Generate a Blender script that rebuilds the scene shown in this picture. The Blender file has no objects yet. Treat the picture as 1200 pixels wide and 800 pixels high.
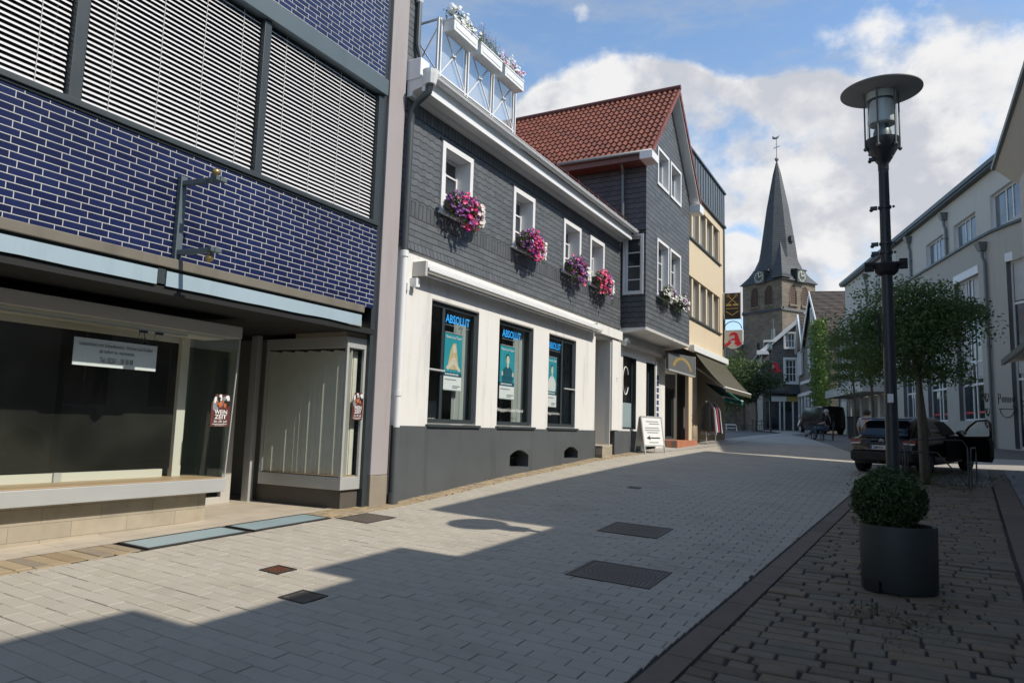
import bpy, bmesh, math, random
from mathutils import Vector, Matrix, Euler, noise as mnoise
R = math.radians
rng = random.Random(7)
scene = bpy.context.scene
COL = scene.collection
for a in ('use_fast_gi',):
    pass

# ------------------------------------------------------------------ objects
def link(o):
    COL.objects.link(o); return o

def set_parent(o, parent):
    if parent is not None:
        o.parent = parent
        o.matrix_parent_inverse = parent.matrix_basis.inverted() if parent.parent is None else Matrix.Identity(4)
        if parent.parent is not None:
            o.matrix_parent_inverse = (parent.parent.matrix_basis).inverted() if False else Matrix.Identity(4)
            # sub-part: its part sits at the thing's identity, so keep world by inverting the thing's base
            o.matrix_parent_inverse = Matrix.Identity(4)

def tag(o, label=None, cat=None, group=None, kind=None):
    if label: o['label'] = label
    if cat: o['category'] = cat
    if group: o['group'] = group
    if kind: o['kind'] = kind
    return o

def thing(name, label, cat, loc=(0, 0, 0), group=None):
    o = bpy.data.objects.new(name, None)
    o.empty_display_size = .3
    o.location = loc
    link(o)
    o.matrix_basis = Matrix.Translation(Vector(loc))
    return tag(o, label, cat, group)

def copy_tree(o, parent=None):
    c = o.copy(); COL.objects.link(c)
    if parent is not None:
        mpi = o.matrix_parent_inverse.copy()
        c.parent = parent; c.matrix_parent_inverse = mpi
    for ch in list(o.children):
        copy_tree(ch, c)
    return c

class MB:
    def __init__(s):
        s.v = []; s.f = []; s.val = []
        s.cur = .5
    def vert(s, p):
        s.v.append(tuple(p)); return len(s.v) - 1
    def face(s, *pts):
        i = [s.vert(p) for p in pts]
        s.f.append(i); s.val.append(s.cur)
    def facei(s, idx):
        s.f.append(list(idx)); s.val.append(s.cur)
    def hexa(s, c):                       # 8 corners: 0-3 bottom ring, 4-7 top ring
        b = len(s.v)
        s.v.extend(tuple(p) for p in c)
        for q in ((0,3,2,1),(4,5,6,7),(0,1,5,4),(1,2,6,5),(2,3,7,6),(3,0,4,7)):
            s.f.append([b+k for k in q]); s.val.append(s.cur)
    def box(s, x0, x1, y0, y1, z0, z1):
        if x0 > x1: x0, x1 = x1, x0
        if y0 > y1: y0, y1 = y1, y0
        if z0 > z1: z0, z1 = z1, z0
        s.hexa([(x0,y0,z0),(x1,y0,z0),(x1,y1,z0),(x0,y1,z0),(x0,y0,z1),(x1,y0,z1),(x1,y1,z1),(x0,y1,z1)])
    def fbox(s, F, s0, s1, z0, z1, d0, d1):
        s.hexa([F(s0,z0,d0),F(s1,z0,d0),F(s1,z0,d1),F(s0,z0,d1),F(s0,z1,d0),F(s1,z1,d0),F(s1,z1,d1),F(s0,z1,d1)])
    def bar(s, a, b, w, h=None, up=(0,0,1)):
        a = Vector(a); b = Vector(b); h = h or w
        d = (b-a).normalized(); u = Vector(up)
        if abs(d.dot(u)) > .98: u = Vector((0,1,0))
        r = d.cross(u).normalized(); u = r.cross(d)
        c = []
        for p in (a, b):
            c.append([p - r*w/2 - u*h/2, p + r*w/2 - u*h/2, p + r*w/2 + u*h/2, p - r*w/2 + u*h/2])
        s.hexa(c[0] + c[1])
    def tube(s, pts, r, n=8, cap=True):
        pts = [Vector(p) for p in pts]
        rs = r if isinstance(r, (list, tuple)) else [r]*len(pts)
        rings = []; pr = None
        for i, p in enumerate(pts):
            d = (pts[min(i+1, len(pts)-1)] - pts[max(i-1, 0)]).normalized()
            if pr is None:
                u = Vector((0,0,1)) if abs(d.z) < .95 else Vector((1,0,0))
                pr = d.cross(u).normalized()
            pr = (pr - d*pr.dot(d)).normalized()
            q = d.cross(pr)
            rings.append([s.vert(p + (pr*math.cos(t*2*math.pi/n) + q*math.sin(t*2*math.pi/n))*rs[i]) for t in range(n)])
        for a, b in zip(rings[:-1], rings[1:]):
            for t in range(n):
                s.facei((a[t], a[(t+1) % n], b[(t+1) % n], b[t]))
        if cap:
            s.facei(rings[0][::-1]); s.facei(rings[-1])
    def lathe(s, prof, c, n=24, ex=1.0, ey=1.0, cap=True, rot=0):
        rings = []
        for r, z in prof:
            rings.append([s.vert((c[0] + r*ex*math.cos(t*2*math.pi/n+rot), c[1] + r*ey*math.sin(t*2*math.pi/n+rot), c[2] + z)) for t in range(n)])
        for a, b in zip(rings[:-1], rings[1:]):
            for t in range(n):
                s.facei((a[t], a[(t+1) % n], b[(t+1) % n], b[t]))
        if cap:
            s.facei(rings[0][::-1]); s.facei(rings[-1])
    def prism(s, poly, fn, d0, d1):       # poly in 2D, fn(u, v, d) -> point
        a = [s.vert(fn(u, v, d0)) for u, v in poly]
        b = [s.vert(fn(u, v, d1)) for u, v in poly]
        s.facei(a[::-1]); s.facei(b)
        n = len(poly)
        for i in range(n):
            s.facei((a[i], a[(i+1) % n], b[(i+1) % n], b[i]))
    def ball(s, c, r, n=10, m=7, sc=(1,1,1)):
        prof = [(math.sin(math.pi*(k+.02)/(m+.04)), -math.cos(math.pi*(k+.02)/(m+.04))) for k in range(m+1)]
        rings = []
        for rr, z in prof:
            rings.append([s.vert((c[0]+r*sc[0]*rr*math.cos(t*2*math.pi/n), c[1]+r*sc[1]*rr*math.sin(t*2*math.pi/n), c[2]+r*sc[2]*z)) for t in range(n)])
        for a, b in zip(rings[:-1], rings[1:]):
            for t in range(n): s.facei((a[t], a[(t+1) % n], b[(t+1) % n], b[t]))
        s.facei(rings[0][::-1]); s.facei(rings[-1])
    def leaf(s, c, size, asp=.55, flat=.0, bias=None):
        n = Vector((rng.gauss(0,1), rng.gauss(0,1), rng.gauss(0,1)+flat)).normalized()
        if bias is not None: n = (n + bias).normalized()
        t = n.orthogonal().normalized()
        t = (Matrix.Rotation(rng.uniform(0, 6.28), 3, n) @ t)
        b = n.cross(t)
        c = Vector(c)
        a = size*rng.uniform(.7, 1.2)
        m = n*a*.12
        s.cur = rng.random()
        p0 = c - t*a*.5; p1 = c + b*a*asp*.5 + m; p2 = c + t*a*.5; p3 = c - b*a*asp*.5 + m
        s.face(p0, p1, p2); s.face(p0, p2, p3)
    def build(s, name, mat, parent=None, smooth=False, bevel=0, seg=2, recalc=True, ang=40):
        me = bpy.data.meshes.new(name)
        me.from_pydata(s.v, [], s.f)
        if len(set(s.val)) > 1:
            at = me.attributes.new('rnd', 'FLOAT', 'FACE')
            at.data.foreach_set('value', s.val)
        me.materials.append(mat)
        if recalc and len(s.f) < 60000:
            bm = bmesh.new(); bm.from_mesh(me)
            bmesh.ops.recalc_face_normals(bm, faces=bm.faces)
            bm.to_mesh(me); bm.free()
        o = bpy.data.objects.new(name, me); link(o)
        if parent is not None: attach(o, parent)
        if smooth:
            me.polygons.foreach_set('use_smooth', [True]*len(me.polygons))
            if smooth == 'auto':
                me.set_sharp_from_angle(angle=R(ang))
        if bevel:
            m = o.modifiers.new('bevel', 'BEVEL'); m.width = bevel; m.segments = seg
            m.limit_method = 'ANGLE'; m.angle_limit = R(35)
        me.update()
        return o

def world_of(o):
    m = Matrix.Identity(4)
    while o is not None:
        m = (o.matrix_parent_inverse @ o.matrix_basis if o.parent else o.matrix_basis) @ m
        o = o.parent
    return m

def attach(o, parent):                    # keep the child where its coordinates put it
    o.parent = parent
    o.matrix_parent_inverse = world_of(parent).inverted()

def struct(mb, name, mat, **k):
    o = mb.build(name, mat, **k); o['kind'] = 'structure'; return o

def text(name, body, parent, mat, org, u, v, h, width=None, ext=.003, bold=0, align='CENTER'):
    cu = bpy.data.curves.new(name, 'FONT'); cu.body = body; cu.size = 1; cu.align_x = align
    cu.extrude = 0; cu.offset = bold; cu.resolution_u = 2
    tmp = bpy.data.objects.new(name, cu); COL.objects.link(tmp)
    dg = bpy.context.evaluated_depsgraph_get()
    me = bpy.data.meshes.new_from_object(tmp.evaluated_get(dg))
    bpy.data.objects.remove(tmp); 
    u = Vector(u).normalized(); v = Vector(v).normalized(); n = u.cross(v)
    xs = [p.co.x for p in me.vertices]; ys = [p.co.y for p in me.vertices]
    w = max(xs)-min(xs); hh = .72
    sy = h/hh; sx = sy if width is None else width/w
    x0 = {'CENTER': (max(xs)+min(xs))/2, 'LEFT': min(xs)}[align]
    org = Vector(org)
    for p in me.vertices:
        c = p.co
        p.co = org + u*(c.x-x0)*sx + v*c.y*sy + n*ext
    me.materials.clear(); me.materials.append(mat)
    me.name = name
    o = bpy.data.objects.new(name, me); link(o)
    if parent is not None: attach(o, parent)
    return o

# ------------------------------------------------------------------ materials
def nt(name):
    m = bpy.data.materials.new(name); m.use_nodes = True
    t = m.node_tree; b = t.nodes['Principled BSDF']
    return m, t, b
def N(t, typ, **k):
    n = t.nodes.new(typ)
    for a, v in k.items():
        if a.startswith('i_'):
            key = a[2:]
            key = int(key) if key.isdigit() else key.replace('_', ' ')
            n.inputs[key].default_value = v
        else: setattr(n, a, v)
    return n
def L(t, a, b): t.links.new(a, b)
def math_(t, op, a, b=None, c=None, clamp=False):
    n = t.nodes.new('ShaderNodeMath'); n.operation = op; n.use_clamp = clamp
    for i, x in enumerate((a, b, c)):
        if x is None: continue
        if hasattr(x, 'links'): L(t, x, n.inputs[i])
        else: n.inputs[i].default_value = x
    return n.outputs[0]
def mixc(t, fac, a, b, mode='MIX'):
    n = t.nodes.new('ShaderNodeMix'); n.data_type = 'RGBA'; n.blend_type = mode
    for i, x in ((0, fac), (6, a), (7, b)):
        if hasattr(x, 'links'): L(t, x, n.inputs[i])
        else: n.inputs[i].default_value = x if i == 0 else (*x, 1)[:4]
    return n.outputs[2]
def coords(t, kind='Object'):
    return N(t, 'ShaderNodeTexCoord').outputs[kind]
def noise_(t, co, scale, detail=4, rough=.55, out=0):
    n = N(t, 'ShaderNodeTexNoise', i_Scale=scale, i_Detail=detail, i_Roughness=rough)
    L(t, co, n.inputs['Vector']); return n.outputs[out]
def ramp(t, x, lo, hi, a=0., b=1.):
    n = N(t, 'ShaderNodeMapRange'); n.interpolation_type = 'SMOOTHSTEP'
    L(t, x, n.inputs[0]); n.inputs[1].default_value = lo; n.inputs[2].default_value = hi
    n.inputs[3].default_value = a; n.inputs[4].default_value = b
    return n.outputs[0]
def bump(t, b, h, strength=.3, dist=.01):
    n = N(t, 'ShaderNodeBump'); n.inputs['Strength'].default_value = strength; n.inputs['Distance'].default_value = dist
    L(t, h, n.inputs['Height']); L(t, n.outputs[0], b.inputs['Normal']); return n

def pm(name, col, rough=.7, var=.15, ns=2.0, bs=60, bstr=.12, metal=0, spec=.5, dirt=0, coat=0):
    m, t, b = nt(name)
    co = coords(t)
    n1 = noise_(t, co, ns, 6, .6)
    f = math_(t, 'MULTIPLY_ADD', n1, 2*var, 1-var)
    vm = N(t, 'ShaderNodeVectorMath', operation='SCALE'); vm.inputs[0].default_value = col
    L(t, f, vm.inputs['Scale'])
    out = vm.outputs[0]
    if dirt:
        mp = N(t, 'ShaderNodeMapping'); mp.inputs['Scale'].default_value = (3, 3, .35); L(t, co, mp.inputs[0])
        d = ramp(t, noise_(t, mp.outputs[0], 1.2, 7, .65), .5, .72, 0, dirt)
        out = mixc(t, d, out, tuple(c*.45 for c in col))
    L(t, out, b.inputs['Base Color'])
    r = math_(t, 'MULTIPLY_ADD', n1, .2, rough-.1)
    L(t, r, b.inputs['Roughness'])
    b.inputs['Metallic'].default_value = metal
    b.inputs['Specular IOR Level'].default_value = spec
    if coat: b.inputs['Coat Weight'].default_value = coat
    if bstr: bump(t, b, noise_(t, co, bs, 3), bstr, .004)
    return m

def swz(t, co, order):
    sp = N(t, 'ShaderNodeSeparateXYZ'); L(t, co, sp.inputs[0])
    cb = N(t, 'ShaderNodeCombineXYZ')
    for i, ch in enumerate(order):
        if ch in 'XYZ': L(t, sp.outputs['XYZ'.index(ch)], cb.inputs[i])
    return cb.outputs[0], sp

def brick(name, c1, c2, mortar, order, bw, rh, ms, off=.5, freq=2, rough=.6, bstr=.5, var=.15, smooth=.1, rot=None, spec=.5, mrough=.85, ns=1.5):
    m, t, b = nt(name)
    co, sp = swz(t, coords(t), order)
    if rot:
        mp = N(t, 'ShaderNodeMapping'); mp.inputs['Rotation'].default_value = (0, 0, rot); L(t, co, mp.inputs[0]); co = mp.outputs[0]
    n = N(t, 'ShaderNodeTexBrick'); n.offset = off; n.offset_frequency = freq; n.squash = 1
    L(t, co, n.inputs['Vector'])
    n.inputs['Color1'].default_value = (*c1, 1); n.inputs['Color2'].default_value = (*c2, 1); n.inputs['Mortar'].default_value = (*mortar, 1)
    n.inputs['Scale'].default_value = 1; n.inputs['Mortar Size'].default_value = ms; n.inputs['Mortar Smooth'].default_value = smooth
    n.inputs['Brick Width'].default_value = bw; n.inputs['Row Height'].default_value = rh
    nz = noise_(t, coords(t), ns, 6, .6)
    f = math_(t, 'MULTIPLY_ADD', nz, 2*var, 1-var)
    vm = N(t, 'ShaderNodeVectorMath', operation='SCALE'); L(t, n.outputs[0], vm.inputs[0]); L(t, f, vm.inputs['Scale'])
    L(t, vm.outputs[0], b.inputs['Base Color'])
    rr = N(t, 'ShaderNodeMapRange'); L(t, n.outputs['Fac'], rr.inputs[0]); rr.inputs[3].default_value = rough; rr.inputs[4].default_value = mrough
    L(t, rr.outputs[0], b.inputs['Roughness'])
    b.inputs['Specular IOR Level'].default_value = spec
    inv = math_(t, 'SUBTRACT', 1., n.outputs['Fac'])
    h = math_(t, 'ADD', inv, math_(t, 'MULTIPLY', noise_(t, coords(t), 45, 4), .25))
    bump(t, b, h, bstr, .006)
    return m

def slate(name, order, row=.115, wid=.2, scal=.022, col=(.085, .095, .105), var=.35, step=.5):
    """overlapping shingles: each row tapers to a lip, the lip wavy, a thin shadow gap under it"""
    m, t, b = nt(name)
    co, sp = swz(t, coords(t), order)
    sx = N(t, 'ShaderNodeSeparateXYZ'); L(t, co, sx.inputs[0])
    u, z = sx.outputs[0], sx.outputs[1]
    wob = noise_(t, coords(t), 1.3, 2)
    z0 = math_(t, 'ADD', z, math_(t, 'MULTIPLY', wob, .03))
    s_ = math_(t, 'PINGPONG', math_(t, 'ADD', u, math_(t, 'MULTIPLY', wob, .05)), wid/2)
    zz = math_(t, 'ADD', z0, math_(t, 'MULTIPLY', s_, scal/(wid/2)))
    q = math_(t, 'DIVIDE', zz, row)
    row_i = math_(t, 'FLOOR', q); fr = math_(t, 'FRACT', q)
    uu = math_(t, 'ADD', math_(t, 'DIVIDE', u, wid), math_(t, 'MULTIPLY', row_i, step))
    ui = math_(t, 'FLOOR', uu); uf = math_(t, 'FRACT', uu)
    cb = N(t, 'ShaderNodeCombineXYZ'); L(t, ui, cb.inputs[0]); L(t, row_i, cb.inputs[1])
    wn = N(t, 'ShaderNodeTexWhiteNoise', noise_dimensions='2D'); L(t, cb.outputs[0], wn.inputs[0])
    g = math_(t, 'MULTIPLY_ADD', wn.outputs[0], var, 1-var/2)
    g = math_(t, 'MULTIPLY', g, math_(t, 'MULTIPLY_ADD', noise_(t, coords(t), 9, 6, .65), .5, .75))
    vm = N(t, 'ShaderNodeVectorMath', operation='SCALE'); vm.inputs[0].default_value = col; L(t, g, vm.inputs['Scale'])
    gap = math_(t, 'LESS_THAN', fr, .15)
    side = math_(t, 'LESS_THAN', uf, .03)
    gp = math_(t, 'MAXIMUM', gap, math_(t, 'MULTIPLY', side, .6))
    L(t, mixc(t, gp, vm.outputs[0], (.012, .013, .015)), b.inputs['Base Color'])
    b.inputs['Roughness'].default_value = .62
    h = math_(t, 'SUBTRACT', 1.2, fr)
    h = math_(t, 'ADD', h, math_(t, 'MULTIPLY', wn.outputs[0], .35))
    h = math_(t, 'ADD', h, math_(t, 'MULTIPLY', noise_(t, coords(t), 30, 5), .3))
    bump(t, b, h, .6, .02)
    return m

def stone(name, cols, rough=.8, var=.2, bs=40, bstr=.35, ns=1.2, joints=None, spec=.35, dirt=.0):
    """per-stone colour from the mesh's own 'rnd' value, plus grain and blotches"""
    m, t, b = nt(name)
    a = N(t, 'ShaderNodeAttribute', attribute_name='rnd')
    cr = N(t, 'ShaderNodeValToRGB'); L(t, a.outputs['Fac'], cr.inputs[0])
    e = cr.color_ramp.elements
    while len(e) < len(cols): e.new(.5)
    for i, c in enumerate(cols):
        e[i].position = i/(len(cols)-1); e[i].color = (*c, 1)
    co = coords(t)
    nz = noise_(t, co, ns, 7, .62); fine = noise_(t, co, bs*1.7, 4, .7)
    f = math_(t, 'MULTIPLY_ADD', nz, 2*var, 1-var)
    f = math_(t, 'MULTIPLY', f, math_(t, 'MULTIPLY_ADD', fine, .35, .82))
    vm = N(t, 'ShaderNodeVectorMath', operation='SCALE'); L(t, cr.outputs[0], vm.inputs[0]); L(t, f, vm.inputs['Scale'])
    out = vm.outputs[0]
    if dirt:
        d = ramp(t, noise_(t, co, .8, 8, .7), .5, .7, 0, dirt)
        out = mixc(t, d, out, tuple(c*.62 for c in cols[0]))
        gum = N(t, 'ShaderNodeTexVoronoi', i_Scale=1.9, i_Randomness=1.); L(t, co, gum.inputs['Vector'])
        spot = math_(t, 'MULTIPLY', math_(t, 'LESS_THAN', math_(t, 'ADD', gum.outputs['Distance'], math_(t, 'MULTIPLY', noise_(t, co, 14, 3), .03)), .052), .5)
        out = mixc(t, spot, out, tuple(c*.4 for c in cols[0]))
        run = ramp(t, noise_(t, co, .22, 4, .6), .42, .62, 0, dirt*.45)
        out = mixc(t, run, out, tuple(c*.72 for c in cols[0]))
    L(t, out, b.inputs['Base Color'])
    b.inputs['Roughness'].default_value = rough; b.inputs['Specular IOR Level'].default_value = spec
    bump(t, b, math_(t, 'ADD', noise_(t, co, bs, 5, .6), math_(t, 'MULTIPLY', noise_(t, co, 7, 3), .8)), bstr, .008)
    return m

def foliage(name, dark, light, trans=.35, rough=.45):
    m, t, b = nt(name)
    a = N(t, 'ShaderNodeAttribute', attribute_name='rnd')
    nz = noise_(t, coords(t), 2.2, 3)
    f = math_(t, 'ADD', math_(t, 'MULTIPLY', a.outputs['Fac'], .6), math_(t, 'MULTIPLY', nz, .4))
    c = mixc(t, f, dark, light)
    L(t, c, b.inputs['Base Color']); b.inputs['Roughness'].default_value = rough
    tr = N(t, 'ShaderNodeBsdfTranslucent'); L(t, mixc(t, .5, c, light), tr.inputs[0])
    mx = N(t, 'ShaderNodeMixShader'); mx.inputs[0].default_value = trans
    L(t, b.outputs[0], mx.inputs[1]); L(t, tr.outputs[0], mx.inputs[2])
    L(t, mx.outputs[0], t.nodes['Material Output'].inputs[0])
    return m

def glass(name, tint=(.9, .95, .95), ior=1.5, rough=0.0, boost=1.0, wob=.0):
    """a thin pane: see-through, with a mirror layer by angle"""
    m, t, b = nt(name); t.nodes.remove(b)
    fr = N(t, 'ShaderNodeFresnel'); ge = N(t, 'ShaderNodeNewGeometry')   # same reflection from either side of the pane
    L(t, math_(t, 'MULTIPLY_ADD', ge.outputs['Backfacing'], 1/ior-ior, ior), fr.inputs[0])
    tr = N(t, 'ShaderNodeBsdfTransparent'); tr.inputs[0].default_value = (*tint, 1)
    gl = N(t, 'ShaderNodeBsdfGlossy'); gl.inputs['Roughness'].default_value = rough
    if wob:
        bp = N(t, 'ShaderNodeBump'); bp.inputs['Strength'].default_value = wob; bp.inputs['Distance'].default_value = .02
        L(t, noise_(t, coords(t), .9, 2), bp.inputs['Height']); L(t, bp.outputs[0], gl.inputs['Normal'])
    mx = N(t, 'ShaderNodeMixShader')
    L(t, math_(t, 'MULTIPLY', fr.outputs[0], boost, clamp=True), mx.inputs[0]); L(t, tr.outputs[0], mx.inputs[1]); L(t, gl.outputs[0], mx.inputs[2])
    L(t, mx.outputs[0], t.nodes['Material Output'].inputs[0])
    return m

def darkglass(name, col=(.02, .024, .028), rough=.04, wob=.08, spec=.9):
    m, t, b = nt(name)
    nz = noise_(t, coords(t), .7, 2)
    L(t, mixc(t, ramp(t, nz, .4, .6), col, tuple(c*2.4 for c in col)), b.inputs['Base Color'])
    b.inputs['Roughness'].default_value = rough; b.inputs['Specular IOR Level'].default_value = spec
    bump(t, b, noise_(t, coords(t), .8, 2), wob, .02)
    return m

M = {}
M['blue_tile'] = brick('blue_tile', (.0075, .012, .049), (.012, .0195, .076), (.46, .46, .44), 'YZ', .225, .0706, .0042, off=.32, freq=2, rough=.24, mrough=.8, bstr=.5, var=.45, spec=.45, ns=.9)
M['slate'] = slate('slate_cladding', 'YZ')
M['slate_x'] = slate('slate_cladding_side', 'XZ')
M['slate_rows'] = slate('slate_straight', 'YZ', row=.105, wid=.34, scal=.0)
M['slate_vert'] = slate('slate_upright', 'ZY', row=.11, wid=.6, scal=.0)
M['slate_far'] = slate('slate_far', 'XZ', row=.16, wid=.25, col=(.13, .125, .12))
M['slate_spire'] = slate('slate_spire', 'XZ', row=.3, wid=.4, col=(.052, .059, .068), var=.25)
M['white_plaster'] = pm('white_plaster', (.67, .66, .635), .85, .05, 1.1, 120, .22, dirt=.36)
M['grey_plinth'] = pm('grey_plinth_paint', (.078, .087, .093), .6, .2, 1.2, 90, .3, dirt=.4)
M['white_paint'] = pm('white_paint', (.70, .70, .70), .45, .04, 2, 60, .05, dirt=.08)
M['white_soft'] = pm('white_plastic', (.72, .73, .73), .4, .04, 2, 60, .03)
M['conc_pillar'] = pm('pale_render_pillar', (.33, .30, .305), .9, .10, 1.2, 110, .8, dirt=.2)
M['dark_steel'] = pm('dark_grey_steel', (.035, .045, .05), .42, .12, 3, 60, .04)
M['steel_blue'] = pm('grey_blue_steel', (.085, .115, .13), .45, .08, 2, 60, .04, dirt=.15)
M['black_void'] = pm('black_paint_and_voids', (.008, .009, .01), .7, .1, 2, 60, .05)  # black parts, and flat black standing in for shaded openings
M['alu'] = pm('brushed_aluminium', (.48, .49, .48), .4, .08, 3, 80, .04, metal=.3)
M['alu_dull'] = pm('dull_grey_metal', (.50, .485, .45), .45, .1, 3, 80, .05, metal=.1)
M['zinc'] = pm('zinc_sheet', (.17, .185, .19), .45, .15, 2.5, 50, .05, metal=.5, dirt=.2)
M['zinc_dark'] = pm('dark_zinc', (.065, .075, .08), .45, .15, 2.5, 50, .05, metal=.3)
M['blind'] = pm('white_blind_slat', (.58, .58, .60), .5, .04, 3, 60, .0)
M['fascia'] = pm('pale_blue_awning_cloth', (.30, .395, .46), .7, .1, 1.5, 140, .25, dirt=.2)
M['brass'] = pm('tarnished_brass', (.36, .27, .12), .4, .25, 8, 60, .05, metal=.7)
M['glass'] = glass('clear_glass', boost=1.0, wob=.03)
M['glass_green'] = glass('greenish_glass', (.72, .82, .79), boost=1.3, wob=.03)
M['pane'] = darkglass('window_pane')
M['pane_sky'] = darkglass('window_pane_bright', (.05, .06, .07), .03, .1, 1.0)
M['cream'] = pm('cream_render', (.58, .485, .345), .85, .05, 1.2, 100, .25, dirt=.1)
M['inside_dark'] = pm('dark_brown_panel', (.10, .094, .08), .6, .2, .8, 40, .05)
M['inside_grey'] = pm('interior_wall', (.34, .34, .32), .9, .1, .8, 40, .02)
M['inside_pale'] = pm('interior_pale_wall', (.62, .59, .50), .8, .06, .8, 40, .02)
M['wood'] = pm('light_wood_shelf', (.42, .29, .17), .5, .12, 5, 50, .05)
M['curtain'] = pm('grey_vertical_blind', (.80, .79, .74), .8, .08, 2, 100, .1)
M['stone_tan'] = brick('tan_stone_cladding', (.42, .36, .27), (.30, .27, .21), (.20, .18, .15), 'YZ', .62, .16, .003, rough=.6, bstr=.3, var=.35, ns=3)
M['soot'] = pm('dark_stone_base', (.09, .08, .068), .65, .3, 3, 40, .2)
M['plain_stone'] = pm('tan_plinth_stone', (.26, .225, .18), .7, .25, 4, 40, .25)
M['teal'] = pm('teal_poster', (.02, .27, .33), .5, .25, 1.1, 60, 0)
M['teal_dark'] = pm('dark_teal_print', (.01, .09, .13), .5, .1, 2, 60, 0)
M['paper'] = pm('white_paper', (.72, .72, .71), .6, .03, 2, 60, 0)
M['ink'] = pm('black_print', (.012, .012, .014), .6, .1, 2, 60, 0)
M['grey_ink'] = pm('grey_print', (.22, .24, .26), .6, .1, 2, 60, 0)
M['skin'] = pm('skin', (.46, .27, .19), .5, .08, 6, 60, .03)
M['blond'] = pm('blond_print', (.52, .40, .20), .6, .3, 14, 60, 0)
M['dark_hair'] = pm('dark_hair', (.02, .016, .013), .6, .3, 14, 60, 0)
M['cloth_white'] = pm('white_cloth', (.62, .62, .62), .85, .1, 6, 60, .1)
def cloth(name, col, trans):
    m, t, b = nt(name); nz = noise_(t, coords(t), 6, 5)
    vm = N(t, 'ShaderNodeVectorMath', operation='SCALE'); vm.inputs[0].default_value = col; L(t, math_(t, 'MULTIPLY_ADD', nz, .2, .9), vm.inputs['Scale'])
    L(t, vm.outputs[0], b.inputs['Base Color']); b.inputs['Roughness'].default_value = .85
    tr = N(t, 'ShaderNodeBsdfTranslucent'); L(t, vm.outputs[0], tr.inputs[0]); mx = N(t, 'ShaderNodeMixShader'); mx.inputs[0].default_value = trans
    L(t, b.outputs[0], mx.inputs[1]); L(t, tr.outputs[0], mx.inputs[2]); L(t, mx.outputs[0], t.nodes['Material Output'].inputs[0]); return m
M['curtain'] = cloth('pale_vertical_blind', (.86, .82, .73), .4)
M['letter_blue'] = pm('blue_lettering', (.03, .36, .90), .4, .35, 9, 60, 0)
M['red'] = pm('red_sign', (.70, .012, .03), .4, .1, 2, 60, 0)
M['maroon'] = pm('maroon_print', (.10, .03, .028), .5, .6, 22, 60, 0)
M['orange'] = pm('orange_print', (.50, .13, .04), .5, .4, 14, 60, 0)
M['blue_handle'] = pm('blue_enamel', (.03, .10, .32), .3, .1, 2, 60, 0)
M['soil'] = pm('potting_soil', (.03, .022, .015), .95, .3, 8, 60, .6)
M['trough'] = pm('dark_flower_trough', (.03, .03, .028), .6, .2, 4, 60, .05)
M['leaf_box'] = foliage('petunia_leaf', (.03, .055, .012), (.10, .15, .05))
M['fl_pink'] = foliage('pink_petal', (.55, .01, .10), (.80, .05, .26), .25)
M['fl_purple'] = foliage('purple_petal', (.09, .008, .14), (.26, .05, .32), .25)
M['fl_white'] = foliage('white_petal', (.62, .62, .56), (.85, .85, .82), .25)
M['gold'] = pm('gold_lettering', (.50, .36, .12), .4, .15, 3, 60, 0, metal=.3)

# ------------------------------------------------------------------ ground height
def itp(x, xs, ys):
    if x <= xs[0]: return ys[0]
    for a, b, p, q in zip(xs[:-1], xs[1:], ys[:-1], ys[1:]):
        if x <= b: return p + (q-p)*(x-a)/(b-a)
    return ys[-1]
YB = [-30, -10, 0, 3, 8.9, 12.5, 17.3, 20, 21, 30, 38, 50, 60, 75, 100, 200]
YL = lambda y: itp(y, [-30, -10, 3, 8.9, 12.5, 17.3, 21, 30, 38, 50, 60, 75, 100, 200], [-2.0, -1.6, -1.345, -1.22, -.98, -.72, -.6, -.33, -.12, .12, .25, .4, .5, .6])
YC = lambda y: itp(y, [-30, -10, 0, 20, 30, 38, 50, 60, 75, 100, 200], [-3.0, -2.23, -1.78, -.88, -.48, -.2, -.06, .08, .3, .45, .6])
def G(x, y):
    t = min(1, max(0, (x+7)/6))
    return YL(y)*(1-t) + YC(y)*t
GX = [-60, -30, -12, -9, -7, -6, -5, -4, -3, -2, -1, 0, 3, 8, 20, 60]

def sheet(mb, xl, xr, y0, y1, dz=0., n=4, step=1.0):
    """a strip of ground between x = xl(y) and x = xr(y)"""
    ys = sorted(set([y0, y1] + [y for y in YB if y0 < y < y1] + [y0 + (y1-y0)*k/max(1, int((y1-y0)/step)) for k in range(int((y1-y0)/step)+1)]))
    rows = []
    for y in ys:
        a, b = xl(y), xr(y)
        xs = [a + (b-a)*k/n for k in range(n+1)]
        rows.append([mb.vert((x, y, G(x, y)+dz)) for x in xs])
    for p, q in zip(rows[:-1], rows[1:]):
        for k in range(n):
            mb.facei((p[k], p[k+1], q[k+1], q[k]))

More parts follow.
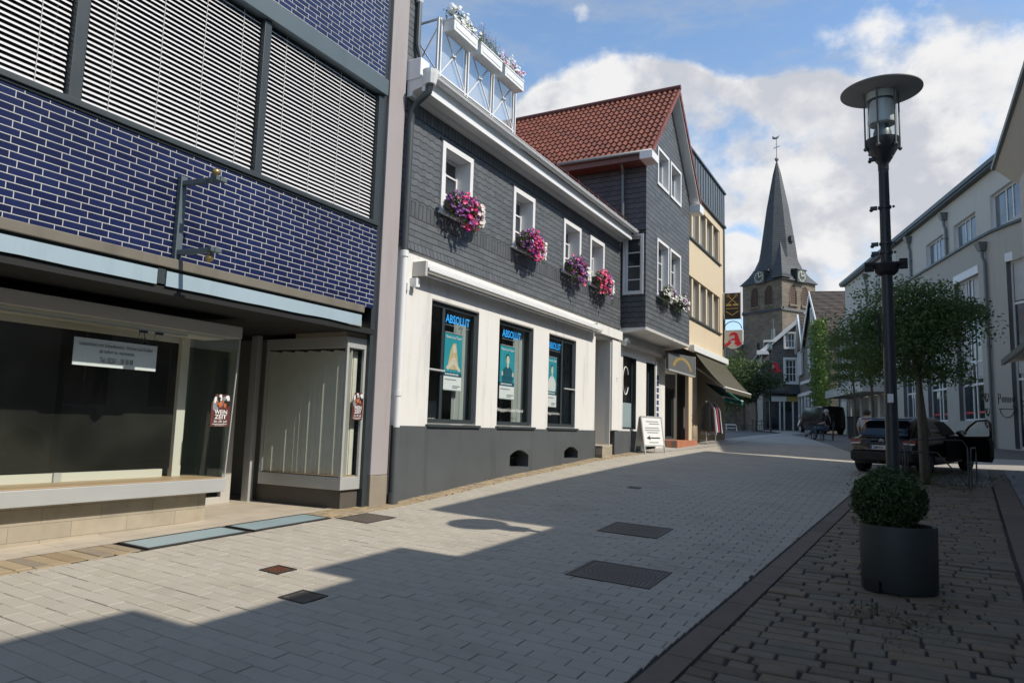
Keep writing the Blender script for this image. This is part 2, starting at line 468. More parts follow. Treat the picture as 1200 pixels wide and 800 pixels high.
def slab(mb, x0, x1, y0, y1, dz, ch=.004, th=.05, tilt=.0015, jit=0.):
    """one paving stone with a chamfered rim, laid on the slope"""
    if x1-x0 < .02 or y1-y0 < .02: return
    t = rng.uniform(-tilt, tilt)
    def z(x, y): return G(x, y)+dz+t
    j = lambda: rng.uniform(-jit, jit)
    P = [(x0+j(), y0+j()), (x1+j(), y0+j()), (x1+j(), y1+j()), (x0+j(), y1+j())]
    cx = sum(p[0] for p in P)/4; cy = sum(p[1] for p in P)/4
    top = []; 
    for x, y in P:
        dx = ch if x < cx else -ch; dy = ch if y < cy else -ch
        top.append((x+dx, y+dy, z(x, y)))
    mid = [(x, y, z(x, y)-ch) for x, y in P]
    b = len(mb.v)
    mb.v.extend(top); mb.v.extend(mid); mb.v.extend((x, y, zz-th) for x, y, zz in mid)
    mb.f.append([b, b+1, b+2, b+3]); mb.val.append(mb.cur)
    for k in range(4):
        k2 = (k+1) % 4
        mb.f.append([b+k, b+4+k, b+4+k2, b+k2]); mb.val.append(mb.cur)
        mb.f.append([b+4+k, b+8+k, b+8+k2, b+4+k2]); mb.val.append(mb.cur)

# ------------------------------------------------------------------ walls and windows
def wall(mb, F, s0, s1, z0, z1, ops=(), brk=()):
    ss = sorted(set([s0, s1] + [v for o in ops for v in o[:2] if s0 < v < s1] + [b for b in brk if s0 < b < s1]))
    zs = sorted(set([z0, z1] + [v for o in ops for v in o[2:4] if z0 < v < z1]))
    for a, b in zip(ss[:-1], ss[1:]):
        for c, d in zip(zs[:-1], zs[1:]):
            m, n = (a+b)/2, (c+d)/2
            if any(o[0] < m < o[1] and o[2] < n < o[3] for o in ops): continue
            mb.face(F(a, c, 0), F(b, c, 0), F(b, d, 0), F(a, d, 0))

def window(parent, F, s0, s1, z0, z1, fm, gm, casing=.1, proj=.04, depth=.18, fw=.055, vb=(), hb=(), bw=.03, sill=.0, name='window', seg=1, reveal=None):
    """casing round the opening, reveals, sash and bars in one frame; the pane is its sub-part"""
    mb = MB()
    e = .002
    if casing:
        mb.fbox(F, s0-casing, s0-e, z0-casing, z1+casing, .003, proj); mb.fbox(F, s1+e, s1+casing, z0-casing, z1+casing, .003, proj)
        mb.fbox(F, s0-e, s1+e, z1, z1+casing, .004, proj-.001); mb.fbox(F, s0-e, s1+e, z0-casing, z0, .004, proj-.001)
    if sill:
        mb.fbox(F, s0-casing-.04, s1+casing+.04, z0-casing-.045, z0-casing-.002, .003, sill)
    t = .012
    rm = mb if reveal is None else MB()
    d1 = proj-.003 if casing else -.002
    rm.fbox(F, s0-t, s0, z0-t, z1+t, -depth-.05, d1); rm.fbox(F, s1, s1+t, z0-t, z1+t, -depth-.05, d1)
    rm.fbox(F, s0, s1, z1, z1+t, -depth-.05, d1); rm.fbox(F, s0, s1, z0-t, z0, -depth-.05, d1)
    a, b = -depth-.055, -depth
    mb.fbox(F, s0+e, s0+fw, z0+e, z1-e, a, b); mb.fbox(F, s1-fw, s1-e, z0+e, z1-e, a, b)
    mb.fbox(F, s0+fw, s1-fw, z1-fw, z1-e, a, b-.002); mb.fbox(F, s0+fw, s1-fw, z0+e, z0+fw, a, b-.002)
    for v in vb:
        s = s0 + (s1-s0)*v; mb.fbox(F, s-bw/2, s+bw/2, z0+fw, z1-fw, a+.004, b-.004)
    for h in hb:
        z = z0 + (z1-z0)*h; mb.fbox(F, s0+fw, s1-fw, z-bw/2, z+bw/2, a+.006, b-.006)
    w = mb.build(name, fm, parent)
    if reveal is not None: rm.build('reveal', reveal, w)
    g = MB(); d = -depth-.03
    n = seg
    for k in range(n):
        p = s0+fw*.5 + (s1-s0-fw)*k/n; q = s0+fw*.5 + (s1-s0-fw)*(k+1)/n
        g.face(F(p, z0+fw*.5, d), F(q, z0+fw*.5, d), F(q, z1-fw*.5, d), F(p, z1-fw*.5, d))
    g.build('pane', gm, w)
    return w

def FX(X): return lambda s, z, d: (X+d, s, z)          # faces +X, s runs along +Y
def FYn(Y): return lambda s, z, d: (s, Y-d, z)         # faces -Y, s runs along +X
def facing(p, ang):                                    # s to the right seen from outside; ang = heading of s
    c, sn = math.cos(ang), math.sin(ang)
    return lambda s, z, d: (p[0] + s*c + d*sn, p[1] + s*sn - d*c, z)
# ================================================================== GROUND
M['bed'] = pm('joint_sand', (.028, .026, .023), .95, .25, 3, 60, .4)
M['paver'] = stone('grey_beige_paver', [(.358, .326, .270), (.376, .345, .288), (.388, .356, .302), (.368, .340, .290)], .82, .10, 70, .12, .45, dirt=.35)
M['border'] = stone('tan_border_sett', [(.26, .19, .115), (.35, .275, .17), (.30, .235, .155), (.23, .19, .14)], .85, .25, 40, .5, 3)
M['gutter'] = stone('brown_gutter_stone', [(.125, .095, .075), (.155, .118, .092), (.14, .112, .09)], .8, .3, 30, .3, 2)
M['sett'] = stone('rough_brown_sett', [(.132, .104, .072), (.178, .142, .098), (.155, .138, .108), (.195, .142, .09), (.172, .150, .116)], .85, .35, 28, .6, 4)
M['slabs'] = brick('grey_slab', (.16, .16, .155), (.13, .132, .13), (.03, .03, .028), 'XYZ', .5, .5, .006, bstr=.3, var=.25)
M['far_paver'] = brick('far_paver', (.36, .335, .295), (.39, .365, .33), (.12, .11, .10), 'XYZ', .285, .142, .006, bstr=.3, var=.12)
M['plaza'] = brick('brown_plaza_paving', (.12, .10, .082), (.16, .135, .115), (.04, .035, .03), 'XYZ', .22, .11, .006, bstr=.4, var=.3)
M['forecourt'] = brick('tan_forecourt_slab', (.45, .39, .31), (.40, .35, .28), (.2, .18, .14), 'YXZ', .62, .62, .003, bstr=.15, var=.3, ns=2.5)
M['earth'] = pm('earth_base', (.16, .15, .135), .95, .2, .3, 20, .3)
M['step_tile'] = brick('terracotta_step', (.42, .16, .08), (.36, .13, .07), (.2, .15, .12), 'YXZ', .15, .15, .006, bstr=.3)

GL = lambda y: -1.56 + .0567*(y-4.51) if y < 20 else itp(y, [20, 24, 28, 35, 42, 60, 90], [-.68, -1.05, -1.72, -3.45, -5.2, -10, -18])
GR = lambda y: GL(y) + .215
SR = lambda y: .95 + .0633*(y-8.66)
BL = lambda y: itp(y, [-10, 8.6, 8.9, 22, 26, 34, 40], [-7.2, -7.2, -7.0, -7.0, -7.0, -6.9, -6.9])
BR = lambda y: itp(y, [-10, 8.9, 18, 20, 24, 28, 34], [-6.68, -6.66, -6.62, -6.5, -6.1, -5.9, -5.9])

g = MB()
xs = GX; ys = [-60, -30, -10, 0, 3, 8.9, 12.5, 17.3, 20, 21, 30, 38, 50, 60, 75, 100, 200, 900]
xs = [-700] + xs + [700]
idx = [[g.vert((x, y, G(x, y) - .07)) for x in xs] for y in ys]
for a, b in zip(idx[:-1], idx[1:]):
    for k in range(len(xs)-1): g.facei((a[k], a[k+1], b[k+1], b[k]))
struct(g, 'ground', M['earth'], recalc=False)

g = MB(); sheet(g, lambda y: -9.9, lambda y: -7.2, -12, 8.46, 0, 3); struct(g, 'forecourt', M['forecourt'])
g = MB(); sheet(g, lambda y: BL(y)-.35, lambda y: 1.2, -6, 31, -.014, 12); struct(g, 'paving_bed', M['bed'])
# main pavers as stones, rows straight across the street
g = MB(); PW, PH, J = .287, .1435, .0045
y = 1.2; r = 0
while y < 30.9:
    x = -7.3 + (.5*PW if r % 2 else 0) + rng.uniform(-.01, .01)
    xr = GL(y+PH/2) - .02
    xl = BR(y+PH/2) + .01
    while x < xr:
        a, b = max(x, xl), min(x+PW-J, xr)
        inside = False
        if not inside and b > a:
            g.cur = rng.random()
            jy = rng.uniform(-.0015, .0015)
            slab(g, a, b - rng.uniform(0, .003), y+jy, y+PH-J+jy, rng.gauss(0, .0012), ch=.004, tilt=.0012)
        x += PW
    y += PH; r += 1
struct(g, 'road_paving', M['paver'], recalc=False)
g = MB(); sheet(g, lambda y: BR(y)+.01, GL, 30.9, 90, 0, 4, 2); struct(g, 'far_road', M['far_paver'])
# border of small tan setts along the facades
g = MB(); y = -3
while y < 20:
    xl, xr = BL(y), BR(y)
    x = xl
    h = rng.uniform(.13, .17) if y < 8.8 else rng.uniform(.085, .12)
    while x < xr - .05:
        w = min(rng.uniform(.44, .5) if y < 4.7 else rng.uniform(.1, .17), xr-x)
        g.cur = rng.random()
        if not (4.74 < y+h/2 < 7.44):
            slab(g, x, x+w-.008, y, y+h-.008, rng.gauss(0, .002), ch=.006, tilt=.003, jit=.003)
        x += w
    y += h
struct(g, 'cobble_border', M['border'], recalc=False)
g = MB(); sheet(g, BL, BR, 20, 60, .004, 2); struct(g, 'pavement', M['far_paver'])
# gutter of long brown stones
g = MB(); y = 1.0
while y < 20.5:
    h = rng.uniform(.7, .95)
    g.cur = rng.random()
    n = 1
    y2 = min(y+h, 20.5)
    t = .0
    b = len(g.v)
    P = [(GL(y)+.012, y+.004), (GR(y)-.006, y+.004), (GR(y2)-.006, y2-.004), (GL(y2)+.012, y2-.004)]
    g.v.extend([(x_, y_, G(x_, y_)+.002) for x_, y_ in P]); g.v.extend([(x_, y_, G(x_, y_)-.06) for x_, y_ in P])
    for q in ((0,1,2,3), (0,4,5,1), (1,5,6,2), (2,6,7,3), (3,7,4,0)):
        g.f.append([b+k for k in q]); g.val.append(g.cur)
    y = y2
struct(g, 'gutter', M['gutter'], recalc=False, bevel=.005)
# rough setts of the right pavement
g = MB(); y = 1.5; r = 0
while y < 18.2:
    h = rng.uniform(.125, .165)
    x = GR(y) + .012; xr = SR(y) - .012
    first = True
    while x < xr:
        w = rng.choice([.20, .24, .3, .34, .4, .44])*rng.uniform(.9, 1.1)
        if first: w *= rng.uniform(.5, 1); first = False
        b = min(x+w, xr)
        if xr - b < .1: b = xr
        g.cur = rng.random()
        slab(g, x+.004, b-rng.uniform(.009, .02), y+rng.uniform(0, .006), y+h-rng.uniform(.008, .018), rng.gauss(0, .0035), ch=.009, tilt=.005, jit=.006, th=.06)
        x = b
    y += h; r += 1
struct(g, 'sett_pavement', M['sett'], recalc=False)
g = MB(); sheet(g, GR, SR, 1, 18.25, -.024, 4); struct(g, 'sett_bed', M['bed'])
# right: strip of long stones, grey slabs beyond, pavers behind
g = MB(); y = 1.0
while y < 23:
    h = rng.uniform(.45, .7); y2 = min(y+h, 23); g.cur = rng.random(); b = len(g.v)
    P = [(SR(y)+.01, y+.004), (SR(y)+.34, y+.004), (SR(y2)+.34, y2-.004), (SR(y2)+.01, y2-.004)]
    g.v.extend([(x_, y_, G(x_, y_)+.002) for x_, y_ in P]); g.v.extend([(x_, y_, G(x_, y_)-.06) for x_, y_ in P])
    for q in ((0,1,2,3), (0,4,5,1), (1,5,6,2), (2,6,7,3), (3,7,4,0)):
        g.f.append([b+k for k in q]); g.val.append(g.cur)
    y = y2
struct(g, 'kerb_strip', M['gutter'], recalc=False, bevel=.005)
g = MB(); sheet(g, lambda y: SR(y)+.35, lambda y: 14, 1, 23, 0, 4); struct(g, 'slab_path', M['slabs'])
g = MB(); sheet(g, lambda y: GR(y) if y < 20.6 else GL(y)+.01, lambda y: SR(y), 18.25, 23.0, .0, 4, .5); struct(g, 'tree_pavement', M['plaza'])
g = MB(); sheet(g, lambda y: GL(y)+.01, lambda y: 16, 23.0, 27.6, .0, 6, .5); struct(g, 'crossing_pavement', M['far_paver'])
g = MB(); sheet(g, lambda y: GL(y)+.01, lambda y: 16, 27.6, 90, .0, 6, 1); struct(g, 'plaza', M['plaza'])

# ---- cast-iron covers and cellar lights
def iron(name, cx, cy, sx, sy, col, kind):
    m, t, b = nt(name)
    co, sp = swz(t, coords(t), 'XYZ')
    mp = N(t, 'ShaderNodeMapping'); mp.inputs['Location'].default_value = (-cx, -cy, 0); L(t, co, mp.inputs[0])
    s2 = N(t, 'ShaderNodeSeparateXYZ'); L(t, mp.outputs[0], s2.inputs[0])
    x, y = s2.outputs[0], s2.outputs[1]
    nx = math_(t, 'DIVIDE', x, sx/2); ny = math_(t, 'DIVIDE', y, sy/2)
    if kind == 'oval':
        rr = math_(t, 'SQRT', math_(t, 'ADD', math_(t, 'POWER', math_(t, 'ABSOLUTE', nx), 2.), math_(t, 'POWER', math_(t, 'ABSOLUTE', ny), 2.)))
        ring = math_(t, 'FRACT', math_(t, 'MULTIPLY', rr, 9.))
        an = math_(t, 'ARCTAN2', ny, nx)
        cells = math_(t, 'FRACT', math_(t, 'ADD', math_(t, 'MULTIPLY', an, 7.), math_(t, 'MULTIPLY', math_(t, 'FLOOR', math_(t, 'MULTIPLY', rr, 9.)), .5)))
        h1 = math_(t, 'MULTIPLY', math_(t, 'GREATER_THAN', ring, .42), math_(t, 'GREATER_THAN', cells, .28))
        gx = math_(t, 'GREATER_THAN', math_(t, 'FRACT', math_(t, 'MULTIPLY', x, 24.)), .4)
        h = mixc(t, math_(t, 'GREATER_THAN', rr, .97), (0,0,0), (1,1,1))
        hh = math_(t, 'ADD', math_(t, 'MULTIPLY', math_(t, 'LESS_THAN', rr, .97), h1), math_(t, 'MULTIPLY', math_(t, 'GREATER_THAN', rr, .97), gx))
    else:
        gx = math_(t, 'GREATER_THAN', math_(t, 'FRACT', math_(t, 'MULTIPLY', x, 26.)), .38)
        gy = math_(t, 'GREATER_THAN', math_(t, 'FRACT', math_(t, 'MULTIPLY', y, 26.)), .38)
        hh = math_(t, 'MULTIPLY', gx, gy)
    nz = noise_(t, coords(t), 6, 6, .65)
    c = mixc(t, math_(t, 'MULTIPLY', hh, math_(t, 'MULTIPLY_ADD', nz, .6, .55)), tuple(v*.22 for v in col), col)
    L(t, c, b.inputs['Base Color']); b.inputs['Roughness'].default_value = .55; b.inputs['Metallic'].default_value = .25
    bump(t, b, hh, .9, .008)
    return m
M['iron'] = pm('cast_iron_rim', (.05, .047, .045), .5, .25, 6, 60, .2, metal=.3)
def cover(x0, x1, y0, y1, label, col, kind, group=None, frame=.035, z=.007):
    t = thing('manhole_cover', label, 'manhole cover', ((x0+x1)/2, (y0+y1)/2, G((x0+x1)/2, (y0+y1)/2)), group)
    def plate(mb, a, b, c, d, dz):
        mb.hexa([(a,c,G(a,c)-.02),(b,c,G(b,c)-.02),(b,d,G(b,d)-.02),(a,d,G(a,d)-.02),(a,c,G(a,c)+dz),(b,c,G(b,c)+dz),(b,d,G(b,d)+dz),(a,d,G(a,d)+dz)])
    f = MB()
    for q in ((x0, x1, y0, y0+frame), (x0, x1, y1-frame, y1), (x0, x0+frame, y0+frame, y1-frame), (x1-frame, x1, y0+frame, y1-frame)): plate(f, *q, z+.002)
    f.build('frame', M['iron'], t)
    p = MB(); plate(p, x0+frame+.004, x1-frame-.004, y0+frame+.004, y1-frame-.004, z)
    p.build('lid', iron('iron_lid', (x0+x1)/2, (y0+y1)/2, x1-x0-2*frame, y1-y0-2*frame, col, kind), t)
    return t
cover(-2.96, -2.11, 6.62, 7.36, 'large black cast iron street cover with rings, the nearer one in the shaded road', (.115, .108, .10), 'oval', 'cast iron covers in the road')
cover(-3.56, -2.76, 8.95, 9.68, 'black cast iron street cover with rings, the farther one behind a larger cover', (.115, .108, .10), 'oval', 'cast iron covers in the road')
cover(-5.27, -5.03, 4.92, 5.16, 'small rusty red square cover in the sunlit paving', (.26, .10, .055), 'grid', frame=.022)
cover(-4.50, -4.22, 4.42, 4.70, 'small square iron cover lying at the shadow edge', (.19, .17, .15), 'oval', frame=.02)
cover(-6.60, -6.08, 7.42, 8.02, 'grey ribbed square cover in the paving beside the concrete pillar', (.23, .20, .165), 'grid', frame=.025)
cover(-4.55, -4.33, 12.9, 13.1, 'tiny dark drain lid far up the shaded road', (.05, .05, .05), 'grid', frame=.02)
M['frosted'] = pm('frosted_cellar_glass', (.27, .35, .37), .35, .1, 2.5, 50, .1)
for y0, y1, lb in ((4.80, 6.08, 'pale blue glass cellar light in the paving before the large display window'), (6.15, 7.42, 'pale blue glass cellar light in the paving before the shop entrance')):
    t = thing('cellar_light', lb, 'cellar light', (-6.95, (y0+y1)/2, G(-6.95, (y0+y1)/2)), 'glass cellar lights in the pavement')
    f = MB()
    def pl(mb, a, b, c, d, dz):
        mb.hexa([(a,c,G(a,c)-.03),(b,c,G(b,c)-.03),(b,d,G(b,d)-.03),(a,d,G(a,d)-.03),(a,c,G(a,c)+dz),(b,c,G(b,c)+dz),(b,d,G(b,d)+dz),(a,d,G(a,d)+dz)])
    for q in ((-7.19, -6.69, y0, y0+.03), (-7.19, -6.69, y1-.03, y1), (-7.19, -7.15, y0+.03, y1-.03), (-6.73, -6.69, y0+.03, y1-.03)): pl(f, *q, .006)
    f.build('frame', M['iron'], t)
    p = MB(); pl(p, -7.145, -6.735, y0+.034, y1-.034, .004); p.build('glass_panel', M['frosted'], t)
# ================================================================== BLUE-TILED SHOP (left)
shop = thing('shop_building', 'shop building clad in dark blue tiles with striped white blinds and an empty display window', 'building', (-7.5, 4, -1.4))
F7 = FX(-7.0)
y0, y1 = -6.0, 8.42
mb = MB(); wall(mb, F7, y0, y1, 1.70, 2.93); mb.box(-7.3, -7.004, y0, y1, 1.70, 2.92); mb.build('tile_band', M['blue_tile'], shop)
mb = MB(); mb.box(-7.3, -7.0, y0, 8.42, 5.31, 8.6); mb.build('upper_tile_wall', M['blue_tile'], shop)
mb = MB(); mb.box(-7.25, -6.93, y0, 8.44, 5.05, 5.305); mb.build('header_beam', M['steel_blue'], shop, bevel=.006)
mb = MB(); mb.box(-7.25, -6.96, y0, 8.42, 2.965, 3.03); mb.box(-7.22, -6.985, y0, 8.42, 2.934, 2.962); mb.build('sill_rail', M['dark_steel'], shop, bevel=.006)
mb = MB(); mb.box(-7.45, -7.30, y0, 8.42, 2.93, 5.31); mb.build('window_backing', M['black_void'], shop)
# mullions: a dark post with a groove beside it
for yc in (1.52, 3.82, 6.10, 8.38):
    mb = MB(); mb.box(-7.24, -6.985, yc-.075, yc+.035, 3.031, 5.045); mb.box(-7.24, -7.03, yc+.04, yc+.075, 3.031, 5.045)
    mb.build('mullion', M['dark_steel'], shop, bevel=.005)
# venetian blinds: slats, cords and bottom rail
edges = [-3.0, -.78, 1.52, 3.82, 6.10, 8.38]
for a, b in zip(edges[:-1], edges[1:]):
    mb = MB(); z = 3.085
    ya, yb = a+.09, b-.09
    while z < 5.02:
        # a crowned slat tilted down to the street
        p = [(-7.100, z+.026), (-7.084, z+.020), (-7.064, z+.002), (-7.052, z-.013)]
        q = [(x+.002, zz-.0035) for x, zz in p]
        dz = rng.uniform(-.002, .002)
        for (xa, za), (xb, zb) in zip(p[:-1], p[1:]):
            mb.face((xa, ya, za+dz), (xb, ya, zb+dz), (xb, yb, zb+dz), (xa, yb, za+dz))
        mb.face((p[-1][0], ya, p[-1][1]+dz), (q[-1][0], ya, q[-1][1]-.006+dz), (q[-1][0], yb, q[-1][1]-.006+dz), (p[-1][0], yb, p[-1][1]+dz))
        z += .0562
    bl = mb.build('blind', M['blind'], shop, recalc=False)
    c = MB()
    n = 4
    for k in range(n):
        yy = ya + (yb-ya)*(k+.5)/n
        c.box(-7.047, -7.045, yy-.003, yy+.003, 3.05, 5.04)
    c.build('ladder_cord', M['alu_dull'], bl)
    c = MB(); c.box(-7.11, -7.045, ya, yb, 3.036, 3.06); c.build('bottom_rail', M['white_soft'], bl)
# pale pillar with dark flank and stone foot
mb = MB(); mb.box(-7.6, -6.975, 8.53, 8.93, -.78, 8.6); mb.build('pillar', M['conc_pillar'], shop, bevel=.01)
mb = MB(); mb.box(-7.6, -6.972, 8.53, 8.93, -1.5, -.784); mb.build('pillar_foot', M['plain_stone'], shop, bevel=.008)
mb = MB(); mb.box(-7.6, -7.03, 8.425, 8.528, -1.4, 8.6); mb.build('dark_pillar_flank', M['dark_steel'], shop)
# canopy: grey edge strip, two cloth fascias, black soffit
mb = MB(); mb.box(-7.6, -6.90, y0, 8.12, 1.585, 1.695); mb.build('canopy_edge', pm('weathered_canopy_edge', (.15, .135, .11), .7, .25, 2.5, 60, .2, dirt=.4), shop, bevel=.01)
mb = MB(); mb.box(-7.4, -6.935, y0, 8.10, 1.535, 1.58); mb.build('canopy_groove', M['black_void'], shop)
for a, b in ((y0, 4.78), (4.89, 8.06)):
    mb = MB(); n = 24
    P = lambda s, z, d: (-6.9+d, s, z)
    for k in range(n):
        s, e = a+(b-a)*k/n, a+(b-a)*(k+1)/n
        w1 = .006*mnoise.noise((s*2.1, 0, 0)); w2 = .006*mnoise.noise((e*2.1, 0, 0))
        l1 = .012*mnoise.noise((s*1.3, 5, 0)); l2 = .012*mnoise.noise((e*1.3, 5, 0))
        mb.hexa([P(s,1.385+l1,w1-.02),P(e,1.385+l2,w2-.02),P(e,1.385+l2,w2),P(s,1.385+l1,w1),P(s,1.545,-.02),P(e,1.545,-.02),P(e,1.545,0),P(s,1.545,0)])
    mb.build('canopy_fascia', M['fascia'], shop)
mb = MB(); mb.box(-6.97, -6.91, 4.79, 4.88, 1.40, 1.56); mb.build('canopy_joint', M['dark_steel'], shop)
mb = MB(); mb.box(-10.5, -6.93, y0, 8.42, 1.30, 1.38); mb.build('soffit', M['black_void'], shop)
# display window: beam, ledge, plinth, glass, back panel
mb = MB(); mb.box(-8.3, -7.6, y0, 6.55, 1.034, 1.188); mb.build('display_beam', M['alu_dull'], shop, bevel=.006)
mb = MB(); mb.box(-8.4, -7.6, y0, 6.455, -.919, -.755); mb.build('display_ledge', M['alu'], shop, bevel=.006)
mb = MB(); mb.box(-8.4, -7.63, y0, 6.435, -.753, -.742); mb.build('display_shelf', M['wood'], shop)
mb = MB(); mb.box(-8.45, -7.77, y0, 6.31, -1.62, -.921); mb.build('display_plinth', M['stone_tan'], shop)
mb = MB(); mb.box(-8.22, -8.16, y0, 6.06, -.635, 1.01); mb.build('display_back_panel', darkglass('dark_film', (.014, .0135, .011), .25, .05, .35), shop)
mb = MB(); mb.box(-8.21, -8.12, y0, 5.92, -.741, -.645); mb.box(-8.21, -8.155, y0, 6.06, .933, 1.03); mb.build('display_back_rail', M['inside_pale'], shop)
mb = MB(); mb.box(-8.18, -8.10, 6.04, 6.16, -.741, 1.03); mb.build('display_back_post', M['inside_pale'], shop)
mb = MB(); mb.box(-8.15, -8.09, 4.60, 4.68, -.741, -.64); mb.build('rail_bracket', M['alu_dull'], shop)
mb = MB(); mb.box(-8.08, -7.7, y0, 6.35, 1.005, 1.031); mb.build('display_ceiling', M['inside_pale'], shop)
mb = MB(); mb.box(-7.74, -7.71, y0, 5.82, .981, 1.003); mb.build('hanging_rail', M['alu'], shop)
mb = MB(); mb.face((-7.63, y0, -.741), (-7.63, 6.44, -.741), (-7.63, 6.53, 1.033), (-7.63, y0, 1.033)); mb.build('display_glass', M['glass'], shop)
mb = MB(); mb.face((-7.635, 6.445, -.741), (-8.3, 6.30, -.741), (-8.3, 6.37, 1.033), (-7.635, 6.53, 1.033)); mb.build('display_side_glass', M['glass_green'], shop)
mb = MB(); mb.bar((-7.626, 6.45, -.741), (-7.626, 6.54, 1.033), .014); mb.build('glass_edge', M['alu'], shop)
# recessed entrance
mb = MB(); mb.box(-10.4, -9.9, y0, 8.6, -1.5, 1.3); mb.build('recess_back_wall', M['inside_grey'], shop)
mb = MB(); mb.box(-9.05, -8.98, 6.32, 6.45, -1.28, 1.29); mb.box(-9.05, -8.98, 7.55, 7.72, -1.28, 1.29); mb.box(-9.05, -8.98, 6.45, 7.55, 1.0, 1.29); mb.box(-9.05, -8.98, 6.45, 7.55, -1.30, -1.16)
ed = mb.build('entrance_door', M['alu_dull'], shop, bevel=.004)
mb = MB(); mb.face((-9.02, 6.45, -1.16), (-9.02, 7.55, -1.16), (-9.02, 7.55, 1.0), (-9.02, 6.45, 1.0)); mb.build('pane', M['glass_green'], ed)
mb = MB(); mb.tube([(-8.93, 6.62 + .1*math.cos(a*math.pi/10), -.12 + .13*math.sin(a*math.pi/10)) for a in range(-9, 10)], .016, 8); mb.build('handle', M['blue_handle'], ed, smooth=True)
mb = MB(); mb.box(-8.95, -8.80, 7.90, 7.985, -1.28, 1.29); mb.build('entrance_post', M['alu'], shop, bevel=.006)
# glazed showcase beside the entrance
sc = MB(); X0, X1, Y0, Y1 = -8.72, -7.08, 8.0, 8.42
sc.box(X0, X1, Y0, Y1, 1.075, 1.235); sc.box(X0, X1, Y0, Y1, -.97, -.79)
for (a, b) in ((X1-.045, Y0), (X1-.045, Y1-.045), (X0, Y0)):
    sc.box(a, a+.045, b, b+.045, -.79, 1.075)
case = sc.build('showcase', M['alu'], shop, bevel=.005)
mb = MB(); mb.face((X0, Y0+.02, -.79), (X1-.045, Y0+.02, -.79), (X1-.045, Y0+.02, 1.075), (X0, Y0+.02, 1.075)); mb.face((X1-.02, Y0+.045, -.79), (X1-.02, Y1-.045, -.79), (X1-.02, Y1-.045, 1.075), (X1-.02, Y0+.045, 1.075)); mb.build('pane', M['glass'], case)
mb = MB(); x = X0+.04; k = 0
while x < X1-.10:
    w = .083
    a = .030; Yb = Y0 - .04 + .10*((x-X0)/(X1-X0)) + .004*math.sin(k*2.3)
    zt_ = 1.05 - .01*(k % 3)
    mb.hexa([(x, Yb+.07, -.77), (x+w*.86, Yb+.07+a, -.77), (x+w*.86, Yb+.073+a, -.77), (x, Yb+.073, -.77), (x, Yb+.07, zt_), (x+w*.86, Yb+.07+a, zt_), (x+w*.86, Yb+.073+a, zt_), (x, Yb+.073, zt_)])
    x += w; k += 1
yy = Y0+.13; k = 0
while yy < Y1-.05:
    mb.box(X1-.13-.012*(k % 2), X1-.126-.012*(k % 2), yy, yy+.088, -.77, 1.05); yy += .08; k += 1
mb.build('vertical_blind', M['curtain'], case)
mb = MB(); mb.box(X0+.02, X1-.30, Y0+.20, Y0+.21, -.775, 1.07); mb.build('dark_backing', M['inside_dark'], case)  # dark sheet added so the gaps between the slats turn dark
mb = MB(); mb.box(X0, X1-.05, Y0+.02, Y1-.02, -.79, -.775); mb.build('floor', M['wood'], case)
mb = MB(); mb.box(X0-.1, -7.12, 8.06, 8.42, -1.5, -.973); mb.build('showcase_base', M['soot'], shop, bevel=.004)
mb = MB(); mb.box(-8.1, -7.1, 7.98, 8.42, 1.237, 1.30); mb.box(-7.9, -7.2, 7.75, 8.42, 1.382, 1.53); mb.build('soffit_panel', M['plain_stone'], shop)
# rest of the body
mb = MB(); mb.box(-16, -10.42, y0, 8.93, -1.6, 8.6); mb.box(-10.4, -7.46, y0, 8.9, 1.39, 2.9); mb.box(-10.4, -7.62, 8.45, 8.93, -1.5, 8.6); mb.box(-10.4, -7.62, y0, 8.44, 5.4, 8.6); mb.build('body_wall', M['inside_grey'], shop)
mb = MB(); mb.box(-16.1, -6.9, y0-.1, 8.94, 8.6, 8.75); mb.build('roof', M['zinc_dark'], shop)

# ---- things on the shop
t = thing('sign_bracket', 'empty grey steel sign bracket with brass balls on the blue tile wall', 'sign bracket', (-6.97, 5.03, 1.7))
mb = MB(); mb.box(-6.995, -6.93, 4.99, 5.07, 1.66, 2.64); mb.build('post', M['steel_blue'], t, bevel=.005)
for z in (2.56, 1.78):
    mb = MB(); mb.bar((-6.93, 5.03, z), (-6.40, 5.10, z), .05, .055); mb.bar((-6.44, 5.03, z), (-6.44, 5.17, z), .06, .05); mb.build('arm', M['steel_blue'], t, bevel=.004)
for z, s in ((2.56, 1), (1.78, -1)):
    mb = MB(); mb.ball((-6.50, 5.09, z+s*.085), .045, 14, 9); mb.build('brass_ball', M['brass'], t, smooth=True)
    mb = MB(); mb.lathe([(.02, -.05), (.02, .05)], (-6.50, 5.09, z+s*.03), 10); mb.build('stem', M['brass'], t)

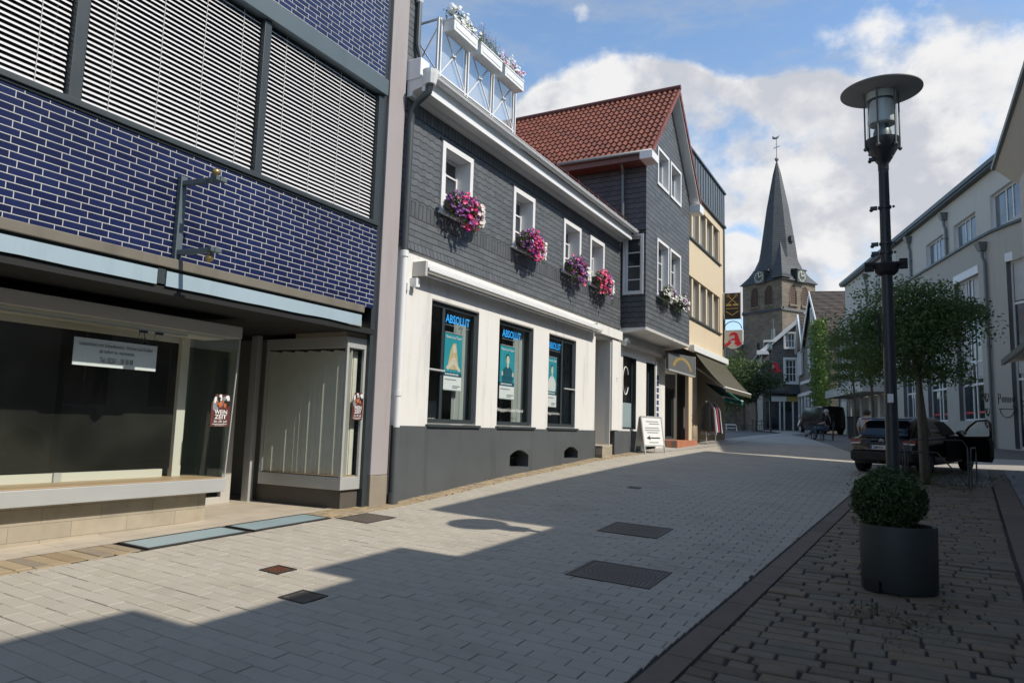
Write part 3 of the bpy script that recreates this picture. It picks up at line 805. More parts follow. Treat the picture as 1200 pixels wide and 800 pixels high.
t = thing('rental_sign', 'white rental notice hanging behind the large empty display window', 'sign', (-7.72, 4.9, .52))
bo = MB(); bo.box(-7.668, -7.658, 4.425, 5.387, .515, .808); bo.build('board', M['paper'], t)
u = (0, 1, 0); v = (0, 0, 1)
text('lettering', 'Ladenlokal mit Schaufenster, Vitrine und Keller', t, M['ink'], (-7.656, 4.906, .729), u, v, .043, .85)
text('lettering', 'ab sofort zu vermieten.', t, M['ink'], (-7.656, 4.906, .664), u, v, .043, .41)
text('lettering', 'Tel.: 02261 - 28 38 88', t, M['ink'], (-7.656, 4.906, .563), u, v, .058, .385)
mb = MB()
for yy in (5.20, 5.28): mb.tube([(-7.665, yy, .808), (-7.69, 5.24, .9), (-7.72, 5.24, .985)], .004, 5)
mb.build('hanging_wire', M['dark_steel'], t)
mb = MB()
for yy in (5.20, 5.40):
    mb.box(-7.745, -7.705, yy, yy+.085, .955, .98); mb.tube([(-7.72, yy-.01, .955), (-7.72, yy-.015, .85), (-7.72, yy+.03, .9)], .004, 5)
mb.build('clip', M['ink'], t)

def event_poster(lb, org, w, h):
    """a round-edged sticker: figures above, WEIN ZEIT below"""
    t = thing('event_poster', lb, 'poster', org, 'event posters stuck on the glass')
    x, y, z = org
    mb = MB(); mb.prism([(y-w*.5, z-h*.5), (y+w*.42, z-h*.5), (y+w*.5, z-h*.38), (y+w*.5, z+h*.28), (y+w*.36, z+h*.5), (y-w*.3, z+h*.5), (y-w*.5, z+h*.2)], lambda a, b, d: (x+d, a, b), 0, .003)
    mb.build('sheet', M['maroon'], t)
    r2 = random.Random(3)
    for nm, mt in (('figure', M['paper']), ('figure', M['ink']), ('figure', M['orange']), ('figure', M['grey_ink'])):
        mb = MB()
        for k in range(6):
            cy = y + r2.uniform(-.38, .36)*w; cz = z + r2.uniform(.05, .42)*h; r = r2.uniform(.06, .13)*w
            mb.prism([(cy+r*math.cos(a)*r2.uniform(.6, 1.2), cz+r*1.2*math.sin(a)*r2.uniform(.7, 1.2)) for a in [i*.9 for i in range(7)]], lambda a, b, d: (x+d, a, b), .003, .0045 + .0004*k)
        mb.build(nm, mt, t)
    text('lettering', 'WEIN', t, M['paper'], (x+.006, y, z-.11*h), u, v, .13*h, .66*w, bold=.02)
    text('lettering', 'ZEIT', t, M['paper'], (x+.006, y, z-.26*h), u, v, .13*h, .62*w, bold=.02)
    text('lettering', '26.-28. Juli', t, M['paper'], (x+.006, y, z-.37*h), u, v, .07*h, .68*w, bold=.01)
    mb = MB(); mb.box(x+.005, x+.006, y-.4*w, y+.36*w, z-.43*h, z-.415*h); mb.box(x+.005, x+.006, y-.28*w, y+.22*w, z-.47*h, z-.46*h); mb.build('small_print', M['paper'], t)
event_poster('dark red event poster on the glass at the end of the large display window', (-7.62, 6.31, .096), .29, .405)
event_poster('dark red event poster on the glass showcase next to the pillar', (-7.078, 8.28, .23), .24, .40)
# ================================================================== SLATE-CLAD HOUSE WITH WHITE GROUND FLOOR
hs = thing('slate_house', 'grey slate clad house with white plaster ground floor and flower boxes under its windows', 'house', (-7.2, 14, -1))
YA, YB_ = 8.95, 19.12
wins = [(10.14, 10.96), (12.76, 13.54), (15.27, 16.11), (16.90, 17.70)]
wz = (3.78, 4.84)
mb = MB(); wall(mb, F7, YA, YB_, 3.63, 5.06, [(a, b, *wz) for a, b in wins]); mb.build('slate_wall', M['slate'], hs)
mb = MB(); mb.box(-7.1, -6.992, YA, YB_, 3.37, 3.625); mb.build('upright_slate_course', M['slate_vert'], hs)
mb = MB(); mb.box(-7.1, -6.986, YA, YB_, 2.93, 3.366); mb.build('straight_slate_course', M['slate_rows'], hs)
mb = MB(); mb.hexa([(-7.1,YA,2.78),(-6.95,YA,2.80),(-6.95,YB_,2.80),(-7.1,YB_,2.78),(-7.1,YA,2.93),(-6.988,YA,2.93),(-6.988,YB_,2.93),(-7.1,YB_,2.93)]); mb.build('slate_skirt', M['slate_vert'], hs)
mb = MB(); mb.box(-7.1, -6.988, YA, YB_, 5.062, 5.28); mb.build('upright_slate_course', M['slate_vert'], hs)
mb = MB()
for a, b in wins: mb.box(-6.997, -6.975, a-.16, b+.16, 4.955, 4.975)
mb.build('drip_edge', M['zinc_dark'], hs)
# ground floor
shops = [(9.95, 11.50), (12.28, 13.78), (14.56, 16.08)]
door = (17.33, 18.42)
cell = [(12.80, 13.62, -.82, -.47), (15.42, 16.22, -.70, -.43)]
mb = MB(); wall(mb, F7, YA, YB_, -.04, 2.80, [(a, b, .0, 2.12) for a, b in shops] + [(door[0], door[1], -.1, 2.42)]); mb.build('white_wall', M['white_plaster'], hs)
FP = FX(-6.965)
mb = MB(); wall(mb, FP, 8.93, 17.33, -1.7, -.035, cell); wall(mb, FP, 18.72, 19.12, -1.7, -.035)
mb.face((-6.965, 8.93, -.035), (-7.0, 8.93, -.035), (-7.0, 17.33, -.035), (-6.965, 17.33, -.035)); mb.face((-6.965, 17.33, -1.7), (-6.965, 17.33, -.035), (-7.5, 17.33, -.035), (-7.5, 17.33, -1.7))
mb.face((-6.965, 18.72, -.035), (-7.0, 18.72, -.035), (-7.0, 19.12, -.035), (-6.965, 19.12, -.035)); mb.face((-6.965, 18.72, -1.7), (-6.965, 18.72, -.035), (-7.6, 18.72, -.035), (-7.6, 18.72, -1.7))
mb.build('grey_plinth', M['grey_plinth'], hs, recalc=False)
for a, b, c, d in cell:
    w = MB(); n = 8
    w.fbox(FP, a-.01, a, c-.01, d, -.35, -.004); w.fbox(FP, b, b+.01, c-.01, d, -.35, -.004); w.fbox(FP, a, b, c-.012, c, -.35, -.004); w.fbox(FP, a, b, d, d+.012, -.35, -.004)
    for k in range(n):   # segmental arch filled in under the straight lintel
        u0, u1 = k/n, (k+1)/n; h0 = .11*(2*u0-1)**2; h1 = .11*(2*u1-1)**2
        p = lambda s, z, dd: FP(s, z, dd)
        w.hexa([p(a+(b-a)*u0, d-h0-.001, -.1), p(a+(b-a)*u1, d-h1-.001, -.1), p(a+(b-a)*u1, d-h1-.001, -.003), p(a+(b-a)*u0, d-h0-.001, -.003), p(a+(b-a)*u0, d, -.1), p(a+(b-a)*u1, d, -.1), p(a+(b-a)*u1, d, -.003), p(a+(b-a)*u0, d, -.003)])
    cw = w.build('cellar_window', M['grey_plinth'], hs)
    q = MB(); q.face(FP(a, c, -.3), FP(b, c, -.3), FP(b, d, -.3), FP(a, d, -.3)); q.build('pane', M['pane'], cw)
    q = MB(); q.fbox(FP, (a+b)/2-.02, (a+b)/2+.02, c, d, -.29, -.25); q.fbox(FP, a, b, (c+d)/2-.015, (c+d)/2+.015, -.288, -.252); q.build('bars', M['dark_steel'], cw)
# shop windows
rv = pm('grey_roughcast_reveal', (.36, .35, .34), .95, .12, 4, 60, .9)
for i, (a, b) in enumerate(shops):
    vb = ([.30], [], [.56])[i]
    w = window(hs, F7, a, b, .02, 2.10, M['dark_steel'], M['glass'], casing=0, depth=.06, fw=.075, vb=vb, bw=.08, reveal=rv, name='shop_window')
    q = MB(); q.box(-7.1, -6.93, a-.05, b+.08, -.045, -.002); q.build('sill', M['dark_steel'], w)
    if i == 0:
        q = MB(); q.tube([(-7.02, a-.0, .92), (-7.03, a+.5, .92)], .02, 8); q.build('bar', M['alu'], w)
    if i == 2:
        q = MB(); q.tube([(-7.02, b-.62, .92), (-7.02, b+.02, .92)], .02, 8); q.build('bar', M['alu'], w)
# room behind the windows
mb = MB(); mb.box(-10.5, -10.4, YA, 17, -.3, 2.7); mb.box(-10.4, -7.3, YA+.02, YA+.1, -.3, 2.7); mb.box(-10.4, -7.3, 16.9, 17, -.3, 2.7); mb.build('room_wall', M['inside_grey'], hs)
mb = MB(); mb.box(-10.4, -7.26, YA, 17, -.4, -.3); mb.build('room_floor', M['inside_dark'], hs)
mb = MB(); mb.box(-10.4, -7.26, YA, 17, 2.6, 2.7); mb.build('room_ceiling', M['inside_grey'], hs)
# door recess with step
mb = MB(); mb.box(-8.2, -7.003, door[0]-.03, door[0]-.001, -.1, 2.45); mb.box(-8.2, -7.003, door[1]+.001, door[1]+.03, -.5, 2.45); mb.box(-8.2, -7.003, door[0], door[1], 2.421, 2.45); mb.build('door_recess', M['white_plaster'], hs)
mb = MB(); mb.box(-8.15, -8.1, door[0]+.01, door[1]-.01, -.4, 2.4); dd = mb.build('door', M['alu_dull'], hs)
mb = MB(); mb.box(-8.097, -8.09, door[0]+.2, door[1]-.2, .5, 2.0); mb.build('pane', M['pane'], dd)
mb = MB(); mb.tube([(-8.06, door[1]-.12, .5), (-8.06, door[1]-.12, .9)], .02, 8); mb.build('handle', M['alu'], dd)
mb = MB(); mb.box(-8.2, -7.02, 17.34, 18.70, -.75, -.40); mb.box(-7.02, -6.78, 17.36, 17.95, -.9, -.42); mb.build('door_step', M['stone_tan'], hs, bevel=.008)
mb = MB(); mb.box(-6.998, -6.95, door[1]+.03, YB_-.02, -.02, 2.45); mb.build('white_pilaster', M['white_plaster'], hs, bevel=.006)
mb = MB(); mb.box(-6.998, -6.9, door[0]-.1, YB_-.02, 2.47, 2.72); mb.build('door_lintel', M['white_plaster'], hs, bevel=.01)
text('house_number', '7', hs, M['grey_ink'], (-6.948, 18.8, 1.30), u, v, .12)
# cassette awning over the windows
mb = MB()
mb.prism([(0, 2.63), (.16, 2.63), (.245, 2.59), (.245, 2.53), (.02, 2.515), (0, 2.53)], lambda a, z, s: (-6.998+a, s, z), 9.42, 17.2)
aw = mb.build('awning_case', M['white_paint'], hs, bevel=.004)
for k, (d, z) in enumerate(((.245, 2.50), (.22, 2.455), (.18, 2.415))):
    q = MB(); q.tube([(-6.998+d, 9.46, z), (-6.998+d, 17.14, z)], .024-.003*k, 8); q.build('front_rail', M['white_soft' if k != 1 else 'alu_dull'], aw)
q = MB(); q.box(-6.997, -6.74, 9.36, 9.419, 2.38, 2.62); q.build('end_cap', M['alu_dull'], aw)
q = MB(); q.box(-6.997, -6.87, 9.30, 9.40, 2.2, 2.34); q.build('motor_box', M['white_soft'], aw)
mb = MB(); mb.box(-6.997, -6.95, 9.18, 9.24, 2.12, 2.24); mb.build('doorbell_lamp', M['white_soft'], hs)
# upper windows: white casing, tilted sash
for i, (a, b) in enumerate(wins):
    w = window(hs, F7, a, b, wz[0], wz[1], M['white_paint'], M['pane'], casing=.10, proj=.035, depth=.24, fw=.06, vb=[.5], hb=[.36, .7], sill=.06)
    q = MB()
    if i < 2:     # left sash tilted into the room at its top
        m_ = (a+b)/2
        P = lambda s, z: (-7.23 - .0 - (z-wz[0])*.12 + .06, s, z)
        for s0_, s1_, z0_, z1_ in ((a+.06, a+.11, wz[0]+.06, wz[1]-.08), (m_-.07, m_-.02, wz[0]+.06, wz[1]-.08), (a+.06, m_-.02, wz[0]+.06, wz[0]+.11), (a+.06, m_-.02, wz[1]-.13, wz[1]-.08), (a+.06, m_-.02, wz[0]+.55, wz[0]+.58)):
            c0 = [P(s0_, z0_), P(s1_, z0_), P(s1_, z1_), P(s0_, z1_)]
            q.hexa([(x-.03, y, z) for x, y, z in c0] + c0)
        q.build('sash', M['white_paint'], w)
# eaves: soffit boards, cornice, gutter
mb = MB()
mb.prism([(0, 5.28), (.10, 5.28), (.12, 5.36), (.30, 5.40), (.36, 5.44), (.36, 5.53), (0, 5.62)], lambda a, z, s: (-6.995+a, s, z), 8.98, 19.0)
mb.build('cornice', M['white_paint'], hs, bevel=.006)
mb = MB(); mb.prism([(.305, 5.315), (.365, 5.315), (.365, 5.43), (.305, 5.396)], lambda a, z, s: (-6.995+a, s, z), 8.98, 19.0); mb.build('cornice_board', M['white_soft'], hs)
mb = MB(); pts = [(math.cos(t)*.075, math.sin(t)*.075) for t in [math.pi + math.pi*k/10 for k in range(11)]]
for (a0, b0), (a1, b1) in zip(pts[:-1], pts[1:]):
    mb.face((-6.55+a0, 8.95, 5.59+b0), (-6.55+a1, 8.95, 5.59+b1), (-6.55+a1, 19.3, 5.57+b1), (-6.55+a0, 19.3, 5.57+b0))
mb.tube([(-6.475, 8.95, 5.595), (-6.475, 19.3, 5.575)], .011, 6)
gt = mb.build('gutter', M['white_soft'], hs, smooth='auto')
mb = MB()
yy = 9.3
while yy < 19.2: mb.box(-6.64, -6.465, yy, yy+.025, 5.585, 5.6); yy += .8
mb.build('bracket', M['white_soft'], gt)
mb = MB(); mb.lathe([(.09, .0), (.13, .16), (.14, .22)], (-6.56, 9.02, 5.42), 10, rot=.3); mb.build('hopper', M['white_soft'], gt)
mb = MB(); mb.tube([(-6.56, 9.02, 5.45), (-6.58, 9.02, 5.3), (-6.78, 9.0, 5.16), (-6.88, 9.0, 5.02), (-6.9, 9.0, 4.8), (-6.9, 9.0, 2.72)], .055, 10); mb.build('downpipe', M['zinc_dark'], hs, smooth='auto')
mb = MB(); mb.tube([(-6.9, 9.0, 2.72), (-6.9, 9.0, -.06)], .052, 10); mb.lathe([(.062, 0), (.062, .08)], (-6.9, 9.0, .42), 10); mb.lathe([(.065, 0), (.065, .1)], (-6.9, 9.0, 2.62), 10); mb.build('downpipe', M['white_soft'], hs, smooth='auto')
mb = MB(); mb.tube([(-6.9, 9.0, -.06), (-6.9, 9.0, -1.25)], .055, 10); mb.lathe([(.075, 0), (.075, .2)], (-6.9, 9.0, -1.25), 10); mb.build('downpipe', M['grey_plinth'], hs, smooth='auto')
# roof, terrace floor, slate cheek on the left
M['red_tile'] = brick('red_roof_tile', (.24, .062, .035), (.17, .045, .028), (.06, .02, .014), 'XYZ', .22, .33, .01, rough=.55, bstr=.3, var=.3, ns=2.5)
mb = MB()
mb.hexa([(-6.62,12.6,5.62),(-6.62,19.1,5.60),(-9.4,19.1,7.0),(-9.4,12.6,7.0),(-6.62,12.6,5.68),(-6.62,19.1,5.66),(-9.4,19.1,7.08),(-9.4,12.6,7.08)])
mb.build('roof', M['red_tile'], hs)
mb = MB(); mb.box(-12, -6.75, 9.05, 12.6, 5.64, 5.78); mb.build('terrace_floor', M['zinc_dark'], hs)
mb = MB()
yy = 13.4
while yy < 18.9:
    mb.box(-6.70, -6.66, yy, yy+.04, 5.66, 5.86); yy += .62
for z in (5.75, 5.83): mb.tube([(-6.68, 13.3, z), (-6.68, 18.7, z)], .012, 6)
mb.build('snow_guard', M['maroon'], hs)
mb = MB(); mb.box(-11, -7.06, 8.96, 9.30, 5.3, 7.18); mb.build('slate_cheek', M['slate_x'], hs)
mb = MB(); mb.box(-7.2, -6.96, 8.95, 9.34, 7.18, 7.26); mb.lathe([(.05, 0), (.09, .14)], (-7.0, 9.22, 7.05), 8); mb.build('cheek_gutter', M['white_soft'], hs)
mb = MB(); mb.tube([(-7.0, 9.22, 7.1), (-7.0, 9.22, 6.3), (-6.98, 9.3, 6.05), (-6.9, 9.4, 5.85)], .045, 8); mb.build('downpipe', M['zinc_dark'], hs, smooth='auto')
mb = MB(); mb.box(-7.3, -6.72, 8.96, 9.2, 5.55, 5.9); mb.build('eaves_box', M['white_soft'], hs, bevel=.01)
mb = MB(); mb.box(-14, -7.5, 9.0, 19.1, 2.8, 5.6); mb.box(-14, -10.6, 9.0, 19.1, -1.6, 2.8); mb.build('body_wall', M['inside_grey'], hs)
# terrace railing: posts, rails, crossed braces, glass
rl = MB(); gl = MB()
XR = -6.92; zb, zt = 6.02, 7.02
posts = [9.72, 10.62, 11.55, 12.46]
for p in posts:
    for dy in (-.045, .045): rl.bar((XR, p+dy, 5.75), (XR, p+dy, zt), .034)
for a, b in zip(posts[:-1], posts[1:]):
    rl.bar((XR, a, zt-.0), (XR, b, zt-.0), .04); rl.bar((XR, a, zb), (XR, b, zb), .035)
    rl.bar((XR, a+.06, zb+.02), (XR, b-.06, zt-.03), .020); rl.bar((XR+.012, a+.06, zt-.03), (XR+.012, b-.06, zb+.02), .020)
    rl.lathe([(.045, -.012), (.045, .012)], (XR+.01, (a+b)/2, (zb+zt)/2), 10)
    gl.face((XR-.04, a+.05, zb), (XR-.04, b-.05, zb), (XR-.04, b-.05, zt-.05), (XR-.04, a+.05, zt-.05))
for k, x in enumerate((-7.52,)):   # return towards the back
    rl.bar((x, 9.72, 5.75), (x, 9.72, zt), .035)
    rl.bar((x+.6, 9.72, zb), (x, 9.72, zt-.1), .02); rl.bar((x+.6, 9.72, zt-.1), (x, 9.72, zb), .02)
for z in (zt, zb): rl.bar((XR, 9.72, z), (-7.52, 9.72, z), .03)
tr = rl.build('terrace_railing', M['white_paint'], hs)
rg = glass('railing_glass', (.86, .92, .94), boost=1.5)
_t = rg.node_tree; _o = _t.nodes['Material Output']; _s = _o.inputs[0].links[0].from_socket
_d = N(_t, 'ShaderNodeBsdfDiffuse'); _d.inputs[0].default_value = (.7, .74, .76, 1); _m = N(_t, 'ShaderNodeMixShader'); _m.inputs[0].default_value = .3  # milky diffuse share stands for the sky's reflection in the glass
L(_t, _s, _m.inputs[1]); L(_t, _d.outputs[0], _m.inputs[2]); L(_t, _m.outputs[0], _o.inputs[0])
gl.build('pane', rg, tr)

# ---- flower boxes and planters
def bloom(mb, c, r):
    n = Vector((.75+rng.uniform(-.3, .3), rng.uniform(-.6, .3), .45+rng.uniform(-.4, .4))).normalized()
    t = n.orthogonal().normalized(); b = n.cross(t); c = Vector(c)
    mb.cur = rng.random(); k = 5; ph = rng.uniform(0, 6.28)
    for i in range(k):
        a0 = ph + i*2*math.pi/k; a1 = a0 + 2*math.pi/k*.9
        mb.face(c - n*r*.25, c + (t*math.cos(a0) + b*math.sin(a0))*r, c + (t*math.cos((a0+a1)/2) + b*math.sin((a0+a1)/2))*r*1.18 + n*r*.1, c + (t*math.cos(a1) + b*math.sin(a1))*r)
def flower_box(cy, w, x, z, label, zones, group='flower boxes under the windows', drop=.56, nb=150, tw=None):
    t = thing('flower_box', label, 'flower box', (x, cy, z-.1), group)
    mb = MB(); mb.box(x-.07, x+.05, cy-w*.40, cy+w*.40, z-.14, z+.02); mb.build('trough', M['trough'], t, bevel=.008)
    lf = MB()
    def pt(sp):
        a = rng.uniform(0, 1)
        q = (sp-.5)
        zz = z + .22*(1-(2*q)**2)*rng.random() + .05 - drop*rng.random()**1.3*(1-.5*(2*q)**2)
        xx = x + .10 + .14*math.sqrt(max(0, 1-(2*q)**2))*rng.random() - .04*(zz > z+.1)
        return (xx, cy + q*w*1.08 + rng.gauss(0, .02), zz)
    for k in range(int(900*w)): lf.leaf(pt(rng.random()), .055, .6)
    for k in range(9):                       # trailing shoots of uneven length
        p = Vector(pt(rng.random())); p.z = z - .1 - .25*rng.random(); L_ = rng.uniform(.06, .3)
        for j in range(int(L_*60)): lf.leaf((p.x+.02+rng.gauss(0, .012), p.y+rng.gauss(0, .015)+.1*j/60*(k % 3-1), p.z-j/60), .042, .5)
    lf.build('leaves', M['leaf_box'], t, recalc=False)
    mbs = {}
    for kind, lo, hi, n in zones:
        m = mbs.setdefault(kind, MB())
        for k in range(n):
            p = pt(min(1, max(0, rng.gauss((lo+hi)/2, (hi-lo)/3.2))))
            bloom(m, (p[0]+.04, p[1], p[2]), rng.uniform(.024, .042))
    for kind, m in mbs.items():
        m.build('blossoms', M['fl_'+kind], t, recalc=False)
    return t
PKW = [('purple', 0, .75, 110), ('pink', .35, .85, 95), ('white', .82, 1.2, 150)]
X_ = -6.9
flower_box(10.55, 1.04, X_, 3.88, 'flower box of pink and purple petunias, nearest one to the concrete pillar', PKW)
flower_box(13.2, 1.0, X_, 3.88, 'flower box of purple and pink petunias under the second slate house window', PKW)
flower_box(15.63, 1.02, X_, 3.86, 'mostly purple flower box under the third slate house window', [('purple', .1, .8, 110), ('pink', .3, .7, 28), ('white', .8, 1.1, 50)])
flower_box(17.34, 1.02, X_, 3.86, 'bright pink and white flower box under the slate house window nearest the bay', [('pink', .1, .6, 90), ('purple', .5, .9, 40), ('white', .7, 1.1, 70)])
for i, (a, b) in enumerate(((9.80, 10.58), (10.70, 11.50), (11.62, 12.40))):
    t = thing('planter_box', ('white planter of white flowers hung on the terrace railing above the downpipe', 'white planter of lavender in the middle of the terrace railing', 'white planter of pink and white flowers at the far end of the terrace railing')[i], 'planter', (XR+.1, (a+b)/2, 6.8), 'planters on the terrace railing')
    mb = MB(); mb.box(XR+.03, XR+.25, a, b, 6.80, 7.02); mb.box(XR+.02, XR+.26, a-.01, b+.01, 7.0, 7.03); mb.box(XR+.251, XR+.258, a+.06, b-.06, 6.86, 6.97); mb.build('box', M['white_soft'], t, bevel=.006)
    lf = MB(); fl = MB(); fl2 = MB()
    for k in range(330):
        y = rng.uniform(a, b); h = rng.random()
        zz = 7.03 + h*(.22 if i != 1 else .2)
        lf.leaf((XR+.13+rng.gauss(0, .06), y, zz), .05, .5)
    if i == 1:
        for k in range(46):
            y = rng.uniform(a, b); x = XR+.13+rng.gauss(0, .04); top = 7.25+rng.random()*.22
            lf.tube([(x, y, 7.03), (x+rng.gauss(0, .03), y+rng.gauss(.02, .05), top)], .003, 4)
            for q in range(4): bloom(fl, (x+rng.gauss(0, .03), y+rng.gauss(.02, .05), top-.03*q), .012)
    else:
        for k in range(130):
            bloom(fl if (i == 0 or k % 3) else fl2, (XR+.17+rng.gauss(0, .06), rng.uniform(a-.03, b+.05), 7.05+rng.random()*.26), .03)
    lf.build('leaves', M['leaf_box'] if i != 1 else foliage('lavender_leaf', (.12, .15, .05), (.26, .28, .13)), t, recalc=False)
    fl.build('blossoms', M['fl_white'] if i != 1 else foliage('lavender_bloom', (.10, .09, .22), (.22, .2, .4), .2), t, recalc=False)
    if fl2.f: fl2.build('blossoms', foliage('pale_pink_petal', (.6, .25, .4), (.8, .45, .6), .2), t, recalc=False)

# ---- posters and lettering in the shop windows
def ad_poster(y0, y1, z0, z1, label, who, let=True):
    x = -7.115
    t = thing('window_poster', label, 'poster', (x, (y0+y1)/2, z0), 'teal advertising posters in the shop windows')
    w, h = y1-y0, z1-z0
    mb = MB(); mb.box(x-.004, x, y0, y1, z0, z1); mb.build('sheet', M['teal'], t)
    mb = MB(); mb.box(x, x+.002, y0, y1, z0+.235*h, z0+.31*h); mb.build('band', M['teal_dark'], t)
    mb = MB(); mb.box(x+.001, x+.003, y0, y1, z0, z0+.235*h); mb.build('caption', M['paper'], t)
    mb = MB()
    for k, (a, b, zz) in enumerate(((.06, .7, .17), (.5, .94, .06), (.5, .8, .03))): mb.box(x+.004, x+.005, y0+a*w, y0+b*w, z0+zz*h, z0+(zz+.018)*h)
    mb.build('small_print', M['grey_ink'], t)
    mb = MB()
    for k in range(9): mb.box(x+.004, x+.005, y0+(.08+.085*k)*w, y0+(.08+.085*k+.06)*w, z0+.262*h, z0+.287*h)
    mb.build('small_print', M['paper'], t)
    text('lettering', 'Komm ins Team!', t, M['paper'], (x+.004, (y0+y1)/2, z1-.085*h), u, v, .05*h, .86*w, bold=.012)
    cy, F = (y0+y1)/2 + .02*w, lambda a, b, d: (x+d, a, b)
    zc = z0+.72*h
    def el(m, yy, zz, ry, rz, d0, d1, n=16): m.prism([(yy+ry*math.cos(2*math.pi*i/n), zz+rz*math.sin(2*math.pi*i/n)) for i in range(n)], F, d0, d1)
    hair, skin, top = MB(), MB(), MB()
    if who == 'blond':
        hair.prism([(cy-.06*w, z1-.17*h), (cy+.12*w, z1-.16*h), (cy+.2*w, zc-.08*h), (cy+.26*w, z0+.48*h), (cy+.2*w, z0+.36*h), (cy-.18*w, z0+.36*h), (cy-.3*w, z0+.46*h), (cy-.18*w, zc-.02*h)], F, .001, .003)
        el(skin, cy+.03*w, zc+.01*h, .1*w, .075*h, .003, .004)
        skin.prism([(cy-.05*w, zc-.14*h), (cy+.1*w, zc-.14*h), (cy+.3*w, z0+.42*h), (cy+.42*w, z0+.36*h), (cy+.3*w, z0+.33*h), (cy, z0+.46*h), (cy-.3*w, z0+.34*h), (cy-.42*w, z0+.38*h)], F, .003, .0045)
    else:
        d = who == 'man'
        el(hair, cy-.02*w, zc+.06*h, .12*w, .075*h, .001, .003)
        el(skin, cy, zc+.02*h, .105*w, .085*h, .003, .004)
        skin.prism([(cy-.05*w, zc-.05*h), (cy+.06*w, zc-.05*h), (cy+.06*w, zc-.13*h), (cy-.05*w, zc-.13*h)], F, .002, .0035)
        top.prism([(cy-.1*w, zc-.10*h), (cy+.12*w, zc-.10*h), (cy+.32*w, zc-.17*h), (cy+.4*w, z0+.42*h), (cy+.34*w, z0+.312*h), (cy-.34*w, z0+.312*h), (cy-.4*w, z0+.42*h), (cy-.3*w, zc-.17*h)], F, .001, .003)
        skin.prism([(cy-.4*w, z0+.42*h), (cy-.3*w, z0+.44*h), (cy-.33*w, z0+.52*h), (cy-.41*w, z0+.5*h)], F, .003, .004)
        skin.prism([(cy+.3*w, z0+.44*h), (cy+.4*w, z0+.42*h), (cy+.41*w, z0+.5*h), (cy+.33*w, z0+.52*h)], F, .003, .004)
        top.build('shirt', M['teal_dark' if d else 'cloth_white'], t)
    hair.build('hair', M['blond' if who == 'blond' else 'dark_hair'], t)
    skin.build('figure', pm('poster_skin', (.62, .52, .42), .6, .2, 12, 60, 0), t)
    mb = MB(); mb.tube([(x+.002, y0, z1+.012), (x+.002, y1, z1+.012)], .01, 6); mb.tube([(x+.002, y0, z0-.01), (x+.002, y1, z0-.01)], .008, 6); mb.build('rail', M['alu'], t)
ad_poster(10.55, 11.13, .62, 1.62, 'teal poster showing a long haired blond woman in the shop window nearest the pillar', 'blond')
ad_poster(12.55, 13.17, .56, 1.62, 'teal poster showing a man in a dark shirt in the middle shop window', 'man')
ad_poster(14.72, 15.24, .48, 1.60, 'teal poster showing a figure in a pale shirt in the shop window beside the doorway', 'pale')
for a, b in ((10.50, 11.30), (12.55, 13.35), (14.68, 15.36)):
    lt = text('lettering', 'ABSOLUT', hs, M['letter_blue'], (-7.084, (a+b)/2, 1.80), u, v, .15, (b-a), bold=.02)
    mb = MB(); mb.box(-7.086, -7.084, a, b, 1.755, 1.762); mb.build('underline', M['grey_ink'], hs)
text('lettering', 'Pädagogisch-Soziales Personal', hs, M['paper'], (-7.084, 12.98, .30), u, v, .07, 1.1)
text('lettering', 'Pädagogisch-Soziales Personal', hs, M['paper'], (-7.084, 15.05, .30), u, v, .06, .66)
t = thing('radiator', 'pale ribbed radiator inside the shop window nearest the pillar', 'radiator', (-7.6, 10.7, .1))
mb = MB()
for k in range(12): mb.box(-7.66, -7.58, 10.5+.06*k, 10.545+.06*k, .05, .42)
mb.build('ribs', M['inside_pale'], t, bevel=.008)
mb = MB(); mb.tube([(-7.62, 10.5, .09), (-7.62, 11.22, .09)], .015, 6); mb.tube([(-7.62, 10.5, .38), (-7.62, 11.22, .38)], .015, 6); mb.build('pipe', M['inside_pale'], t)
cm_ = pm('grey_green_curtain', (.42, .44, .41), .85, .15, 2, 100, .1)
for ya, yb, lb in ((11.02, 11.52, 'grey curtain behind the glass of the shop window nearest the pillar'), (13.30, 13.80, 'grey curtain behind the glass of the middle shop window')):
    t = thing('room_curtain', lb, 'curtain', (-7.4, ya, .0)); mb = MB(); pv = None
    for k in range(30):
        y = ya+(yb-ya)*k/29; x = -7.24+.025*math.sin(k*1.3)+.008*math.sin(k*3.1)
        if pv: mb.face((pv[0], pv[1], -.25), (x, y, -.25), (x, y, 2.5), (pv[0], pv[1], 2.5))
        pv = (x, y)
    mb.build('cloth', cm_, t, smooth=True)
# ================================================================== GABLED SLATE HOUSE
gh = thing('gabled_house', 'slate gabled house with red tiled roof and upper floors jutting over the pavement', 'house', (-7, 21.5, -.6))
XB = -6.28; FB = FX(XB)
by0, by1, ridge_y, ridge_z = 19.2, 23.85, 21.5, 10.72
sl = (10.72-7.75)/(21.5-18.75)
top = lambda y: ridge_z - .12 - sl*abs(y-ridge_y)
upw = [(20.28, 21.28), (21.62, 22.66)]; uz = (7.36, 8.36)
midw = [(20.26, 21.28), (21.60, 22.62)]; mz = (4.02, 5.55)
ops = [(a, b, *uz) for a, b in upw] + [(a, b, *mz) for a, b in midw]
mb = MB(); wall(mb, FB, by0, by1, 2.85, 7.2, ops)
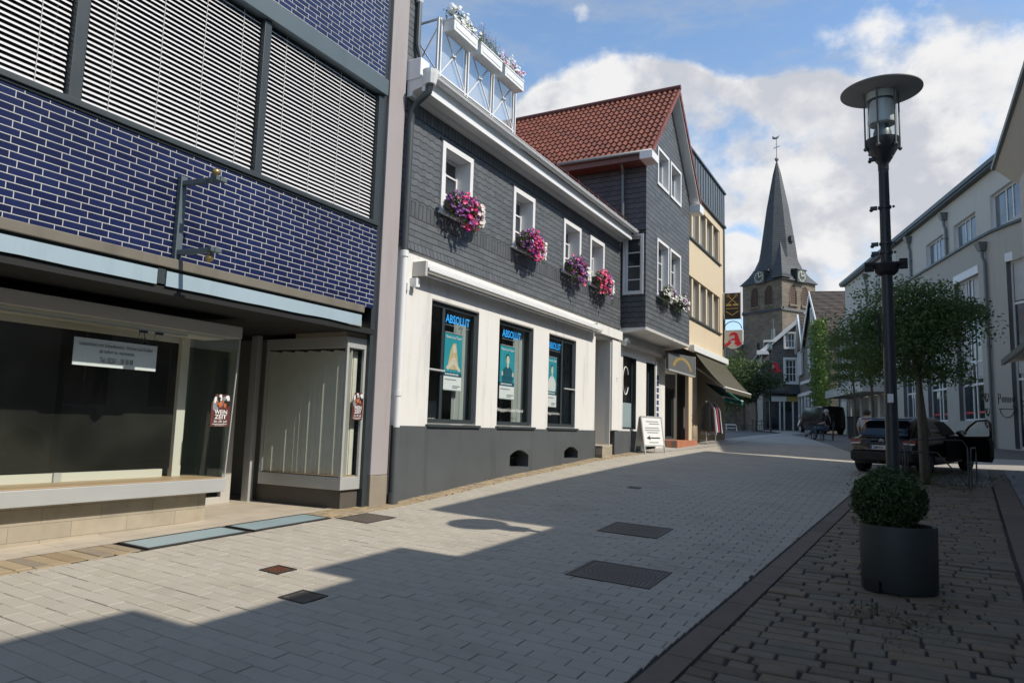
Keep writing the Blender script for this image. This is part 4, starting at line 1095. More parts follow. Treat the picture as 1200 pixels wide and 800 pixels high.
# gable part above: slice into columns under the rake
ss = sorted(set([by0, by1, ridge_y] + [v for a in upw for v in a] + [by0 + (by1-by0)*k/14 for k in range(15)]))
for a, b in zip(ss[:-1], ss[1:]):
    m_ = (a+b)/2
    op = [w for w in upw if w[0] < m_ < w[1]]
    lo = 7.2
    if op:
        mb.face(FB(a, 7.2, 0), FB(b, 7.2, 0), FB(b, uz[0], 0), FB(a, uz[0], 0)); lo = uz[1]
    if min(top(a), top(b)) > lo: mb.face(FB(a, lo, 0), FB(b, lo, 0), FB(b, top(b), 0), FB(a, top(a), 0))
M['slate_bay'] = slate('slate_bay', 'YZ', row=.15, wid=.3, scal=.012)
mb.build('front_wall', M['slate_bay'], gh, recalc=False)
FS = FYn(by0)
sw = (-6.88, -6.42, 3.86, 5.45)
M['slate_fish'] = slate('slate_fish', 'XZ', row=.15, wid=.22, scal=.028, col=(.07, .077, .085))
mb = MB(); wall(mb, FS, -12, XB, 2.85, top(by0), [sw]); mb.build('side_wall', M['slate_fish'], gh, recalc=False)
mb = MB(); wall(mb, FYn(by1), -12, XB, 2.85, top(by1)); mb.build('side_wall', M['slate_fish'], gh, recalc=False)
window(gh, FS, *sw, M['white_paint'], M['pane'], casing=.07, proj=.03, depth=.06, fw=.05, hb=[.23, .47, .72], bw=.03)
mb = MB(); mb.fbox(FS, -7.0, XB+.03, 5.62, 5.70, 0, .09); mb.build('side_ledge', M['zinc_dark'], gh)
mb = MB(); mb.box(-7.2, XB-.01, by0+.01, by1-.01, 2.80, 2.86); mb.hexa([(-7.0,by0,2.70),(XB+.0,by0,2.79),(XB+.0,by1,2.79),(-7.0,by1,2.70),(-7.0,by0,2.80),(XB+.02,by0,2.86),(XB+.02,by1,2.86),(-7.0,by1,2.80)]); mb.build('jetty_soffit', M['white_plaster'], gh)
for a, b in upw: window(gh, FB, a, b, *uz, M['white_paint'], M['pane_sky'], casing=.09, proj=.035, depth=.16, fw=.06, vb=[.5])
for a, b in midw: window(gh, FB, a, b, *mz, M['white_paint'], M['pane'], casing=.09, proj=.035, depth=.16, fw=.06, vb=[.5], hb=[.36, .68], sill=.06)
# roof: two slopes of pantiles, waved along the eaves and stepped row by row
def tiled(y_e, z_e, y_r, z_r, x0, x1, name, par, mat, tw=.175, rows=14, fine=6):
    mb = MB(); n = int(abs(x1-x0)/tw*fine)
    nrm = Vector((0, z_r-z_e, -(y_r-y_e)) ).normalized()
    if nrm.z < 0: nrm = -nrm
    prev = None
    for r in range(rows):
        for e in (0, 1):
            t = (r + e*.999)/rows
            line = []
            for k in range(n+1):
                x = x0 + (x1-x0)*k/n
                ph = (x/tw) % 1
                wv = .028*math.sin(ph*2*math.pi)
                h = wv + (.05 if e == 0 else .012)
                line.append(mb.vert((x + nrm.x*h, y_e + (y_r-y_e)*t + nrm.y*h, z_e + (z_r-z_e)*t + nrm.z*h)))
            if prev:
                for k in range(n):
                    mb.cur = rng.random() if False else ((math.floor((x0+(x1-x0)*k/n)/tw)*37 + r*91) % 17)/17
                    mb.facei((prev[k], prev[k+1], line[k+1], line[k]))
            prev = line
    return mb.build(name, mat, par, smooth='auto', recalc=False)
M['pantile'] = stone('red_pantile', [(.172, .054, .032), (.136, .042, .027), (.196, .062, .037), (.106, .038, .027)], .5, .25, 22, .25, 1.2)
XF = -5.95
rs = tiled(18.72, 7.72, 21.5, 10.74, -13, XF, 'roof', gh, M['pantile'])
rs2 = tiled(24.3, 7.70, 21.5, 10.74, -13, XF, 'roof', gh, M['pantile'])
mb = MB(); mb.tube([(-13, 21.5, 10.79), (XF+.02, 21.5, 10.79)], .085, 8); mb.build('ridge_tiles', M['maroon'], gh)
mb = MB()
for ye, s in ((18.72, 1), (24.3, -1)):
    a, b = (ye, 7.70), (21.5, 10.68)
    mb.hexa([(XF-.04,a[0],a[1]-.10),(XF,a[0],a[1]-.10),(XF,a[0],a[1]+.06),(XF-.04,a[0],a[1]+.06),(XF-.04,b[0],b[1]-.10),(XF,b[0],b[1]-.10),(XF,b[0],b[1]+.1),(XF-.04,b[0],b[1]+.1)])
mb.build('verge_tiles', M['red_tile'], gh)
mb = MB()
for ye in (18.72, 24.3):
    mb.hexa([(XB-.02,ye,7.50),(XF-.041,ye,7.50),(XF-.041,ye,7.62),(XB-.02,ye,7.62),(XB-.02,21.5,10.52),(XF-.041,21.5,10.52),(XF-.041,21.5,10.58),(XB-.02,21.5,10.58)])
mb.build('rake_soffit', M['white_paint'], gh)
mb = MB(); mb.box(-12.5, XF-.05, 18.72, 19.2, 7.50, 7.56); mb.box(-12.5, XF-.05, 18.70, 18.74, 7.50, 7.70); mb.build('eaves_box', pm('red_brown_board', (.16, .085, .07), .6, .2), gh)
for q in ((18.6, 19.18, 7.48, 7.70), (23.9, 24.4, 7.42, 7.70)):
    mb = MB(); mb.box(XF-.34, XF+.03, *q); mb.build('eaves_return', M['white_soft'], gh, bevel=.01)
mb = MB(); mb.tube([(-12.5, 18.66, 7.74), (XF, 18.66, 7.70)], .06, 8); mb.build('gutter', M['zinc'], gh, smooth=True)
mb = MB(); mb.tube([(-6.9, 18.68, 7.66), (-6.9, 18.9, 7.45), (-6.95, 19.1, 7.3), (-6.95, 19.12, 5.75)], .045, 8); mb.build('downpipe', M['zinc'], gh, smooth='auto')
# ground floor, set back
shopw = [(19.42, 20.58, .02, 2.1), (21.52, 22.40, -.45, 2.1)]
mb = MB(); wall(mb, F7, 19.13, 23.5, -.02, 2.8, [(a, b, max(c, -.02), d) for a, b, c, d in shopw]); wall(mb, F7, 19.13, 21.5, -1.2, -.021, []); wall(mb, F7, 22.42, 23.5, -1.2, -.021)
mb.build('ground_floor_wall', M['white_plaster'], gh, recalc=False)
mb = MB(); wall(mb, FX(-6.97), 19.13, 21.5, -1.2, -.03); mb.build('grey_plinth', M['grey_plinth'], gh)
window(gh, F7, 19.42, 20.58, .02, 2.1, M['dark_steel'], M['glass'], casing=0, depth=.12, fw=.06, name='shop_window')
mb = MB(); mb.face((-7.13, 19.45, .05), (-7.13, 20.55, .05), (-7.13, 20.55, .78), (-7.13, 19.45, .78)); mb.build('frosted_film', M['frosted'], gh)
mb = MB(); n = 40
mb.tube([(-7.125, 20.0+.24*math.cos(a), 1.42+.40*math.sin(a)) for a in [2*math.pi*k/n for k in range(3, n-2)]], .016, 5); mb.build('ring_logo', M['paper'], gh)
window(gh, F7, 21.52, 22.40, -.42, 2.1, M['dark_steel'], M['glass'], casing=0, depth=.2, fw=.11, name='door', hb=[.12])
mb = MB()
for k in range(8): mb.box(-7.215, -7.21, 21.78+.02*(k % 3), 22.0+.03*(k % 2), .35+.13*k, .42+.13*k)
mb.build('window_print', M['paper'], gh)
mb = MB(); mb.box(-9.6, -9.5, 19.2, 26, -.8, 2.7); mb.build('room_wall', M['inside_grey'], gh)
mb = MB(); mb.box(-9.5, -7.25, 19.2, 26, -.62, -.55); mb.build('room_floor', M['inside_dark'], gh)
mb = MB(); mb.prism([(0, 2.5), (.1, 2.52), (.2, 2.42), (.16, 2.33), (0, 2.38)], lambda a, z, s: (-6.998+a, s, z), 19.2, 23.3); ac = mb.build('awning_case', M['alu_dull'], gh, bevel=.005)
mb = MB(); mb.ball((-6.84, 19.25, 2.5), .07); mb.ball((-6.84, 19.42, 2.47), .06); mb.build('wall_lamp', M['white_soft'], gh, smooth=True)
# narrow blue-white banner and arched signboard
mb = MB(); mb.box(-6.99, -6.975, 22.45, 22.8, -.1, 2.2); bn = mb.build('banner', M['paper'], gh)
mb = MB()
for k in range(9): mb.box(-6.974, -6.972, 22.51, 22.75, .0+.2*k+.02, .17+.2*k)
mb.build('banner_print', pm('dark_blue_print', (.04, .06, .14), .5), bn)
mb = MB(); mb.hexa([(-6.7,22.55,1.98),(-6.6,22.55,1.98),(-6.6,25.8,1.98),(-6.7,25.8,1.98),(-6.7,22.55,2.50),(-6.6,22.55,2.50),(-6.6,25.8,2.66),(-6.7,25.8,2.66)]); sb = mb.build('sign_panel', pm('grey_sign_panel', (.11, .115, .115), .5, .15), gh, bevel=.01)
mb = MB(); mb.box(-6.72, -6.58, 22.53, 25.82, 1.93, 1.98); mb.box(-6.72, -6.58, 25.80, 25.85, 1.98, 2.68); mb.build('panel_rim', M['alu'], sb)
mb = MB(); n = 18
for k in range(n):
    a0, a1 = math.pi*(.08+.84*k/n), math.pi*(.08+.84*(k+.72)/n)
    q = lambda r, a: (24.2+1.25*r*math.cos(a), 1.99+.50*r*math.sin(a))
    mb.prism([q(.78, a0), q(1, a0), q(1, a1), q(.78, a1)], lambda a, b, d: (-6.598+d, a, b), 0, .004)
mb.build('gold_arc', M['gold'], sb)
mb = MB(); wall(mb, FX(-7.3), 23.5, 26.5, -.5, 2.8, [(23.7, 25.6, -.25, 1.5)]); mb.build('shop_front_wall', M['inside_dark'], gh)
w = window(gh, FX(-7.3), 23.7, 25.6, -.25, 1.5, M['dark_steel'], M['glass'], casing=0, depth=.05, fw=.07, vb=[.55], name='shop_window')
mb = MB()
for a, r in ((24.1, .28), (24.35, .2)): mb.prism([(a+r*math.cos(t), .35+1.3*r*math.sin(t)) for t in [k*.5 for k in range(13)]], lambda p, q, d: (-7.345+d, p, q), 0, .003)
mb.build('gold_print', M['gold'], w)
mb = MB(); mb.box(-7.3, -6.55, 23.4, 26.0, -.7, -.30); mb.build('door_step', M['step_tile'], gh, bevel=.01)
mb = MB(); mb.box(-7.0, -6.86, 26.0, 27.2, -.6, 2.6); mb.build('pier', M['cream'], gh, bevel=.01)
mb = MB(); mb.box(-13, -9.7, 19.2, 23.85, -1.2, 7.6); mb.build('body_wall', M['inside_grey'], gh)
flower_box(20.78, 1.1, XB+.1, 4.05, 'white and purple flower box under the left window of the gabled house', [('white', 0, .8, 110), ('purple', .3, 1.0, 40)], drop=.35)
flower_box(22.2, 1.15, XB+.1, 4.02, 'white and purple flower box under the right window of the gabled house', [('white', 0, .9, 110), ('purple', .2, .9, 45), ('pink', .85, 1.1, 8)], drop=.35)

# A-board in front
t = thing('sandwich_board', 'white sandwich board with a black arrow standing before the gabled house', 'sign board', (-6.5, 20.4, -.63))
zg = G(-6.5, 20.4)
FA_ = facing((-6.52, 20.05), R(68))
FA = lambda s, z, d: FA_(s*.83, zg+(z-zg)*.83, d*.83)
def lean(s, z, d): 
    p = FA(s, z, d - (z-zg)*.16); return p
mb = MB(); mb.fbox(lean, 0, 1.02, zg+.28, zg+1.22, -.02, 0); mb.build('board', M['paper'], t)
mb = MB()
for a, b, c, d in ((-.05, 0, zg, zg+1.27), (1.02, 1.07, zg, zg+1.27), (0, 1.02, zg+1.22, zg+1.27), (0, 1.02, zg+.23, zg+.28)): mb.fbox(lean, a, b, c, d, -.025, .012)
mb.build('frame', M['alu'], t)
back = lambda s, z, d: FA(s, z, d - .46 + (z-zg)*.16)
mb = MB()
for a, b, c, d in ((-.05, 0, zg, zg+1.25), (1.02, 1.07, zg, zg+1.25), (0, 1.02, zg+.23, zg+1.2)): mb.fbox(back, a, b, c, d, -.02, .0)
mb.build('rear_leaf', M['alu_dull'], t)
mb = MB()
for k, (a, b, z) in enumerate(((.2, .85, 1.08), (.35, .9, 1.0), (.12, .85, .86), (.1, .9, .78), (.2, .8, .70), (.25, .75, .36))): mb.fbox(lean, a, b, zg+z-.012, zg+z+.02, .001, .004)
mb.build('print', M['grey_ink'], t)
mb = MB(); mb.fbox(lean, .30, .85, zg+.50, zg+.54, .001, .005); mb.prism([(.14, zg+.52), (.34, zg+.44), (.30, zg+.52), (.34, zg+.60)], lambda a, b, d: lean(a, b, d), .001, .006); mb.build('arrow', M['ink'], t)

# ================================================================== CREAM BUILDING
yh = thing('cream_building', 'cream rendered building with window bands and a grey metal top storey', 'building', (-7, 29, -.3))
XY = -6.9; FY_ = FX(XY)
rows = []
for z0, z1 in ((7.24, 8.72), (4.22, 5.78)):
    rows += [(24.6, 31.25, z0, z1)]
mb = MB(); wall(mb, FY_, 23.9, 32.1, 2.95, 9.05, rows)
mb.face((XY, 32.1, -.6), (XY, 32.1, 9.05), (-14, 32.1, 9.05), (-14, 32.1, -.6))
mb.build('front_wall', M['cream'], yh, recalc=False)
for a, b, z0, z1 in rows:
    mb = MB(); mb.box(XY-.32, XY-.3, a-.05, b+.05, z0-.05, z1+.05); mb.box(XY-.3, XY-.003, a-.02, a, z0, z1); mb.box(XY-.3, XY-.003, b, b+.02, z0, z1); mb.box(XY-.3, XY-.003, a, b, z1, z1+.02); mb.build('recess', M['cream'], yh)
    mb = MB(); mb.box(XY-.3, XY+.07, a-.05, b+.1, z0-.06, z0); mb.build('sill', M['zinc_dark'], yh)
    n = 6; p = (b-a)/n
    for k in range(n):
        s0 = a + p*k + .16; s1 = a + p*(k+1) - .16
        window(yh, FX(XY-.2), s0+.04, s1-.04, z0+.05, z1-.05, M['white_paint'], M['pane_sky'], casing=.035, proj=.02, depth=.07, fw=.07, hb=[.3], bw=.05)
    for k in range(n+1):
        mb = MB(); mb.box(XY-.3, XY-.04, max(a, a+p*k-.11), min(b, a+p*k+.11), z0, z1); mb.build('pier', M['cream'], yh)
mb = MB(); mb.box(XY-.5, XY+.10, 23.9, 32.2, 9.06, 9.16); mb.build('ledge', M['zinc_dark'], yh)
mb = MB()
mb.box(-13, XY+.03, 23.9, 32.15, 9.16, 10.62)
yy = 24.0
while yy < 32.2: mb.box(XY+.028, XY+.06, yy, yy+.03, 9.16, 10.62); yy += .42
mb.build('metal_attic', M['zinc'], yh)
mb = MB(); mb.box(-13, XY+.1, 23.9, 32.2, 10.62, 10.70); mb.build('roof_edge', M['zinc_dark'], yh)
mb = MB(); mb.box(-13.5, -8.6, 23.9, 32.05, -.8, 9.0); mb.build('body_wall', M['inside_grey'], yh)
mb = MB(); mb.box(-8.6, -8.5, 26, 32, -.6, 2.9); mb.build('shop_back_wall', M['inside_dark'], yh)
mb = MB(); mb.box(XY+.02, XY+.22, 26.1, 31.9, 2.92, 3.16); mb.build('awning_case', M['white_soft'], yh, bevel=.02)
mb = MB(); mb.tube([(XY+.04, 31.95, 3.3), (XY+.04, 31.95, 9.0)], .04, 8); mb.build('downpipe', M['zinc'], yh)
# striped awning with arm, green one under it
def striped(name, c1, c2, w):
    m, t, b = nt(name); sp = N(t, 'ShaderNodeSeparateXYZ'); L(t, coords(t), sp.inputs[0])
    s = math_(t, 'GREATER_THAN', math_(t, 'FRACT', math_(t, 'DIVIDE', sp.outputs[1], w)), .82)
    L(t, mixc(t, s, c1, c2), b.inputs['Base Color']); b.inputs['Roughness'].default_value = .85
    tr = N(t, 'ShaderNodeBsdfTranslucent'); L(t, mixc(t, s, c1, c2), tr.inputs[0]); mx = N(t, 'ShaderNodeMixShader'); mx.inputs[0].default_value = .25
    L(t, b.outputs[0], mx.inputs[1]); L(t, tr.outputs[0], mx.inputs[2]); L(t, mx.outputs[0], t.nodes['Material Output'].inputs[0]); return m
def awning(label, ya, yb, x1, z0, z1, mat, name='awning', sag=.07):
    t = thing(name, label, 'awning', (XY, (ya+yb)/2, z0))
    mb = MB(); n = 10
    for k in range(n):
        a, b = k/n, (k+1)/n
        p = lambda q: (XY+.1+(x1-XY-.1)*q, z0+(z1-z0)*q - sag*math.sin(math.pi*q))
        (xa, za), (xb, zb) = p(a), p(b)
        mb.hexa([(xa,ya,za-.012),(xb,ya,zb-.012),(xb,yb,zb-.012),(xa,yb,za-.012),(xa,ya,za),(xb,ya,zb),(xb,yb,zb),(xa,yb,za)])
    mb.build('cloth', mat, t, smooth='auto')
    mb = MB(); mb.tube([(x1, ya-.05, z1), (x1, yb+.05, z1)], .04, 8); mb.build('front_rail', M['white_soft'], t)
    mb = MB()
    for k in range(16):
        a = ya+(yb-ya)*k/16; b = ya+(yb-ya)*(k+1)/16
        mb.prism([(a, z1), (b, z1), (b, z1-.12), ((a+b)/2, z1-.18), (a, z1-.12)], lambda s, z, d: (x1+.03+d, s, z), 0, .008)
    mb.build('valance', mat, t)
    mb = MB()
    for yy in (ya+.3, yb-.3):
        mb.bar((XY+.05, yy, z0-.55), ((XY+x1)/2, yy+.5, (z0+z1)/2-.32), .05); mb.bar(((XY+x1)/2, yy+.5, (z0+z1)/2-.32), (x1-.03, yy, z1-.03), .05)
    mb.build('folding_arm', M['alu'], t)
    return t
awning('olive and brown striped awning stretched out below the cream building', 26.5, 31.4, -5.70, 2.95, 1.62, striped('olive_stripe', (.105, .098, .064), (.04, .037, .028), .34))
awning('small green awning under the striped awning of the cream building', 28.2, 31.8, -6.1, 1.9, 1.35, striped('green_stripe', (.01, .20, .13), (.005, .10, .07), .3), sag=.03)
# signs projecting from the far corner
t = thing('hairdresser_sign', 'dark brown projecting sign with golden scissors and comb on the cream building', 'shop sign', (-6.5, 31.8, 5.5))
FSg = FYn(31.8)
mb = MB(); mb.fbox(FSg, -6.82, -6.16, 4.92, 6.06, -.12, 0); mb.build('panel', pm('dark_brown_sign', (.018, .014, .012), .35, .1), t, bevel=.006)
mb = MB(); mb.fbox(FSg, -6.155, -6.11, 4.9, 6.08, -.14, .01); mb.fbox(FSg, -6.87, -6.825, 4.9, 6.08, -.14, .01); mb.build('edge', M['white_soft'], t)
mb = MB()
P = lambda x, z, d: FSg(x, z, d)
for s in (-1, 1):
    cx = -6.49
    mb.bar(P(cx-s*.20, 5.56, .012), P(cx+s*.14, 5.90, .012), .03, .02, up=(0, 1, 0))
    n = 14
    mb.tube([P(cx+s*(.17+.05*math.cos(a)), 5.94+.05*math.sin(a), .012) for a in [2*math.pi*k/n for k in range(n+1)]], .011, 5)
    mb.bar(P(cx+s*.03, 5.53, .012), P(cx+s*.26, 5.53, .012), .08, .02, up=(0, 1, 0))
    mb.bar(P(cx-s*.26, 5.25, .012), P(cx, 5.08, .012), .035, .02, up=(0, 1, 0))
mb.fbox(FSg, -6.75, -6.23, 5.36, 5.39, .003, .01)
mb.build('scissors_emblem', M['gold'], t)
t = thing('pharmacy_sign', 'white projecting pharmacy sign with red gothic A below the scissors sign', 'shop sign', (-6.45, 31.9, 4.0))
FS2 = FYn(31.75)
pts = [(-6.82, 4.42), (-6.06, 4.42)] + [(-6.44+.38*math.cos(a), 3.98+.34*math.sin(a)) for a in [-math.pi*k/12 for k in range(13)]]
mb = MB(); mb.prism(pts, P := (lambda a, b, d: FS2(a, b, d)), -.12, 0); mb.build('panel', pm('ivory_sign', (.62, .58, .52), .4, .05), t, bevel=.004)
mb = MB(); mb.tube([P(-6.06, 4.42, -.06)] + [P(x, z, -.06) for x, z in pts[2:]], .035, 6); mb.build('edge', M['white_soft'], t)
mb = MB(); mb.tube([P(-6.84+.74*(.5-.5*math.cos(math.pi*k/10)), 4.48+.33*math.sin(math.pi*k/10), -.06) for k in range(11)], .02, 6); mb.bar(P(-6.88, 3.6, -.06), P(-6.88, 5.1, -.06), .04); mb.build('bracket', M['dark_steel'], t)
def gothic_A(name, par, F, cx, cz, h, d0, d1, cross=True):
    q = [(-.62,-.42),(-.40,-.5),(-.12,-.26),(-.22,-.21),(-.15,-.07),(.11,-.07),(.14,-.20),(.06,-.30),(.30,-.5),(.66,-.30),(.49,-.25),(.38,.10),(.30,.38),(.10,.5),(-.16,.44),(-.30,.24),(-.20,.10),(-.10,.26),(.04,.30),(.11,.20),(.09,.06),(-.20,.03),(-.38,-.22),(-.50,-.28)]
    mb = MB(); mb.prism([(cx+a*h, cz+b*h) for a, b in q], lambda a, b, d: F(a, b, d), d0, d1); o = mb.build(name, M['red'], par)
    if cross:
        m2 = MB(); m2.fbox(F, cx-.36*h, cx+.02*h, cz+.10*h, cz+.15*h, d1, d1+.006); m2.fbox(F, cx-.2*h, cx-.15*h, cz-.05*h, cz+.26*h, d1, d1+.006); m2.build('cross', M['paper'], o)
    return o
gothic_A('red_letter', t, FS2, -6.45, 4.02, .62, .001, .012)
# clothes rack under the awning
t = thing('clothes_rack', 'rack of dark and white clothes outside the shop under the striped awning', 'clothes rack', (-6.35, 27.2, G(-6.35, 27.2)))
zg = G(-6.35, 27.2)
mb = MB()
for yy in (26.5, 27.9):
    mb.tube([(-6.35, yy, zg+.06), (-6.35, yy, zg+1.55)], .018, 6); mb.tube([(-6.6, yy, zg+.05), (-6.1, yy, zg+.05)], .018, 6)
mb.tube([(-6.35, 26.4, zg+1.55), (-6.35, 28.0, zg+1.55)], .018, 6); mb.build('frame', M['alu'], t)
cols = [M['ink'], M['maroon'], M['grey_ink'], M['paper'], M['ink'], pm('pink_cloth', (.6, .08, .16), .8), M['ink'], M['paper']]
for k in range(8):
    yy = 26.5 + .19*k; mb = MB(); n = 8; lo = zg+rng.uniform(.3, .6)
    for j in range(n):
        a, b = j/n, (j+1)/n
        f = lambda q: -.24+.48*q
        th = lambda q: .04+.035*math.sin(q*12+k)
        mb.hexa([(-6.35+f(a)*1.15,yy-th(a),lo+.04*math.sin(a*9)),(-6.35+f(b)*1.15,yy-th(b),lo+.04*math.sin(b*9)),(-6.35+f(b)*1.15,yy+th(b),lo),(-6.35+f(a)*1.15,yy+th(a),lo),(-6.35+f(a)*.8,yy-.02,zg+1.5-.25*abs(2*a-1)**2),(-6.35+f(b)*.8,yy-.02,zg+1.5-.25*abs(2*b-1)**2),(-6.35+f(b)*.8,yy+.02,zg+1.5-.25*abs(2*b-1)**2),(-6.35+f(a)*.8,yy+.02,zg+1.5-.25*abs(2*a-1)**2)])
    mb.build('garment', cols[k], t, smooth='auto')
# ================================================================== CHURCH
ch = thing('church', 'stone church tower with a tall pointed slate spire and clocks', 'church', (-14.95, 104, 0))
cx, cy, ha = -14.95, 104.0, 3.35
angL = R(-121.8)                           # outward normal of the shaded face
nL = Vector((math.cos(angL), math.sin(angL), 0)); nR = Vector((-nL.y, nL.x, 0))
c0 = Vector((cx, cy, 0))
def face_frame(n):
    s = Vector((-n.y, n.x, 0))
    return lambda a, z, d: tuple(c0 + s*a + n*(ha+d) + Vector((0, 0, z)))
FL, FR = face_frame(nL), face_frame(nR)
FB2, FB3 = face_frame(-nL), face_frame(-nR)
M['church_stone'] = brick('church_stone', (.20, .165, .125), (.13, .11, .088), (.10, .09, .075), 'XZY', .5, .24, .012, rough=.9, bstr=.6, var=.45, ns=.6)
mb = MB()
bel = [(-1.85, -.55), (.55, 1.85)]
for F in (FL, FR, FB2, FB3):
    wall(mb, F, -ha, ha, -1, 20.6, [(a, b, 17.2, 19.9) for a, b in bel] if F in (FL, FR) else [])
mb.build('tower_wall', M['church_stone'], ch, recalc=False)
for F in (FL, FR):
    for a, b in bel:
        w = MB(); n = 8; m_ = (a+b)/2; r = (b-a)/2
        for k in range(n):
            u0, u1 = -1+2*k/n, -1+2*(k+1)/n
            h = lambda q: 19.9 - .95*(1-math.sqrt(max(0, 1-q*q)))
            w.hexa([F(m_+r*u0, h(u0), -.4), F(m_+r*u1, h(u1), -.4), F(m_+r*u1, h(u1), -.01), F(m_+r*u0, h(u0), -.01), F(m_+r*u0, 19.92, -.4), F(m_+r*u1, 19.92, -.4), F(m_+r*u1, 19.92, -.01), F(m_+r*u0, 19.92, -.01)])
        w.fbox(F, a-.12, a-.002, 17.1, 19.0, -.3, .07); w.fbox(F, b+.002, b+.12, 17.1, 19.0, -.3, .07); w.fbox(F, a-.2, b+.2, 16.95, 17.2, -.3, .2)
        bw_ = w.build('belfry_window', M['church_stone'], ch)
        w = MB()
        for k in range(11): 
            z = 17.25+.24*k
            w.hexa([F(a, z, -.25), F(b, z, -.25), F(b, z+.02, -.05), F(a, z+.02, -.05), F(a, z+.17, -.27), F(b, z+.17, -.27), F(b, z+.19, -.07), F(a, z+.19, -.07)])
        w.build('louvre', pm('brown_louvre', (.085, .05, .035), .7, .2), bw_)
mb = MB()
for F in (FL, FR, FB2, FB3):
    mb.hexa([F(-ha-.2,16.3,-.1),F(ha+.2,16.3,-.1),F(ha+.2,16.3,.2),F(-ha-.2,16.3,.2),F(-ha-.2,16.75,-.1),F(ha+.2,16.75,-.1),F(ha,16.6,.02),F(-ha,16.6,.02)])
mb.build('string_course', M['slate_spire'], ch)
# spire: square eaves drawn into an octagon, flared
prof = [(20.45, 3.66, 1), (20.7, 3.46, 1), (21.6, 3.08, .72), (22.7, 2.78, .4), (24.0, 2.56, .12), (25.6, 2.38, 0), (31.5, 1.5, 0), (36.5, .55, 0), (38.4, .06, 0)]
mb = MB(); rings = []
s = Vector((-nL.y, nL.x, 0))
for z, r, sq in prof:
    ring = []
    for k in range(16):
        a = 2*math.pi*k/16
        oc = r/ math.cos(((a + math.pi/8) % (math.pi/4)) - math.pi/8) * math.cos(math.pi/8)*1.02
        sqr = r/max(abs(math.cos(a)), abs(math.sin(a)))
        rr = oc*(1-sq) + sqr*sq
        ring.append(mb.vert(c0 + nL*math.cos(a)*rr + s*math.sin(a)*rr + Vector((0, 0, z))))
    rings.append(ring)
for a, b in zip(rings[:-1], rings[1:]):
    for k in range(16): mb.facei((a[k], a[(k+1) % 16], b[(k+1) % 16], b[k]))
mb.facei(rings[0][::-1])
sp = mb.build('spire', M['slate_spire'], ch)
mb = MB(); mb.tube([c0+Vector((0,0,38.3)), c0+Vector((0,0,42.0))], .05, 6); mb.ball(c0+Vector((0,0,38.6)), .28, 10, 7)
mb.bar(c0+nR*.55+Vector((0,0,40.4)), c0-nR*.55+Vector((0,0,40.4)), .07)
n_ = Vector((.97, -.22, 0))
mb.prism([(-.55, .1), (-.2, .0), (.2, .02), (.5, .5), (.25, .35), (0, .2), (-.3, .35), (-.6, .6)], lambda a, b, d: c0 + n_*a + Vector((0, d, 41.6+b)), -.03, .03)
mb.build('weathercock', M['zinc'], ch)
# corner spirelets over the eaves
for q in (nL+nR,):
    b0 = c0 + q.normalized()*4.1
    mb = MB(); ap = c0 + q.normalized()*3.4 + Vector((0, 0, 26.0))
    base = [b0 + (nL*a + nR*b)*.85 + Vector((0, 0, 21.2)) for a, b in ((-1,-1),(1,-1),(1,1),(-1,1))]
    for k in range(4): mb.face(base[k], base[(k+1) % 4], ap)
    low = [p + Vector((0, 0, -.5)) for p in base]
    for k in range(4): mb.face(low[k], low[(k+1) % 4], base[(k+1) % 4], base[k])
    mb.build('corner_spirelet', M['slate_spire'], ch)
mb = MB()
a0, a1 = 26.3, 27.1
b0 = c0 + nR*2.2
mb.hexa([tuple(b0 + s2*x + nR*y + Vector((0, 0, z))) for z in (26.2, 27.0) for x, y, s2 in ((-.3, -.6, nL), (.3, -.6, nL), (.3, .3, nL), (-.3, .3, nL))])
mb.build('roof_hatch', M['zinc_dark'], ch)
for F in (FL, FR):
    mb = MB(); mb.fbox(F, -.85, .85, 20.3, 21.95, -.4, .50); mb.hexa([F(-1.0,21.95,-1.2),F(1.0,21.95,-1.2),F(1.0,21.95,.62),F(-1.0,21.95,.62),F(-.9,22.4,-1.6),F(.9,22.4,-1.6),F(.9,22.1,.58),F(-.9,22.1,.58)])
    ck = mb.build('clock', M['zinc_dark'], ch)
    d = MB(); n = 28
    for k in range(n):
        A0, A1 = 2*math.pi*k/n, 2*math.pi*(k+1)/n
        d.face(F(.74*math.cos(A0), 21.15+.74*math.sin(A0), .51), F(.74*math.cos(A1), 21.15+.74*math.sin(A1), .51), F(0, 21.15, .51))
    d.build('dial', pm('dark_dial', (.045, .06, .055), .5, .1), ck)
    d = MB()
    for k in range(12):
        a = math.pi*k/6; q = lambda r, t: F(r*math.cos(a) - t*math.sin(a), 21.15 + r*math.sin(a) + t*math.cos(a), .53)
        w_ = .05
        d.face(q(.5, -w_), q(.68, -w_), q(.68, w_), q(.5, w_))
    for a, l in ((R(20), .53), (R(100), .7)):
        q = lambda r, t: F(r*math.cos(a) - t*math.sin(a), 21.15 + r*math.sin(a) + t*math.cos(a), .54)
        d.face(q(-.1, -.06), q(l, -.05), q(l, .05), q(-.1, .06))
    for k in range(n):
        A0, A1 = 2*math.pi*k/n, 2*math.pi*(k+1)/n
        d.face(*[F(r*math.cos(A), 21.15+r*math.sin(A), .53) for r, A in ((.72, A0), (.77, A0), (.77, A1), (.72, A1))])
    d.build('numerals', pm('pale_gilt', (.62, .62, .52), .4, .05), ck)
mb = MB(); mb.fbox(FL, -.9, -.5, 8.5, 12.2, -.01, .03); mb.fbox(FL, -.9, -.5, 4.0, 6.0, -.01, .03); mb.build('slit_window', M['black_void'], ch)
